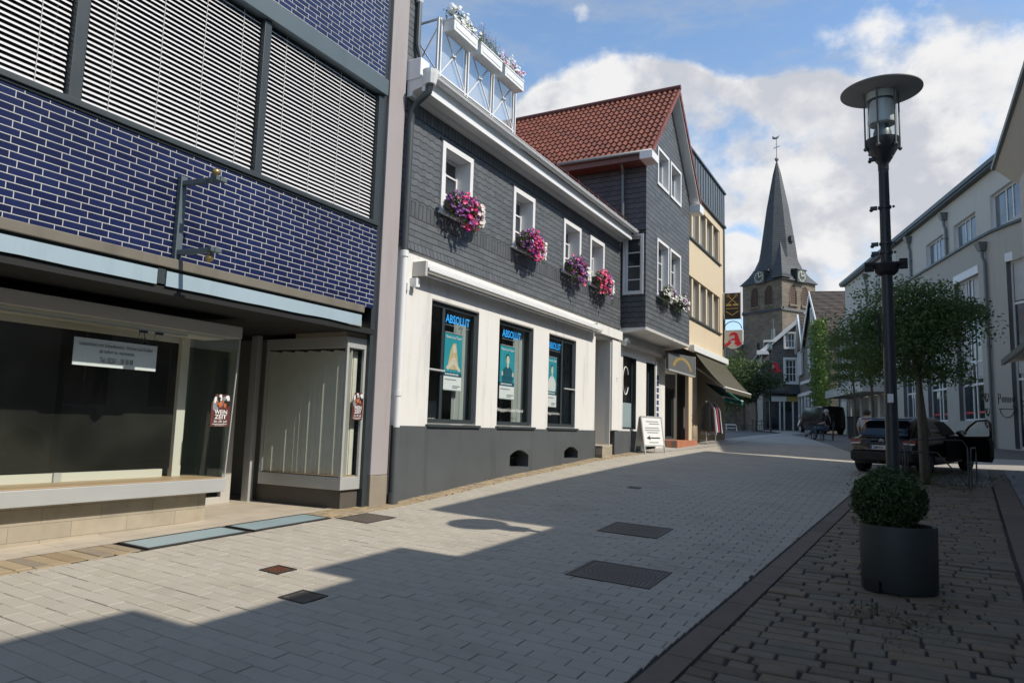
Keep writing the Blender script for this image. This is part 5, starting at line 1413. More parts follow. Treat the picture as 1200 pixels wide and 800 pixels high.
# nave with pale ledge
mb = MB()
P = lambda a, z, d: FL(a-5.6, z, d+1.2)
mb.fbox(P, -1.6, 2.1, -1, 12.3, -8, 0)
mb.build('nave_wall', M['church_stone'], ch)
mb = MB(); mb.fbox(P, -1.7, 2.3, 8.3, 8.8, -8, .35); mb.build('nave_ledge', M['white_plaster'], ch)

# ================================================================== OLD HOUSES BEFORE THE CHURCH
def off(F): return lambda s, z, d: F(s, z, d+.19)      # window boxes standing just proud of the wall
def gable_house(name, label, p, ang, w, eave, peak, depth, wall_m, roof_m, x_peak=.5, over=.35, barge=None):
    t = thing(name, label, 'house', (p[0], p[1], G(*p)))
    F = facing(p, ang)
    xp = w*x_peak
    mb = MB(); z0 = -1.0
    for s0_, s1_ in ((0, xp), (xp, w)):
        tz = lambda q: eave + (peak-eave)*(q/xp if q <= xp else (w-q)/(w-xp))
        mb.face(F(s0_, z0, 0), F(s1_, z0, 0), F(s1_, tz(s1_), 0), F(s0_, tz(s0_), 0))
    mb.face(F(0, z0, 0), F(0, eave, 0), F(0, eave, -depth), F(0, z0, -depth)); mb.face(F(w, z0, 0), F(w, eave, 0), F(w, eave, -depth), F(w, z0, -depth))
    mb.build('wall', wall_m, t, recalc=False)
    sl_ = (peak-eave)/xp; sr = (peak-eave)/(w-xp)
    mb = MB()
    for (s_, z_), (s2, z2) in (((-over, eave-over*sl_), (xp, peak)), ((w+over, eave-over*sr), (xp, peak))):
        mb.hexa([F(s_, z_+.05, over), F(s2, z2+.05, over), F(s2, z2+.05, -depth), F(s_, z_+.05, -depth), F(s_, z_+.25, over), F(s2, z2+.25, over), F(s2, z2+.25, -depth), F(s_, z_+.25, -depth)])
    mb.build('roof', roof_m, t)
    mb = MB()
    for (s_, z_), (s2, z2) in (((-over, eave-over*sl_), (xp, peak)), ((w+over, eave-over*sr), (xp, peak))):
        mb.hexa([F(s_, z_-.22, over+.005), F(s2, z2-.22, over+.005), F(s2, z2-.22, over+.07), F(s_, z_-.22, over+.07), F(s_, z_+.26, over+.005), F(s2, z2+.26, over+.005), F(s2, z2+.26, over+.07), F(s_, z_+.26, over+.07)])
    mb.build('bargeboard', barge or M['white_paint'], t)
    return t, F
M['old_tile'] = brick('old_roof_tile', (.06, .042, .032), (.045, .033, .027), (.02, .016, .014), 'YZX', .35, .36, .05, bstr=.9, var=.4)
M['old_slate'] = slate('old_house_slate', 'XZ', row=.22, wid=.3, col=(.13, .12, .11))
M['shingle'] = slate('weathered_shingle', 'YZ', row=.22, wid=.3, col=(.19, .175, .15))
# pharmacy house, front towards the street
t, F = gable_house('pharmacy_house', 'slate house with white windows and red pharmacy A below the church tower', (-12.35, 74.6), R(14), 8.6, 8.15, 12.0, 9, M['old_slate'], M['slate_far'])
window(t, off(F), 2.15, 3.05, 8.5, 9.9, M['white_paint'], M['pane_sky'], casing=.15, proj=.06, depth=.12, vb=[.33, .66], hb=[.5], fw=.08, bw=.05)
window(t, off(F), 2.15, 3.15, 5.1, 7.3, M['white_paint'], M['pane'], casing=.22, proj=.08, depth=.12, vb=[.33, .66], hb=[.36, .68], fw=.09, bw=.06)
gothic_A('red_letter', t, F, 1.15, 6.5, 1.0, .12, .2)
mb = MB(); mb.fbox(F, -.5, .6, 7.8, 8.2, -.1, .5); mb.build('eaves_return', M['white_paint'], t)
mb = MB(); mb.fbox(F, .2, 2.2, 3.95, 4.2, .02, .8); mb.hexa([F(2.3,3.9,.02),F(4.6,3.9,.02),F(4.6,3.9,1.2),F(2.3,3.9,1.2),F(2.9,5.0,.02),F(4.6,5.0,.02),F(4.6,5.0,.1),F(2.9,5.0,.1)]); mb.build('awning', M['dark_steel'], t)
mb = MB(); mb.fbox(F, .8, 2.2, 3.2, 3.7, .02, .12); sg = mb.build('shop_sign', M['paper'], t)
mb = MB(); mb.fbox(F, 2.25, 3.9, 3.2, 3.7, .02, .13); mb.build('shop_sign', pm('yellow_sign', (.45, .33, .10), .5), t)
mb = MB()
for a in (.6, 1.5, 1.9, 2.7, 3.3): mb.fbox(F, a, a+.14, -.5, 3.18, .02, .1)
mb.build('shop_post', M['white_paint'], t)
mb = MB(); mb.fbox(F, .3, 6.5, .5, 3.18, .003, .012); mb.build('shop_glass', M['pane'], t)
# weathered house with the vine: one main gable, a lower one at its left
t2, F2 = gable_house('shingled_house', 'weathered shingled house with a tall white trimmed gable and brown tiled roof', (-8.12, 72.04), R(-73.3), 8.0, 8.2, 12.45, 9, M['shingle'], M['old_tile'], x_peak=.51, over=.25)
for a, b in ((-2.35, -1.7), (-1.3, -.6), (2.85, 3.55), (4.85, 5.6)): window(t2, off(F2), a, b, 5.7, 7.8, M['white_paint'], M['white_soft'], casing=.09, proj=.06, depth=.1, fw=.07)
window(t2, off(F2), 4.3, 5.1, 9.2, 11.0, M['white_paint'], M['pane'], casing=.12, proj=.06, depth=.1, hb=[.5])
mb = MB(); mb.fbox(F2, -3.4, -.01, -1, 8.2, -5, -.01); mb.build('side_wall', M['shingle'], t2)
mb = MB(); mb.fbox(F2, -3.2, 8.0, 3.6, 3.9, .0, .2); mb.fbox(F2, .4, 5.0, 4.6, 4.85, .0, .5); mb.build('shop_canopy', M['white_plaster'], t2)
mb = MB()
for a in (-3.2, -1.6, .1, 1.6, 3.2, 5.2, 7.3): mb.fbox(F2, a, a+.4, -.5, 3.58, .0, .12)
mb.build('shop_post', M['white_paint'], t2)
mb = MB(); mb.fbox(F2, -3.1, 7.9, .4, 3.4, .004, .02); mb.build('shop_glass', M['pane'], t2)
mb = MB(); q = lambda a, b, d: F2(a, b, d)
mb.prism([(-3.5, 8.0), (-1.9, 11.3), (-.1, 8.4)], q, -4, .1); g2 = mb.build('small_gable', M['shingle'], t2)
mb = MB()
for (a, b), (c, d) in (((-3.65, 7.8), (-1.9, 11.4)), ((0.0, 8.2), (-1.9, 11.4))): mb.hexa([q(a,b-.2,.1),q(c,d-.2,.1),q(c,d-.2,.3),q(a,b-.2,.3),q(a,b+.15,.1),q(c,d+.15,.1),q(c,d+.15,.3),q(a,b+.15,.3)])
mb.build('bargeboard', M['white_paint'], g2)
mb = MB(); mb.prism([(-3.7, 7.9), (-1.9, 11.45), (.1, 8.3), (.1, 8.5), (-1.9, 11.65), (-3.7, 8.1)], q, -4.5, .09); mb.build('tiles', M['old_tile'], g2)
# grey low house between tower and pharmacy
t3 = thing('grey_outbuilding', 'small dark grey house with a flat white roof edge below the church tower', 'house', (-11.5, 88, 0))
F3 = facing((-14.2, 88), R(10))
mb = MB(); mb.fbox(F3, 0, 6, -1, 10.6, -6, 0); mb.build('wall', M['slate_far'], t3)
mb = MB(); mb.fbox(F3, -.2, 6.3, 10.6, 10.9, -6, .3); mb.fbox(F3, 3.1, 6.4, 12.0, 12.5, -6, .3); mb.build('roof_edge', M['white_plaster'], t3)
mb = MB(); mb.fbox(F3, 3.2, 6.2, 10.9, 12.0, -6, 0); mb.build('upper_wall', M['slate_far'], t3)
mb = MB(); p = F3(.9, 10.9, -.6); mb.tube([p, (p[0], p[1], p[2]+1.4)], [.25, .2], 8); mb.tube([(p[0], p[1], p[2]+1.4), (p[0], p[1], p[2]+2.6)], .04, 6); mb.build('flue', M['zinc'], t3)
# old stone wall and houses closing the street on the left
t4 = thing('stone_wall', 'old stone wall behind the trees at the bend of the street', 'wall', (-20, 66, 0))
mb = MB(); mb.box(-34, -12.6, 66, 67, -1, 3.2); mb.build('masonry', M['church_stone'], t4)
mb = MB(); mb.box(-34, -12.5, 65.9, 67.1, 3.2, 3.4); mb.build('coping', M['plain_stone'], t4)
# ================================================================== GREY MODERN BUILDING (right)
gb = thing('grey_building', 'long grey rendered building with a bowed front and tall window strips', 'building', (2, 42, -.3))
poly = [Vector(p) for p in ((-4.33, 59.6), (2.63, 36.5), (3.0, 35.4), (3.3, 34.6), (3.72, 33.8), (4.2, 33.0), (5.4, 31.4), (7.2, 29.6), (9.5, 28.0), (13, 26.6), (22, 26.4))]
acc = [0]
for a, b in zip(poly[:-1], poly[1:]): acc.append(acc[-1]+(b-a).length)
def FC(s, z, d):
    for k in range(len(poly)-1):
        if s <= acc[k+1] or k == len(poly)-2:
            a, b = poly[k], poly[k+1]; t = (s-acc[k])/(acc[k+1]-acc[k]); dr = (b-a).normalized(); p = a+(b-a)*t
            if t > .8 and k < len(poly)-2:
                dr = (dr*(1.3-t) + (poly[k+2]-b).normalized()*(t-.8)*1.2).normalized()
            n = Vector((dr.y, -dr.x))
            return (p.x + n.x*d, p.y + n.y*d, z)
M['grey_render'] = pm('grey_render', (.44, .42, .375), .9, .05, .7, 100, .3, dirt=.12)
M['pale_render'] = pm('pale_grey_render', (.54, .52, .475), .9, .05, .7, 100, .3, dirt=.1)
H = 8.42
strips = [(14.8, 16.9), (18.55, 21.0), (22.42, 24.95), (26.95, 29.6)]
ops = [(a, b, .82 if i != 3 else -.3, 7.05 if i >= 2 else 6.9) for i, (a, b) in enumerate(strips)]
ops += [(3.2, 11.6, -.6, 2.65)]
mb = MB(); wall(mb, FC, 0, acc[-1], -1, H, ops, acc[1:-1] + [acc[1]-.3]); mb.build('front_wall', M['grey_render'], gb, recalc=False)
mb = MB()
br = sorted(set(acc)); 
for a, b in zip(br[:-1], br[1:]):
    mb.hexa([FC(a,H,-.3),FC(b,H,-.3),FC(b,H,.10),FC(a,H,.10),FC(a,H+.10,-.3),FC(b,H+.10,-.3),FC(b,H+.10,.10),FC(a,H+.10,.10)])
    mb.face(FC(a,H+.06,-.2),FC(b,H+.06,-.2),FC(b,H+.06,-2.6),FC(a,H+.06,-2.6))
mb.build('parapet_cap', M['zinc_dark'], gb, recalc=False)
for i, (a, b) in enumerate(strips):
    z0, z1 = ops[i][2], ops[i][3]
    hb = [(2.38-z0)/(z1-z0), (3.36-z0)/(z1-z0), (5.35-z0)/(z1-z0)]
    w = window(gb, FC, a, b, z0, z1, M['white_soft'], M['pane'], casing=0, depth=.18, fw=.09, vb=[.42, .58], hb=hb, bw=.09, name='window_strip', reveal=M['zinc'])
    q = MB(); q.fbox(FC, a-.02, b+.02, z1-.02, z1+.32, -.1, .03); q.build('blind_box', M['white_soft'], w)
    nc = pm('net_curtain_%d' % i, (.50, .50, .49), .7, .25, 1.4, 60, 0)
    for za, zb in ((2.6, 3.3), (3.45, 5.25), (5.45, z1-.1)):   # curtains behind the panes
        for sa, sb in ((a+.15, a+(b-a)*.36), (a+(b-a)*.64, b-.2)):
            if rng.random() < .75:
                q = MB(); n = 6
                for k in range(n):
                    s1, s2 = sa+(sb-sa)*k/n, sa+(sb-sa)*(k+1)/n
                    q.face(FC(s1, za, -.195-.006*(k % 2)), FC(s2, za, -.195-.006*((k+1) % 2)), FC(s2, zb, -.195-.006*((k+1) % 2)), FC(s1, zb, -.195-.006*(k % 2)))
                q.build('net_curtain', nc, w)
    q = MB()
    for sa, sb in ((a+.2, a+(b-a)*.38), (a+(b-a)*.62, b-.2)): q.fbox(FC, sa, sb, z0+.32, z0+.40, -.205, -.195)
    if i in (1, 2): q.build('red_stripe', M['red'], w)
# entrance under a flat canopy
mb = MB(); mb.fbox(FC, 2.4, 12.4, 2.66, 3.2, -.2, 1.5); mb.build('entrance_canopy', M['pale_render'], gb)
mb = MB()
for s in (3.3, 5.4, 7.6, 9.6, 11.3): mb.fbox(FC, s, s+.5, -.7, 2.65, -.5, -.05)
mb.build('entrance_pillar', M['pale_render'], gb)
mb = MB(); mb.fbox(FC, 3.1, 11.7, -.7, 2.7, -1.3, -1.2); mb.build('entrance_back', M['inside_dark'], gb)
mb = MB(); mb.fbox(FC, .3, 2.3, -.6, 2.5, .005, .05); mb.build('side_gate', M['alu_dull'], gb)
# upper storey set back
tp = [Vector((-3.85, 60.8)), Vector((7.2, 24.1))]
dt = (tp[1]-tp[0]).normalized(); LT = (tp[1]-tp[0]).length
FT = lambda s, z, d: (tp[0].x+dt.x*s+dt.y*d, tp[0].y+dt.y*s-dt.x*d, z)
HT = 11.55
tw = [(25.45, 28.3, 8.95, 10.5), (21.42, 23.95, 9.0, 10.3), (17.66, 20.1, 9.1, 10.3), (8.3, 9.15, 9.2, 11.0), (30.6, 33.2, 8.95, 10.5)]
mb = MB(); wall(mb, FT, 0, LT, 8.2, HT, tw); wall(mb, lambda s, z, d: FT(LT, z, -s), 0, 9, 8.2, HT); wall(mb, lambda s, z, d: FT(0, z, -s), 0, 9, -1, HT); mb.build('upper_wall', M['pale_render'], gb, recalc=False)
for k, (a, b, c, d) in enumerate(tw):
    w = window(gb, FT, a, b, c, d, M['white_paint'], M['pane_sky'], casing=.0, depth=.16, fw=.08, vb=[.40, .6] if b-a > 1.5 else [], bw=.08)
mb = MB(); mb.fbox(FT, 12.6, 15.2, 8.4, HT-.05, .002, .02); mb.build('recess_shade_panel', M['grey_render'], gb)  # flush darker panel stands for a recess, its shade put into the colour
mb = MB(); mb.fbox(FT, -.3, LT+.3, HT, HT+.10, -9, .30); mb.fbox(FT, -.3, LT+.3, HT+.10, HT+.30, -9, .36); mb.build('roof_edge', M['zinc_dark'], gb)
mb = MB(); mb.fbox(FT, -.3, LT+.3, HT+.3, HT+.4, -9, .2); mb.build('roof', M['zinc'], gb)
def hopper_pipe(F, s, zt, zb, par):
    mb = MB(); mb.hexa([F(s-.12,zt-.35,.03),F(s+.12,zt-.35,.03),F(s+.12,zt-.35,.24),F(s-.12,zt-.35,.24),F(s-.22,zt,.02),F(s+.22,zt,.02),F(s+.22,zt,.36),F(s-.22,zt,.36)])
    mb.tube([F(s, zt-.3, .14), F(s+.02, zt-.6, .14), F(s+.1, zt-.85, .1), F(s+.1, zb, .1)], .07, 8)
    mb.lathe([(.1, 0), (.1, .08)], F(s+.1, zb+(zt-zb)*.5, .1), 8)
    mb.build('downpipe', M['zinc'], par, smooth='auto')
hopper_pipe(FC, 25.62, 8.15, -.6, gb)
hopper_pipe(FT, 20.6, 11.2, 8.5, gb); hopper_pipe(FT, 15.3, 11.4, 8.5, gb); hopper_pipe(FT, 6.2, 11.2, 8.5, gb); hopper_pipe(FC, .25, 7.9, -.6, gb)
# sprayed scrawls
def stroke(mb, F, pts, r=.012): mb.tube([F(s, z, .012) for s, z in pts], r, 5)
mb = MB()
for s0_, z0_, sc in ((25.05, 1.75, 1), (25.1, 1.15, .9), (25.0, .65, .8)):
    for k in range(4):
        stroke(mb, FC, [(s0_+sc*(.1*k+.09*math.cos(a*1.3+k)), z0_+sc*(.18*math.sin(a+k*1.7))) for a in [j*.5 for j in range(9)]], .014)
mb.build('graffiti', M['ink'], gb)
mb = MB(); zc = 1.35
for j, L_ in enumerate(([(0,0),(0,.42),(.13,.40),(.15,.26),(.0,.2)], [(.24,.1),(.22,.24),(.33,.26),(.34,.08),(.24,.08)], [(.42,.06),(.43,.26),(.52,.24),(.54,.05)], [(.62,.04),(.63,.24),(.72,.22),(.74,.02)], [(.80,.22),(.87,.06),(.98,.26),(.84,-.16)])):
    stroke(mb, FC, [(26.1+a, zc+b+.1) for a, b in L_], .013)
stroke(mb, FC, [(26.2+.42*math.cos(a)+.4, zc-.1+.34*math.sin(a)) for a in [-math.pi+math.pi*k/10 for k in range(11)]], .014)
stroke(mb, FC, [(26.1, zc-.09), (27.15, zc-.13), (26.98, zc-.0), (27.2, zc-.13), (26.98, zc-.28)], .014)
mb.build('graffiti', M['ink'], gb)
mb = MB()
for s0, s1 in ((0, acc[-1]),):
    for a, b in zip(br[:-1], br[1:]): mb.face(FC(a, -1, -9), FC(b, -1, -9), FC(b, H, -9), FC(a, H, -9))
    mb.face(FC(acc[-1], -1, 0), FC(acc[-1], -1, -9), FC(acc[-1], H, -9), FC(acc[-1], H, 0))
mb.build('back_wall', M['grey_render'], gb, recalc=False)

# ================================================================== CORNER BUILDING AND ITS NEIGHBOUR (right, mostly outside the picture)
cb_ = thing('corner_building', 'pale corner building with wide eaves at the right edge of the street', 'building', (4, 16, -.8))
XE, XW = 2.36, 2.88
cb_ops = [(10.2, 11.6, .2, 2.3), (12.6, 14.0, .2, 2.3), (15, 16.4, .2, 2.3)] + [(a, a+1.2, 3.6, 5.2) for a in (10.2, 12.8, 15.4, 18.0)]
FW = lambda s, z, d: (XW-d, s, z)
mb = MB(); wall(mb, FW, 9.2, 22.9, -1.8, 7.0, cb_ops); mb.face((XW, 22.9, -1.8), (12, 22.9, -1.8), (12, 22.9, 7), (XW, 22.9, 7)); mb.face((XW, 9.2, -1.8), (12, 9.2, -1.8), (12, 9.2, 7), (XW, 9.2, 7)); mb.build('wall', M['pale_render'], cb_, recalc=False)
for o in cb_ops: window(cb_, FW, *o, M['white_paint'], M['pane'], casing=.0, depth=.14, vb=[.5])
mb = MB(); mb.hexa([(XE+.02,9.25,7.46),(XW,9.25,6.95),(XW,23.3,6.95),(XE+.02,23.3,7.46),(XE+.02,9.25,7.5),(XW,9.25,7.5),(XW,23.3,7.5),(XE+.02,23.3,7.5)]); mb.build('eaves_soffit', M['pale_render'], cb_)
mb = MB(); mb.tube([(XE, 9.25, 7.52), (XE, 23.35, 7.52)], .075, 8); mb.build('gutter', M['zinc'], cb_, smooth='auto')
mb = MB(); mb.hexa([(XE,9.2,7.51),(12,9.2,7.51),(12,23.4,7.51),(XE,23.4,7.51),(XE,9.2,7.60),(6.5,9.2,10.2),(6.5,23.4,10.2),(XE,23.4,7.60)]); mb.build('roof', M['old_tile'], cb_)
mb = MB(); mb.hexa([(2.2,12,1.90),(XW,12,2.0),(XW,21.4,2.0),(2.2,21.4,1.90),(2.2,12,1.97),(XW,12,2.5),(XW,21.4,2.5),(2.2,21.4,1.97)]); mb.build('porch_roof', M['white_plaster'], cb_)
mb = MB(); mb.box(2.12, 2.2, 11.95, 21.45, 1.86, 1.99); mb.build('porch_fascia', M['dark_steel'], cb_)
nb_ = thing('neighbour_building', 'flat roofed building with a stepped parapet behind the sett pavement', 'building', (5, 2, -1.5))
steps = [(-14, .2, 5.6), (.2, 3.82, 6.28), (3.82, 5.48, 5.62), (5.48, 6.83, 6.18), (6.83, 9.18, 5.42)]
mb = MB()
nops = [(a, a+1.3, .0, 2.2) for a in (-9, -6, -3, 0, 3, 6)] + [(a, a+1.1, 2.9, 4.5) for a in (-9, -6, -3, 0, 3, 6)]
FN = lambda s, z, d: (XE-d, s, z)
for a, b, h in steps:
    wall(mb, FN, a, b, -2.6, h, [o for o in nops if o[1] > a and o[0] < b], [])
    mb.face((XE, a, h), (XE, b, h), (XE+.4, b, h), (XE+.4, a, h))
    mb.face((XE+.4, a, 4), (XE+.4, b, 4), (XE+.4, b, h), (XE+.4, a, h))
for (a, b, h), (a2, b2, h2) in zip(steps[:-1], steps[1:]): mb.face((XE, b, min(h, h2)), (XE+.4, b, min(h, h2)), (XE+.4, b, max(h, h2)), (XE, b, max(h, h2)))
mb.face((XE, 9.18, -2), (XE, 9.18, 5.42), (12, 9.18, 5.42), (12, 9.18, -2)); mb.face((XE, -14, -3), (XE, -14, 5.6), (12, -14, 5.6), (12, -14, -3))
mb.face((XE+.4, -14, 5.2), (12, -14, 5.2), (12, 9.18, 5.2), (XE+.4, 9.18, 5.2))
mb.build('wall', M['pale_render'], nb_, recalc=False)
for o in nops: window(nb_, FN, *o, M['white_paint'], M['pane'], casing=.0, depth=.12, vb=[.5])

# ================================================================== STREET LAMP, PLANTER, TREES
def street_lamp(name, label, x, y, hh=5.0, r=.078, group=None, disc=.41):
    z = G(x, y)
    t = thing(name, label, 'street lamp', (x, y, z), group)
    zt = z + hh*.90
    mb = MB(); mb.tube([(x, y, z), (x, y, z+.5), (x, y, zt-.05)], [r, r, r*.74], 20); mb.lathe([(r*1.35, 0), (r*1.35, .05), (r*1.05, .09)], (x, y, z), 16); mb.build('pole', M['lamp_pole'], t, smooth='auto')
    mb = MB(); mb.lathe([(r*.8, -.10), (r*.8, -.03), (.075, .0), (.17, .17), (.175, .24), (.155, .25)], (x, y, zt), 24); mb.build('cup', M['lamp_pole'], t, smooth='auto')
    mb = MB()
    for k in range(6):
        a = k*math.pi/3 + .3; px, py = x+.175*math.cos(a), y+.175*math.sin(a)
        mb.tube([(px, py, zt+.12), (px, py, zt+.78)], .010, 6); mb.ball((px, py, zt+.14), .022, 8, 5)
    mb.build('rod', M['zinc'], t)
    mb = MB(); mb.lathe([(.15, .24), (.15, .78)], (x, y, zt), 24, cap=False); mb.build('glass_cylinder', M['glass'], t, smooth=True)
    mb = MB(); mb.lathe([(.146, .69), (.146, .772)], (x, y, zt), 24, cap=False); mb.build('bright_sky_ring', M['white_soft'], t, smooth=True)  # added white band standing for bright sky seen through the disc
    mb = MB(); mb.lathe([(.135, .42), (.14, .44), (.115, .66), (.11, .68)], (x, y, zt), 24); mb.build('reflector', M['white_soft'], t, smooth='auto')
    mb = MB(); mb.lathe([(.09, .24), (.09, .33), (.06, .42), (.03, .44)], (x, y, zt), 16); mb.build('lamp_holder', M['zinc'], t, smooth='auto')
    mb = MB(); mb.lathe([(.15, .775), (disc*.97, .785), (disc, .79), (disc, .80), (disc*.9, .812), (.12, .86), (.03, .88)], (x, y, zt), 48); mb.build('disc_shade', M['lamp_disc'], t, smooth='auto')
    return t, z, zt
M['lamp_pole'] = pm('anthracite_pole', (.020, .026, .034), .38, .12, 3, 60, .05)
M['lamp_disc'] = pm('grey_lamp_shade', (.30, .31, .32), .45, .08, 3, 60, .03)
LX, LY = -.13, 8.55
t, z, zt = street_lamp('street_lamp', 'tall dark street lamp with a round disc shade behind the planter', LX, LY, hh=4.86, r=.067)
for zz in (3.0, 2.45, 1.95, 2.05):
    mb = MB(); mb.lathe([(.066, 0), (.066, .025)], (LX, LY, zz), 14); mb.box(LX-.14, LX-.07, LY-.03, LY+.0, zz-.01, zz+.03); mb.ball((LX-.13, LY-.02, zz-.01), .02); mb.ball((LX+.085, LY-.02, zz+.01), .014); mb.build('clamp', M['lamp_pole'], t)
mb = MB(); mb.lathe([(.08, 0), (.11, .03), (.13, .11), (.10, .13)], (LX, LY, 1.72), 14); mb.box(LX-.21, LX-.12, LY-.06, LY-.02, 1.76, 1.86); mb.box(LX+.12, LX+.20, LY-.06, LY-.02, 1.77, 1.88); mb.box(LX-.2, LX+.2, LY-.07, LY-.05, 1.82, 1.85); mb.build('collar', M['black_void'], t, bevel=.006)
mb = MB(); mb.box(LX-.03, LX+.025, LY-.083, LY-.081, .36, .45); mb.build('sticker', M['paper'], t)
mb = MB(); mb.box(LX-.10, LX-.077, LY-.02, LY+.02, .95, 1.3); mb.build('cable_cover', M['black_void'], t)

px_, py_ = -.10, 7.96; zp = G(px_, py_)
t = thing('planter', 'large dark grey oval planter holding a clipped bush on the sett pavement', 'planter', (px_, py_, zp))
M['planter'] = pm('dark_grey_planter', (.028, .034, .036), .6, .15, 3, 90, .12, dirt=.2)
mb = MB(); mb.lathe([(.325, .0), (.335, .02), (.345, .59), (.338, .605), (.308, .60), (.30, .52)], (px_, py_, zp), 48, ex=.97, ey=.90, cap=False); mb.build('pot', M['planter'], t, smooth='auto')
mb = MB(); mb.lathe([(.31, .535), (.31, .54)], (px_, py_, zp), 32, ey=.9); mb.build('soil', M['soil'], t)
a = R(-128); nx, ny = math.cos(a), math.sin(a)
mb = MB(); c = Vector((px_+.33*nx*1.06, py_+.33*ny*.9, zp)); tt = Vector((-ny, nx, 0)); nn = Vector((nx, ny, 0))
mb.hexa([tuple(c + tt*p + nn*q + Vector((0, 0, zz))) for zz in (.005, .10) for p, q in ((-.08, -.05), (.08, -.05), (.08, .022), (-.08, .022))]); mb.build('notch_shade_block', M['black_void'], t)  # black block stands for the shade inside the notch
M['box_leaf'] = foliage('box_leaf', (.014, .032, .009), (.085, .145, .042), .2, .4)
bc = Vector((px_-.07, py_-.02, zp+.825))
t = thing('clipped_bush', 'round clipped box bush growing in the oval planter', 'bush', (bc.x, bc.y, zp+.6))
mb = MB()
for k in range(15000):
    d = Vector((rng.gauss(0,1), rng.gauss(0,1), rng.gauss(0,1))).normalized()
    lump = 1 + .13*mnoise.noise(d*2.3) + .09*mnoise.noise(d*6)
    rr = .315*lump*(1-.28*rng.random()**2.2) + (.07*rng.random() if rng.random() < .06 else 0)
    p = bc + Vector((d.x*rr, d.y*rr, d.z*rr*.93))
    if p.z < zp+.54: continue
    mb.leaf(p, .031, .6, bias=d*.55)
mb.build('leaves', M['box_leaf'], t, recalc=False)
mb = MB(); mb.ball(bc, .215, 16, 10, (1, 1, .9)); mb.build('inner_twigs', pm('dark_twigs', (.008, .011, .005), .95, .3, 9, 40, .5), t)
mb = MB(); mb.tube([(bc.x, bc.y, zp+.53), (bc.x, bc.y, zp+.7)], .03, 8); mb.build('stem', M['soil'], t)
# weeds
M['weed'] = foliage('weed_leaf', (.02, .045, .012), (.07, .12, .035), .2)
mb = MB()
for cx_, cy_, r_, n in ((-.28, 6.9, .14, 110), (.05, 6.75, .10, 60), (-.05, 6.35, .2, 50), (-.55, 6.6, .06, 20), (.2, 7.3, .1, 40), (.8, 17.5, .5, 420), (.1, 18.0, .4, 250)):
    for k in range(n):
        x, y = cx_+rng.gauss(0, r_), cy_+rng.gauss(0, r_)
        h = rng.random()*(.05 if cy_ < 15 else .3)
        mb.leaf((x, y, G(x, y)+.01+h), .04 if cy_ < 15 else .07, .25, flat=.3)
o = mb.build('weeds', M['weed'], recalc=False); tag(o, None, None, None, 'stuff')

M['bark'] = pm('grey_brown_bark', (.10, .085, .065), .9, .3, 6, 25, .8)
def tree(name, label, base, trunk_h, crown_c, rad, nleaf, leafm, size=.1, tr=.06, layers=None, group=None, seed=1, lean=(0, 0), clumps=60, squash=1, gap=.0):
    r2 = random.Random(seed)
    t = thing(name, label, 'tree', base, group)
    b = Vector(base); c = Vector(crown_c); top = b + Vector((lean[0], lean[1], trunk_h))
    mb = MB()
    mid = b.lerp(top, .5) + Vector((.02*trunk_h, 0, 0))
    mb.tube([b, b+Vector((0, 0, .15)), mid, top], [tr*1.35, tr, tr*.85, tr*.75], 8)
    ends = []
    cl = []
    for k in range(clumps):
        d = Vector((r2.gauss(0,1), r2.gauss(0,1), r2.gauss(0,.9))).normalized()
        q = r2.random()**.45
        p = c + Vector((d.x*rad[0]*q, d.y*rad[1]*q, d.z*rad[2]*q*squash))
        if layers: p.z = c.z + (round((p.z-c.z)/layers)*layers) + r2.gauss(0, layers*.14)
        cl.append(p)
    for k in range(13):
        p = cl[k*len(cl)//13]
        m_ = top.lerp(p, .45) + Vector((0, 0, .12*(p-top).length))
        st = b.lerp(top, r2.uniform(.8, 1))
        mb.tube([st, m_, p], [tr*.5, tr*.28, tr*.07], 5, cap=False)
    mb.build('trunk', M['bark'], t, smooth=True, recalc=False)
    lf = MB()
    per = max(1, nleaf//len(cl))
    for p in cl:
        s = r2.uniform(.6, 1.15)*min(rad)*.36
        for k in range(per):
            a_ = rng.uniform(0, 6.283); q_ = s*1.75*math.sqrt(rng.random())
            lf.leaf((p.x + q_*math.cos(a_), p.y + q_*math.sin(a_), p.z + max(-1.6, min(1.6, rng.gauss(0, 1)))*s*.36 - .10*(q_/s)**2*s), size, .52, flat=.8)
    lf.build('crown', leafm, t, recalc=False)
    return t
M['leaf_dark'] = foliage('dark_tree_leaf', (.035, .075, .020), (.13, .21, .06), .4)
M['leaf_mid'] = foliage('bright_tree_leaf', (.035, .07, .018), (.13, .19, .055), .35)
tx, ty = .36, 18.05
tree('young_tree', 'young street tree with layered dark crown and staked trunk beside the black car', (tx, ty, G(tx, ty)), 2.65, (.05, 18.3, 2.4), (1.32, 1.25, 1.2), 23000, M['leaf_dark'], .082, .065, layers=.42, seed=4, lean=(-.12, .0), clumps=88)
t = thing('tree_stake', 'wooden stake with hoop guard around the trunk of the young street tree', 'tree guard', (tx+.1, ty-.1, G(tx, ty)))
zt_ = G(tx, ty)
mb = MB(); mb.tube([(tx-.09, ty-.12, zt_), (tx-.11, ty-.1, zt_+2.3)], .04, 8); mb.build('stake', pm('grey_wood', (.16, .14, .11), .85, .3, 5, 40, .3), t)
mb = MB()
for x0, y0_, x1, y1_, h in ((-.35, -.5, .75, -.2, .95), (-.45, .35, -.4, -.55, .75), (.8, -.25, .95, .6, .8)):
    a = Vector((tx+x0, ty+y0_, zt_)); b = Vector((tx+x1, ty+y1_, zt_)); up = Vector((0, 0, h))
    mb.tube([a, a+up*.85, a.lerp(b, .08)+up, a.lerp(b, .92)+up, b+up*.85, b], .016, 6)
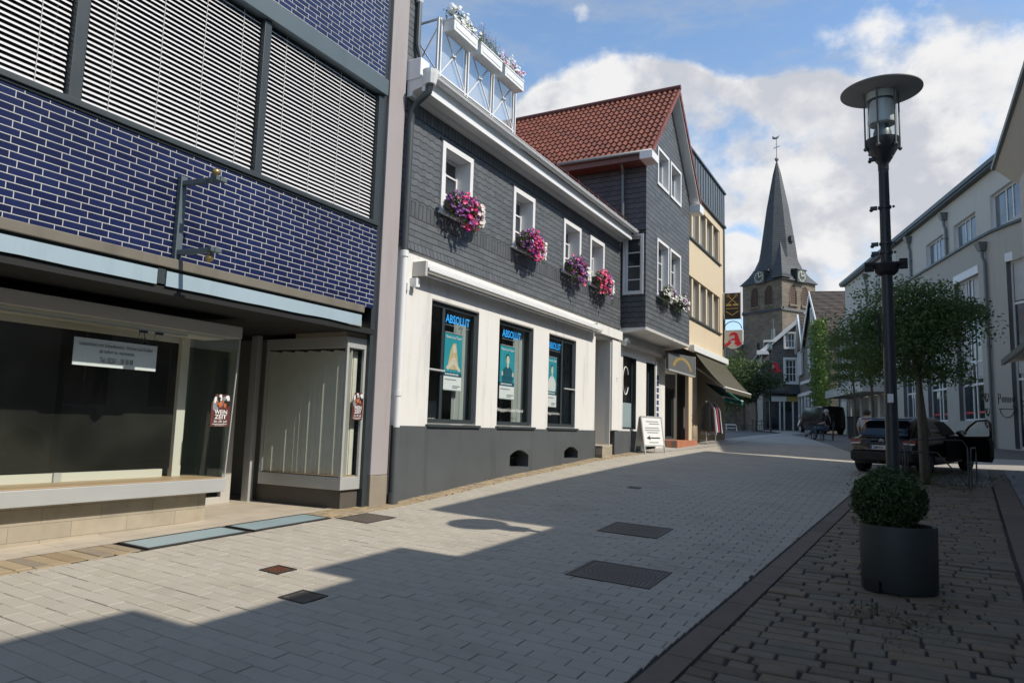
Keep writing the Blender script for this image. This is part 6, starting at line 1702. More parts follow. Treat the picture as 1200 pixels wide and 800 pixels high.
mb.tube([(tx-.5, ty-.3, zt_+.7), (tx+.2, ty-.35, zt_+.68), (tx+.75, ty-.5, zt_)], .016, 6)
mb.build('hoop', M['zinc_dark'], t)
tree('small_tree', 'slimmer street tree behind the black car with loose dark crown', (-1.15, 31.2, G(-1.15, 31.2)), 3.0, (-1.5, 30.6, 3.2), (1.05, 1.0, 1.15), 5600, M['leaf_dark'], .10, .055, layers=.5, seed=9, clumps=46)
tree('small_tree', 'thin street tree left of the slimmer one in front of the grey building entrance', (-1.9, 33.5, G(-1.9, 33.5)), 3.0, (-2.2, 33.5, 3.0), (.75, .8, 1.0), 2400, M['leaf_dark'], .10, .045, layers=.5, seed=12, clumps=24)
# trees at the bend
for i, (x, y, h, cz, rx, rz, n, lb) in enumerate(((-12.2, 56, 2.6, 3.6, 2.4, 1.9, 4200, 'broad tree at the bend of the street below the striped awning'), (-9.5, 54.5, 2.3, 3.7, 1.9, 1.5, 3600, 'small spreading tree left of the pharmacy house'), (-14.9, 60, 3, 3.0, 2.2, 2.2, 2800, 'bushy tree partly hidden behind the clothes rack'), (-12.6, 63, 3, 5.6, 1.6, 1.5, 2200, 'sunlit tree top rising in front of the church tower'))):
    tree('bend_tree', lb, (x, y, G(x, y)), h, (x, y, cz), (rx, rx, rz), n, M['leaf_mid'] if i != 1 else foliage('mid_leaf', (.018, .04, .012), (.09, .13, .04), .3), .24, .09, seed=20+i, clumps=44, group='trees at the bend of the street')
# climbing vine
t = thing('climbing_vine', 'bright green vine climbing the shingled house beside the grey building', 'climbing plant', (-5.6, 63.5, 0))
mb = MB()
for k in range(7500):
    q = rng.random()**.85; zz = .9 + 8.6*q
    wv = 1.0 + .35*mnoise.noise(Vector((zz*.7, 1, 0))) - .45*max(0, q-.75)*3
    s = 8.3 - .8*q + rng.gauss(0, 1.3)*wv; d = abs(rng.gauss(.12, .3))
    p = F2(s, zz, d); mb.leaf(p, .24, .7)
mb.build('leaves', foliage('vine_leaf', (.05, .10, .02), (.22, .33, .07), .35), t, recalc=False)
mb = MB(); mb.tube([F2(7.9, 0, .12), F2(7.8, 4, .12), F2(7.5, 8.5, .12)], [.08, .06, .02], 6); mb.build('stem', M['bark'], t)
street_lamp('street_lamp', 'slim street lamp standing far off before the pharmacy house', -8.97, 57.6, hh=6.6, r=.075)
# ================================================================== BLACK CAR WITH ITS DOOR OPEN
M['car_paint'] = pm('black_car_paint', (.006, .0065, .007), .22, .1, 2, 60, 0, coat=.25, dirt=.1)
M['plastic'] = pm('black_bumper_plastic', (.012, .012, .013), .6, .1, 4, 120, .1)
M['car_glass'] = darkglass('car_glass', (.008, .011, .016), .03, .03, .8)
M['rubber'] = pm('tyre_rubber', (.010, .010, .010), .85, .2, 8, 90, .3)
M['tail_red'] = pm('tail_lamp_red', (.15, .006, .010), .2, .1, 4, 60, 0)
M['tail_clear'] = pm('tail_lamp_clear', (.55, .55, .55), .2, .1, 4, 60, 0)
f2 = Vector((.407, .914)).normalized(); r2_ = Vector((f2.y, -f2.x))
ax = Vector((-.30, 20.2)); KS = .92
ga = G(ax.x, ax.y); fa = ax + f2*2.54*KS; gf = G(fa.x, fa.y)
def CP(l, w, h):
    p = ax + (f2*(l-.65) + r2_*w)*KS
    return Vector((p.x, p.y, h*KS + ga + (gf-ga)*(l-.65)/2.54))
car = thing('parked_car', 'black hatchback parked with its right front door wide open', 'car', tuple(CP(2, 0, 0)))
sec = [(0.0,.66,.44,.72,.70,.74),(.05,.78,.33,.82,.80,.84),(.14,.84,.27,.865,.84,.95),(.40,.86,.25,.885,.86,1.0),(1.0,.86,.22,.89,.865,1.0),(1.8,.86,.22,.89,.86,.99),(2.6,.86,.22,.89,.855,.97),(3.1,.85,.22,.88,.84,.95),(3.5,.83,.23,.86,.79,.88),(3.8,.76,.26,.80,.70,.76),(3.95,.62,.32,.68,.6,.66),(4.0,.5,.4,.55,.5,.58)]
mb = MB(); rings = []
for l, wb, zb, wm, ws, zt in sec:
    half = [(0, zb), (wb*.8, zb), (wb, zb+.06), (wm, zb+.2), (wm, .60 if zt > .8 else (zb+zt)/2), (ws, zt-.10), (ws-.05, zt-.02), (ws*.6, zt+.012), (0, zt+.02)]
    ring = [CP(l, w, h) for w, h in half] + [CP(l, -w, h) for w, h in half[-2:0:-1]]
    rings.append([mb.vert(p) for p in ring])
n = len(rings[0])
for a, b in zip(rings[:-1], rings[1:]):
    for k in range(n): mb.facei((a[k], a[(k+1) % n], b[(k+1) % n], b[k]))
mb.facei(rings[0][::-1]); mb.facei(rings[-1])
body = mb.build('body', M['car_paint'], car, smooth='auto', ang=35)
gh_s = [(.97, .10, 3.02, .80), (1.08, .16, 2.84, .775), (1.22, .27, 2.62, .735), (1.36, .40, 2.36, .675), (1.44, .52, 2.18, .62), (1.475, .64, 2.02, .54), (1.49, .85, 1.85, .40)]
def gx(z):
    for p, q in zip(gh_s[:-1], gh_s[1:]):
        if z <= q[0]:
            t = (z-p[0])/(q[0]-p[0]); return tuple(p[i]+(q[i]-p[i])*t for i in (1, 2, 3))
mb = MB(); rings = []
for z, l0, l1, w in gh_s:
    ring = []
    for k in range(32):
        a = 2*math.pi*k/32; c, s = math.cos(a), math.sin(a); e = .36
        ring.append(mb.vert(CP((l0+l1)/2+(l1-l0)/2*math.copysign(abs(c)**e, c), w*math.copysign(abs(s)**e, s), z)))
    rings.append(ring)
for a, b in zip(rings[:-1], rings[1:]):
    for k in range(32): mb.facei((a[k], a[(k+1) % 32], b[(k+1) % 32], b[k]))
mb.facei(rings[-1])
mb.build('roof', M['car_paint'], car, smooth='auto', ang=40)
def patch(side, rowsz, fr0, fr1, off, name, mat, ends=None):
    m = MB()
    for za, zb in zip(rowsz[:-1], rowsz[1:]):
        A, B = gx(za), gx(zb)
        if side == 'rear':
            pts = [CP(A[0]-off, fr0*A[2], za), CP(A[0]-off, fr1*A[2], za), CP(B[0]-off, fr1*B[2], zb), CP(B[0]-off, fr0*B[2], zb)]
        else:
            s = 1 if side == 'right' else -1
            pts = [CP(A[0]+(A[1]-A[0])*fr0, s*(A[2]+off), za), CP(A[0]+(A[1]-A[0])*fr1, s*(A[2]+off), za), CP(B[0]+(B[1]-B[0])*fr1, s*(B[2]+off), zb), CP(B[0]+(B[1]-B[0])*fr0, s*(B[2]+off), zb)]
        m.face(*pts)
    return m.build(name, mat, car, recalc=False)
zr = [1.02, 1.10, 1.18, 1.27, 1.36]
patch('rear', zr + [1.40], -.80, .80, .012, 'rear_window', M['car_glass'])
for sd in ('right', 'left'):
    patch(sd, zr, .12, .30, .008, 'side_window', M['car_glass']); patch(sd, zr, .33, .56, .008, 'side_window', M['car_glass']); 
    if sd == 'left': patch(sd, zr, .59, .86, .008, 'side_window', M['car_glass'])
m = MB()
for za, zb in zip(zr[:-1], zr[1:]):
    A, B = gx(za), gx(zb); m.face(CP(A[0]+(A[1]-A[0])*.59, A[2]+.008, za), CP(A[0]+(A[1]-A[0])*.88, A[2]+.008, za), CP(B[0]+(B[1]-B[0])*.88, B[2]+.008, zb), CP(B[0]+(B[1]-B[0])*.59, B[2]+.008, zb))
m.face(CP(1.72, .898, .32), CP(2.70, .898, .32), CP(2.70, .898, .98), CP(1.72, .898, .98)); m.build('dark_doorway_sheet', M['black_void'], car)  # black sheet over the side stands for the shaded cabin
m = MB(); m.hexa([CP(-.03,-.80,.36),CP(.05,-.84,.36),CP(.05,.84,.36),CP(-.03,.80,.36),CP(-.05,-.78,.60),CP(.05,-.86,.60),CP(.05,.86,.60),CP(-.05,.78,.60)]); bmp = m.build('bumper', M['plastic'], car, bevel=.03, seg=3)
m = MB(); m.hexa([CP(.20,-.62,1.43),CP(.46,-.62,1.44),CP(.46,.62,1.44),CP(.20,.62,1.43),CP(.22,-.60,1.465),CP(.50,-.6,1.475),CP(.50,.6,1.475),CP(.22,.60,1.465)]); m.build('spoiler', M['car_paint'], car, bevel=.01)
for s in (-1, 1):
    m = MB(); m.hexa([CP(.025,s*.50,.80),CP(.06,s*.845,.78),CP(.30,s*.885,.84),CP(.1,s*.6,.86),CP(.035,s*.52,.90),CP(.07,s*.84,.93),CP(.34,s*.885,.95),CP(.1,s*.6,.93)]); tl = m.build('tail_light', M['tail_red'], car, bevel=.012)
    m = MB(); m.hexa([CP(.018,s*.56,.80),CP(.045,s*.82,.785),CP(.07,s*.82,.785),CP(.05,s*.56,.80),CP(.02,s*.56,.835),CP(.048,s*.82,.825),CP(.07,s*.82,.825),CP(.05,s*.56,.835)]); m.build('reverse_lamp', M['tail_clear'], tl)
m = MB(); m.hexa([CP(-.035,-.26,.655),CP(-.035,.26,.655),CP(.03,.26,.655),CP(.03,-.26,.655),CP(-.023,-.26,.765),CP(-.023,.26,.765),CP(.04,.26,.765),CP(.04,-.26,.765)])
pl = m.build('number_plate', M['paper'], car)
R3, U3 = Vector((r2_.x, r2_.y, 0)), Vector((f2.x*.109, f2.y*.109, .994))
m = MB(); m.face(*[CP(a, b, c) for a, b, c in ((-.038,-.258,.66),(-.038,-.22,.66),(-.026,-.22,.762),(-.026,-.258,.762))]); m.build('country_strip', M['blue_handle'], pl)
text('plate_lettering', 'GM·KH 137', pl, M['ink'], CP(-.039, .02, .675), R3, U3, .066, .39, bold=.015)
m = MB()
for k in (0, 1):
    z = .86+.035*k
    for s in (-1, 1): m.bar(CP(.02, 0, z+.03), CP(.03, s*.07, z), .014, .02)
m.build('emblem', M['alu'], car)
m = MB(); m.hexa([CP(.012,-.33,.90),CP(.012,.33,.90),CP(.05,.33,.90),CP(.05,-.33,.90),CP(.03,-.3,.925),CP(.03,.3,.925),CP(.06,.3,.925),CP(.06,-.3,.925)]); m.build('boot_trim', M['car_paint'], car)
for l in (.65, 3.19):
    for s in (-1, 1):
        c0_ = CP(l, s*.80, .315)
        ud = Vector((0, 0, 1)); fd = Vector((f2.x, f2.y, 0)); rd = Vector((r2_.x, r2_.y, 0))*s
        def ringp(r, o, n=28): return [c0_ + (fd*r*math.cos(2*math.pi*k/n) + ud*r*math.sin(2*math.pi*k/n) + rd*o)*KS for k in range(n)]
        m = MB(); rr = [[m.vert(p) for p in ringp(a, o)] for a, o in ((.20, -.1), (.30, -.1), (.315, -.07), (.315, .07), (.30, .095), (.20, .1))]
        for a, b in zip(rr[:-1], rr[1:]):
            for k in range(28): m.facei((a[k], a[(k+1) % 28], b[(k+1) % 28], b[k]))
        w = m.build('wheel', M['rubber'], car, smooth='auto')
        m = MB()
        for k in range(5):
            a = 2*math.pi*k/5; d = fd*math.cos(a)+ud*math.sin(a); m.bar(c0_+rd*.085*KS, c0_+(rd*.085+d*.2)*KS, .06, .02)
        rr = [[m.vert(p) for p in ringp(a, o)] for a, o in ((.205, .06), (.205, .1), (.185, .1), (.185, .05))]
        for a, b in zip(rr[:-1], rr[1:]):
            for k in range(28): m.facei((a[k], a[(k+1) % 28], b[(k+1) % 28], b[k]))
        m.build('rim', M['zinc'], w)
        m = MB(); p1 = ringp(.375, .098-.0); p0 = ringp(.33, .099)
        for k in range(0, 14): m.hexa([*(p + rd*q for q in (-.1, .004) for p in (p0[k], p0[k+1], p1[k+1], p1[k]))])
        m.build('wheel_arch', M['plastic'], car)
# the open door, hinged at the front
hg = CP(2.72, .90, 0); th_ = R(60)
dd_ = Vector((-f2.x*math.cos(th_)+r2_.x*math.sin(th_), -f2.y*math.cos(th_)+r2_.y*math.sin(th_), 0)); dn = Vector((dd_.y, -dd_.x, 0))
DP = lambda s, z, d: hg + (dd_*s + dn*d + Vector((0, 0, z)))*KS
m = MB(); m.prism([(0, .36), (.1, .30), (.98, .30), (1.05, .42), (1.05, .80), (1.0, .99), (0, .96)], DP, -.06, .06); dr_ = m.build('door', M['car_paint'], car, bevel=.02)
m = MB(); m.tube([DP(.0, .95, 0), DP(.28, 1.22, 0), DP(.52, 1.38, -.03), (DP(.86, 1.40, -.05)), DP(.98, 1.30, -.04), DP(1.02, .97, 0)], .03, 6); m.build('window_frame', M['car_paint'], dr_, smooth=True)
m = MB(); m.face(DP(.02, .97, 0), DP(1.0, .97, 0), DP(.95, 1.30, -.04), DP(.84, 1.39, -.05), DP(.52, 1.37, -.03), DP(.28, 1.21, 0)); m.build('pane', M['glass'], dr_)
m = MB(); m.prism([(.12, .45), (.9, .42), (.93, .80), (.15, .85)], DP, -.075, -.061); m.build('trim', M['plastic'], dr_)
m = MB(); m.bar(DP(.30, .70, -.075), DP(.70, .72, -.075), .05, .04); m.build('handle', M['alu_dull'], dr_)
m = MB(); m.ball(DP(.16, 1.05, .14), .11, 14, 9, (1.1, .8, .7)); mi = m.build('mirror', M['car_paint'], car, smooth=True)
m = MB(); c1 = DP(.24, 1.05, .14); m.prism([(.09*math.cos(a), .06*math.sin(a)) for a in [k*.45 for k in range(14)]], lambda a, b, d: DP(.255+d, 1.05+b, .14+a), 0, .005); m.build('mirror_glass', M['alu'], mi)

# ================================================================== FAR STREET THINGS
# dark van by the shingled house
van = thing('parked_van', 'dark van parked before the shingled house under the vine', 'van', (-4.6, 54.5, 0))
va = R(118); vf = Vector((math.cos(va), math.sin(va))); vr = Vector((vf.y, -vf.x)); vo = Vector((-4.35, 54.0)); vz = G(-4.4, 54.5)
VP = lambda l, w, h: Vector((vo.x+vf.x*l+vr.x*w, vo.y+vf.y*l+vr.y*w, vz+h))
m = MB(); rings = []
for l, w, zb, zt in ((0, .78, .4, 1.75), (.06, .86, .3, 1.88), (.5, .9, .25, 1.92), (2.6, .9, .25, 1.92), (3.3, .86, .25, 1.72), (3.9, .82, .25, 1.12), (4.4, .74, .3, .95), (4.5, .6, .38, .8)):
    half = [(0, zb), (w*.9, zb), (w, zb+.15), (w, zb+(zt-zb)*.55), (w*.9, zt-.08), (w*.75, zt), (0, zt+.02)]
    rings.append([m.vert(VP(l, a, b)) for a, b in half] + [m.vert(VP(l, -a, b)) for a, b in half[-2:0:-1]])
n = len(rings[0])
for a, b in zip(rings[:-1], rings[1:]):
    for k in range(n): m.facei((a[k], a[(k+1) % n], b[(k+1) % n], b[k]))
m.facei(rings[0][::-1]); m.facei(rings[-1]); m.build('body', M['car_paint'], van, smooth='auto', ang=35)
m = MB(); m.face(VP(3.32, -.74, 1.66), VP(3.32, .74, 1.66), VP(3.88, .74, 1.16), VP(3.88, -.74, 1.16)); m.build('windscreen', M['car_glass'], van)
for s in (-1, 1):
    m = MB(); m.ball(VP(4.32, s*.6, .78), .13, 10, 7); m.build('headlight', M['tail_clear'], van, smooth=True)
    m = MB(); m.ball(VP(3.3, s*1.0, 1.2), .12, 10, 7); m.build('mirror', M['alu'], van, smooth=True)
    for l in (.8, 3.5):
        m = MB(); c = VP(l, s*.8, .33); m.tube([c - Vector((vr.x, vr.y, 0))*s*.1, c + Vector((vr.x, vr.y, 0))*s*.12], .33, 20); w = m.build('wheel', M['rubber'], van)
        m = MB(); m.tube([c + Vector((vr.x, vr.y, 0))*s*.121, c + Vector((vr.x, vr.y, 0))*s*.13], .2, 16); m.build('rim', M['alu'], w)
m = MB(); m.face(VP(4.51, -.3, .55), VP(4.51, .3, .55), VP(4.49, .3, .67), VP(4.49, -.3, .67)); m.build('number_plate', M['paper'], van)

def person(label, loc, heading, J, edges, rad, skin_m, parts, root='pelvis'):
    """one continuous skinned figure; clothes and hair are their own surfaces over it"""
    t = thing('person', label, 'person', loc)
    c, s = math.cos(heading), math.sin(heading)
    W = lambda p: Vector((loc[0]+p[0]*c-p[1]*s, loc[1]+p[0]*s+p[1]*c, loc[2]+p[2]))
    def chain(name, names, links, grow, mat, root_):
        ids = {k: i for i, k in enumerate(names)}
        me = bpy.data.meshes.new(name); me.from_pydata([W(J[k]) for k in names], [(ids[a], ids[b]) for a, b in links], [])
        me.materials.append(mat); o = bpy.data.objects.new(name, me); link(o); attach(o, t)
        o.modifiers.new('skin', 'SKIN'); sv = me.skin_vertices[0].data
        for k in names:
            r = rad[k]+grow if not isinstance(rad[k], tuple) else None
            sv[ids[k]].radius = (r, r); sv[ids[k]].use_root = (k == root_)
        sd = o.modifiers.new('sub', 'SUBSURF'); sd.levels = 2; sd.render_levels = 2
        o.modifiers['skin'].use_smooth_shade = True
        return o
    chain('body', list(J), edges, 0, skin_m, root)
    for nm, names, grow, mat, rt in parts:
        chain(nm, names, [e for e in edges if e[0] in names and e[1] in names], grow, mat, rt)
    h = Vector(J['head'])
    return t, W
EDG = [('pelvis','chest'),('chest','neck'),('neck','head'),('chest','shR'),('shR','elR'),('elR','haR'),('chest','shL'),('shL','elL'),('elL','haL'),('pelvis','hipR'),('hipR','knR'),('knR','anR'),('anR','toR'),('pelvis','hipL'),('hipL','knL'),('knL','anL'),('anL','toL')]
RAD = dict(pelvis=.14, chest=.15, neck=.06, head=.10, shR=.07, elR=.045, haR=.032, shL=.07, elL=.045, haL=.032, hipR=.09, knR=.06, anR=.042, toR=.035, hipL=.09, knL=.06, anL=.042, toL=.035)
def head_bits(t, W, h, hairm, up=.0):
    m = MB(); c = W((h[0]-.015, h[1], h[2]+.035)); m.ball(c, .115, 14, 9, (1.02, .95, .95)); m.build('hair', hairm, t, smooth=True)
    m = MB(); m.ball(W((h[0]+.115, h[1], h[2]-.01)), .022, 8, 5); 
    for s in (-1, 1): m.ball(W((h[0]+.0, h[1]+s*.105, h[2]-.01)), .025, 8, 5)
    m.build('nose_and_ears', M['skin'], t, smooth=True)
    m = MB()
    for s in (-1, 1): m.ball(W((h[0]+.10, h[1]+s*.04, h[2]+.02)), .014, 8, 5)
    m.build('eyes', M['ink'], t)
def hands(t, W, pts):
    for p, d in pts:
        m = MB(); p = Vector(p); d = Vector(d).normalized(); sd = d.cross(Vector((0, 0, 1))).normalized()
        for k, l in enumerate((.06, .07, .075, .065)): q = p + sd*(.026*(k-1.5)); m.tube([W(q), W(q+d*l*.6), W(q+d*l+Vector((0, 0, -.02)))], [.011, .010, .008], 6)
        m.tube([W(p+sd*.03), W(p+sd*.06+d*.03), W(p+sd*.06+d*.06)], [.012, .011, .009], 6)
        m.build('fingers', M['skin'], t, smooth=True)
gz = G(-3.25, 37.0)
J = dict(pelvis=(0,0,.56), chest=(-.05,0,.95), neck=(-.02,0,1.16), head=(.04,0,1.30), shR=(-.03,-.19,1.08), elR=(.06,-.24,.80), haR=(.36,-.12,.74), shL=(-.03,.19,1.08), elL=(.06,.24,.80), haL=(.36,.10,.74), hipR=(.05,-.1,.54), knR=(.50,-.11,.58), anR=(.82,-.1,.22), toR=(1.0,-.12,.16), hipL=(.05,.1,.54), knL=(.48,.12,.52), anL=(.46,.12,.08), toL=(.62,.12,.04))
M['jeans'] = pm('blue_jeans', (.045, .07, .12), .85, .2, 8, 120, .2)
M['black_shirt'] = pm('black_shirt', (.012, .012, .014), .85, .15, 8, 120, .2)
M['grey_hair'] = pm('grey_hair', (.42, .42, .42), .7, .3, 20, 60, .2)
t, W = person('seated person with grey hair, black shirt and jeans on a metal chair', (-3.25, 37.0, gz), R(180), J, EDG, RAD, M['skin'],
    [('shirt', ['pelvis','chest','neck','shR','elR','shL','elL'], .014, M['black_shirt'], 'pelvis'), ('trousers', ['pelvis','hipR','knR','anR','hipL','knL','anL'], .014, M['jeans'], 'pelvis'), ('shoes', ['anR','toR'], .014, M['ink'], 'anR'), ('shoes', ['anL','toL'], .014, M['ink'], 'anL')])
head_bits(t, W, J['head'], M['grey_hair']); hands(t, W, [(J['haR'], (1, .2, -.1)), (J['haL'], (1, -.2, -.1))])
def chair(label, x, y, rot, cat='chair', name='chair', w=.5, group=None, mat=None):
    z = G(x, y); t = thing(name, label, cat, (x, y, z), group); c, s = math.cos(rot), math.sin(rot)
    W = lambda a, b, h: Vector((x+a*c-b*s, y+a*s+b*c, z+h)); mat = mat or M['dark_steel']
    m = MB()
    for k in range(6):
        a = -.22+.075*k; m.hexa([W(a,-w/2,.43),W(a+.06,-w/2,.43),W(a+.06,w/2,.43),W(a,w/2,.43),W(a,-w/2,.455),W(a+.06,-w/2,.455),W(a+.06,w/2,.455),W(a,w/2,.455)])
    m.build('seat', mat, t)
    for a, b, h in ((-.2,-w/2+.02,.85),(-.2,w/2-.02,.85),(.2,-w/2+.02,.44),(.2,w/2-.02,.44)):
        m = MB(); m.tube([W(a, b, 0), W(a-(.06 if h > .5 else 0), b, h)], .02, 6); m.build('leg', mat, t)
    m = MB()
    for k in range(4): m.bar(W(-.23-.012*k, -w/2, .55+.085*k), W(-.23-.012*k, w/2, .55+.085*k), .05, .015)
    m.build('backrest', mat, t)
    return t
chair('dark metal chair carrying the seated person before the shingled house', -3.22, 37.0, R(180))
chair('dark slatted metal bench next to the seated person', -3.75, 37.6, R(180), 'bench', 'bench', 1.1)
pz = G(-1.13, 26.2)
J2 = dict(pelvis=(0,0,.74), chest=(.03,0,1.06), neck=(.06,0,1.25), head=(.09,0,1.37), shR=(.03,-.19,1.18), elR=(.02,-.26,.92), haR=(.14,-.24,.70), shL=(.03,.19,1.18), elL=(.02,.26,.92), haL=(.14,.24,.70), hipR=(0,-.09,.72), knR=(.02,-.1,.40), anR=(-.02,-.1,.07), toR=(.14,-.1,.04), hipL=(0,.09,.72), knL=(.05,.1,.40), anL=(.05,.1,.07), toL=(.2,.1,.04))
t, W = person('dark haired person in a pale grey shirt standing behind the black car', (-1.13, 26.2, pz), R(75), J2, EDG, RAD, M['skin'],
    [('shirt', ['pelvis','chest','neck','shR','elR','shL','elL'], .016, pm('pale_grey_shirt', (.40, .41, .43), .85, .1, 6), 'pelvis'), ('trousers', ['pelvis','hipR','knR','anR','hipL','knL','anL'], .014, M['jeans'], 'pelvis'), ('shoes', ['anR','toR'], .014, M['ink'], 'anR'), ('shoes', ['anL','toL'], .014, M['ink'], 'anL')])
head_bits(t, W, J2['head'], M['dark_hair']); hands(t, W, [(J2['haR'], (.3, .1, -1)), (J2['haL'], (.3, -.1, -1))])
# litter bin by the entrance
t = thing('litter_bin', 'dark square litter bin at the corner of the grey building', 'litter bin', (-2.35, 42.0, G(-2.35, 42)))
z = G(-2.35, 42)
m = MB(); m.hexa([(-2.65,41.7,z),(-2.1,41.7,z),(-2.1,42.3,z),(-2.65,42.3,z),(-2.7,41.65,z+1.1),(-2.05,41.65,z+1.1),(-2.05,42.35,z+1.1),(-2.7,42.35,z+1.1)]); m.build('body', M['dark_steel'], t, bevel=.02)
m = MB(); m.box(-2.72, -2.03, 41.63, 42.37, z+1.102, z+1.16); m.build('lid', M['black_void'], t, bevel=.015)
# cafe seats and the low white rail at the bend
for k, (x, y, a) in enumerate(((-9.7, 53.0, 200), (-8.9, 52.6, 160), (-10.5, 53.6, 20))):
    chair(('dark cafe chair left of the far street lamp, nearest the lamp' if k == 1 else 'dark cafe chair below the small spreading tree' if k == 0 else 'dark cafe chair farthest left beside the white rail'), x, y, R(a), w=.5, group='cafe chairs at the bend')
t = thing('cafe_table', 'round dark cafe table among the chairs at the bend', 'table', (-9.3, 53.3, G(-9.3, 53.3)))
z = G(-9.3, 53.3)
m = MB(); m.lathe([(.36, .70), (.36, .73)], (-9.3, 53.3, z), 20); m.build('tabletop', M['dark_steel'], t)
m = MB(); m.lathe([(.2, 0), (.2, .02), (.03, .05), (.03, .70)], (-9.3, 53.3, z), 12); m.build('leg', M['dark_steel'], t)
t = thing('low_rail', 'low white metal rail across the pavement at the bend of the street', 'railing', (-11.3, 51.5, G(-11.3, 51.5)))
z = G(-11.3, 51.5); m = MB()
m.tube([(-12.3, 51.3, z), (-12.25, 51.3, z+.42), (-10.35, 51.7, z+.42), (-10.3, 51.7, z)], .045, 8); m.tube([(-12.2, 51.3, z+.2), (-10.4, 51.7, z+.2)], .035, 6)
for q in (.33, .66): m.tube([(-12.3+2*q, 51.3+.4*q, z), (-12.3+2*q, 51.3+.4*q, z+.42)], .035, 6)
m.build('bars', M['white_paint'], t)
# ================================================================== LIGHT, SKY, CAMERA
EL, AZ = R(46), R(2.0)                # sun to the right of the street, a touch ahead
sun = bpy.data.lights.new('sun', 'SUN'); sun.energy = 4.1; sun.angle = R(.53); sun.color = (1.0, .925, .80)
so = bpy.data.objects.new('sun', sun); link(so); so.rotation_euler = Euler((0, R(90)-EL, AZ), 'XYZ'); so.location = (20, 0, 30)
w = bpy.data.worlds.new('World'); scene.world = w; w.use_nodes = True
t = w.node_tree; bg = t.nodes['Background']
sky = N(t, 'ShaderNodeTexSky', sky_type='NISHITA'); sky.sun_disc = False; sky.sun_elevation = EL; sky.sun_rotation = R(90)-AZ
sky.air_density = 1.0; sky.dust_density = .6; sky.ozone_density = 1.6; sky.altitude = 200
co = coords(t, 'Generated')
nrm = N(t, 'ShaderNodeVectorMath', operation='NORMALIZE'); L(t, co, nrm.inputs[0]); D = nrm.outputs[0]
mp = N(t, 'ShaderNodeMapping'); mp.inputs['Scale'].default_value = (1, 1, 1.25); L(t, D, mp.inputs[0])
blobs = [(-0.358, 0.851, 0.384, 0.99466, 1), (-0.288, 0.871, 0.397, 0.99607, 1), (-0.41, 0.829, 0.379, 0.99749, 0.9), (-0.224, 0.902, 0.369, 0.99539, 1), (-0.198, 0.933, 0.301, 0.99016, 1), (-0.101, 0.947, 0.304, 0.99212, 1), (-0.017, 0.967, 0.255, 0.99727, 0.9), (-0.117, 0.924, 0.365, 0.9967, 0.8), (-0.051, 0.942, 0.333, 0.99779, 0.7), (-0.344, 0.783, 0.518, 0.99972, 0.95), (-0.261, 0.835, 0.485, 0.99779, 0.3), (-0.194, 0.96, 0.204, 0.99902, 1), (-0.096, 0.976, 0.194, 0.99932, 1), (0.053, 0.906, 0.419, 0.99302, 0.22), (-0.041, 0.896, 0.441, 0.99302, 0.2), (0.008, 0.949, 0.316, 0.99727, 0.35), (-0.169, 0.948, 0.271, 0.99902, -0.9), (-0.191, 0.95, 0.247, 0.99914, -0.8), (-0.082, 0.968, 0.235, 0.99888, -0.8), (-0.315, 0.899, 0.305, 0.9891, 0.9), (0.085, 0.93, 0.358, 0.99607, 0.3), (-0.042, 0.978, 0.207, 0.99825, 0.7), (-0.48, 0.719, 0.502, 0.99117, -0.5), (-0.181, 0.855, 0.486, 0.99466, -0.2)]
acc_ = None
for x, y, z, cr, wt in blobs:
    d = N(t, 'ShaderNodeVectorMath', operation='DOT_PRODUCT'); L(t, D, d.inputs[0]); d.inputs[1].default_value = (x, y, z)
    q = ramp(t, d.outputs['Value'], cr - (1-cr)*.6, 1 - (1-cr)*.25, 0, wt)
    acc_ = q if acc_ is None else math_(t, 'ADD', acc_, q)
n1 = noise_(t, mp.outputs[0], 5.0, 12, .56)
n2 = noise_(t, mp.outputs[0], 16.0, 10, .6)
wisp = N(t, 'ShaderNodeMapping'); wisp.inputs['Scale'].default_value = (2.2, 1.2, 7); wisp.inputs['Rotation'].default_value = (.2, .1, .4); L(t, D, wisp.inputs[0])
n3 = noise_(t, wisp.outputs[0], 3.0, 9, .62)
blob = math_(t, 'MINIMUM', acc_, .95)
# unseen clouds out of view, cover added to keep the fill light neutral
sepD = N(t, 'ShaderNodeSeparateXYZ'); L(t, D, sepD.inputs[0])
away = ramp(t, sepD.outputs[1], .30, .65, 1, 0)
n4 = noise_(t, mp.outputs[0], 2.2, 8, .55)
blob = math_(t, 'ADD', blob, math_(t, 'MULTIPLY', away, ramp(t, n4, .44, .64, 0, .9)))
dens = math_(t, 'ADD', blob, math_(t, 'ADD', math_(t, 'MULTIPLY', math_(t, 'SUBTRACT', n1, .5), 2.3), math_(t, 'MULTIPLY', math_(t, 'SUBTRACT', n2, .5), 1.0)))
cm = ramp(t, dens, .44, .90)
wm = math_(t, 'MULTIPLY', ramp(t, n3, .44, .72), .5)
shade = math_(t, 'ADD', math_(t, 'MULTIPLY', dens, .55), math_(t, 'MULTIPLY', math_(t, 'SUBTRACT', n2, .5), -1.1))
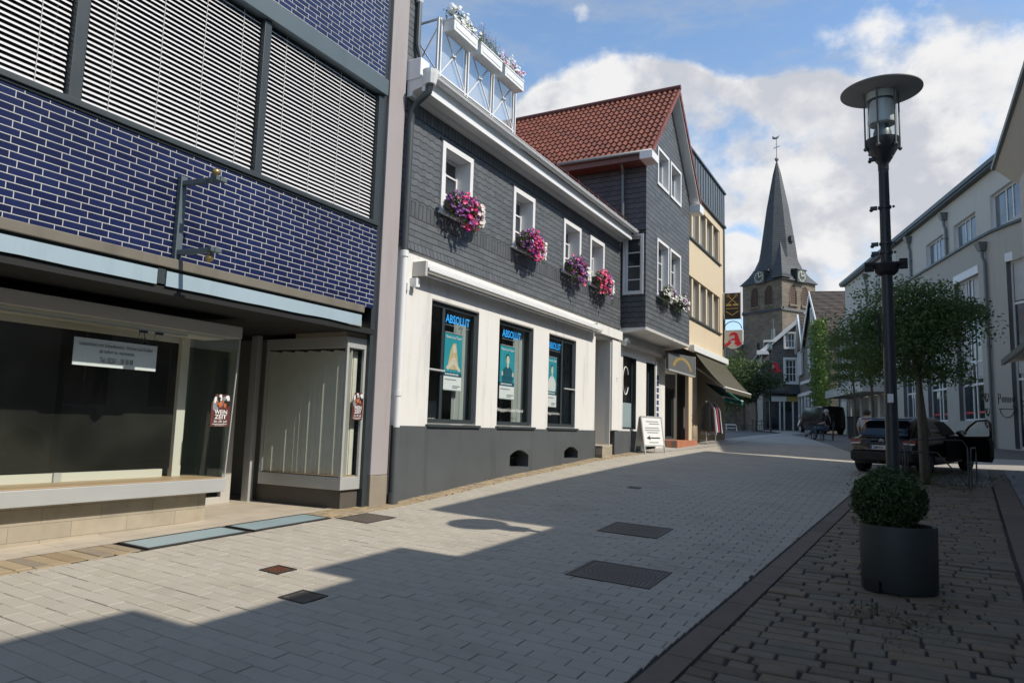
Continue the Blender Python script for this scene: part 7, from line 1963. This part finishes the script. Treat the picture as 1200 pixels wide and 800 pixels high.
# light from the right and above: compare density with a sample nudged towards the sun
sh = N(t, 'ShaderNodeVectorMath', operation='ADD'); L(t, mp.outputs[0], sh.inputs[0]); sh.inputs[1].default_value = (.035, -.01, .05)
n1b = noise_(t, sh.outputs[0], 5.0, 12, .56)
lit = ramp(t, math_(t, 'SUBTRACT', n1, n1b), -.07, .10)
body = ramp(t, shade, .15, .62)
CW, CG = (7.7, 7.65, 7.65), (4.9, 5.1, 5.6)
cc = mixc(t, math_(t, 'MULTIPLY', body, math_(t, 'SUBTRACT', 1.08, lit), clamp=True), CW, CG)
hz = ramp(t, sepD.outputs[2], .0, .30, .35, 0)
sk2 = N(t, 'ShaderNodeVectorMath', operation='MULTIPLY'); L(t, sky.outputs[0], sk2.inputs[0]); sk2.inputs[1].default_value = (1.75, 1.86, 1.86)
skyc = mixc(t, hz, sk2.outputs[0], (3.4, 4.1, 5.0))
skyc = mixc(t, wm, skyc, (4.2, 4.5, 4.9))
cc = mixc(t, away, cc, (3.0, 3.0, 3.05))       # unseen clouds overhead and behind, greyed to dim the fill light
L(t, mixc(t, cm, skyc, cc), bg.inputs['Color'])
bg.inputs['Strength'].default_value = .10
cam = bpy.data.cameras.new('camera'); cam.sensor_fit = 'HORIZONTAL'; cam.sensor_width = 36; cam.lens = 845.97/1200*36
cam.clip_start = .1; cam.clip_end = 3000
coo = bpy.data.objects.new('camera', cam); link(coo)
r_, u_, f_ = Vector((.87889, .47616, .02879)), Vector((.03056, -.11643, .99273)), Vector((-.47605, .87162, .11688))
coo.matrix_world = Matrix(((r_.x, u_.x, -f_.x, 0), (r_.y, u_.y, -f_.y, 0), (r_.z, u_.z, -f_.z, 0), (0, 0, 0, 1)))
scene.camera = coo
vs = scene.view_settings
vs.view_transform = 'Standard'; vs.look = 'None'; vs.exposure = 0.25; vs.gamma = 1; vs.use_curve_mapping = False
scene.cycles.max_bounces = 8; scene.cycles.transparent_max_bounces = 12; scene.cycles.diffuse_bounces = 4
scene.cycles.caustics_reflective = False; scene.cycles.caustics_refractive = False
scene.cycles.sample_clamp_indirect = 6
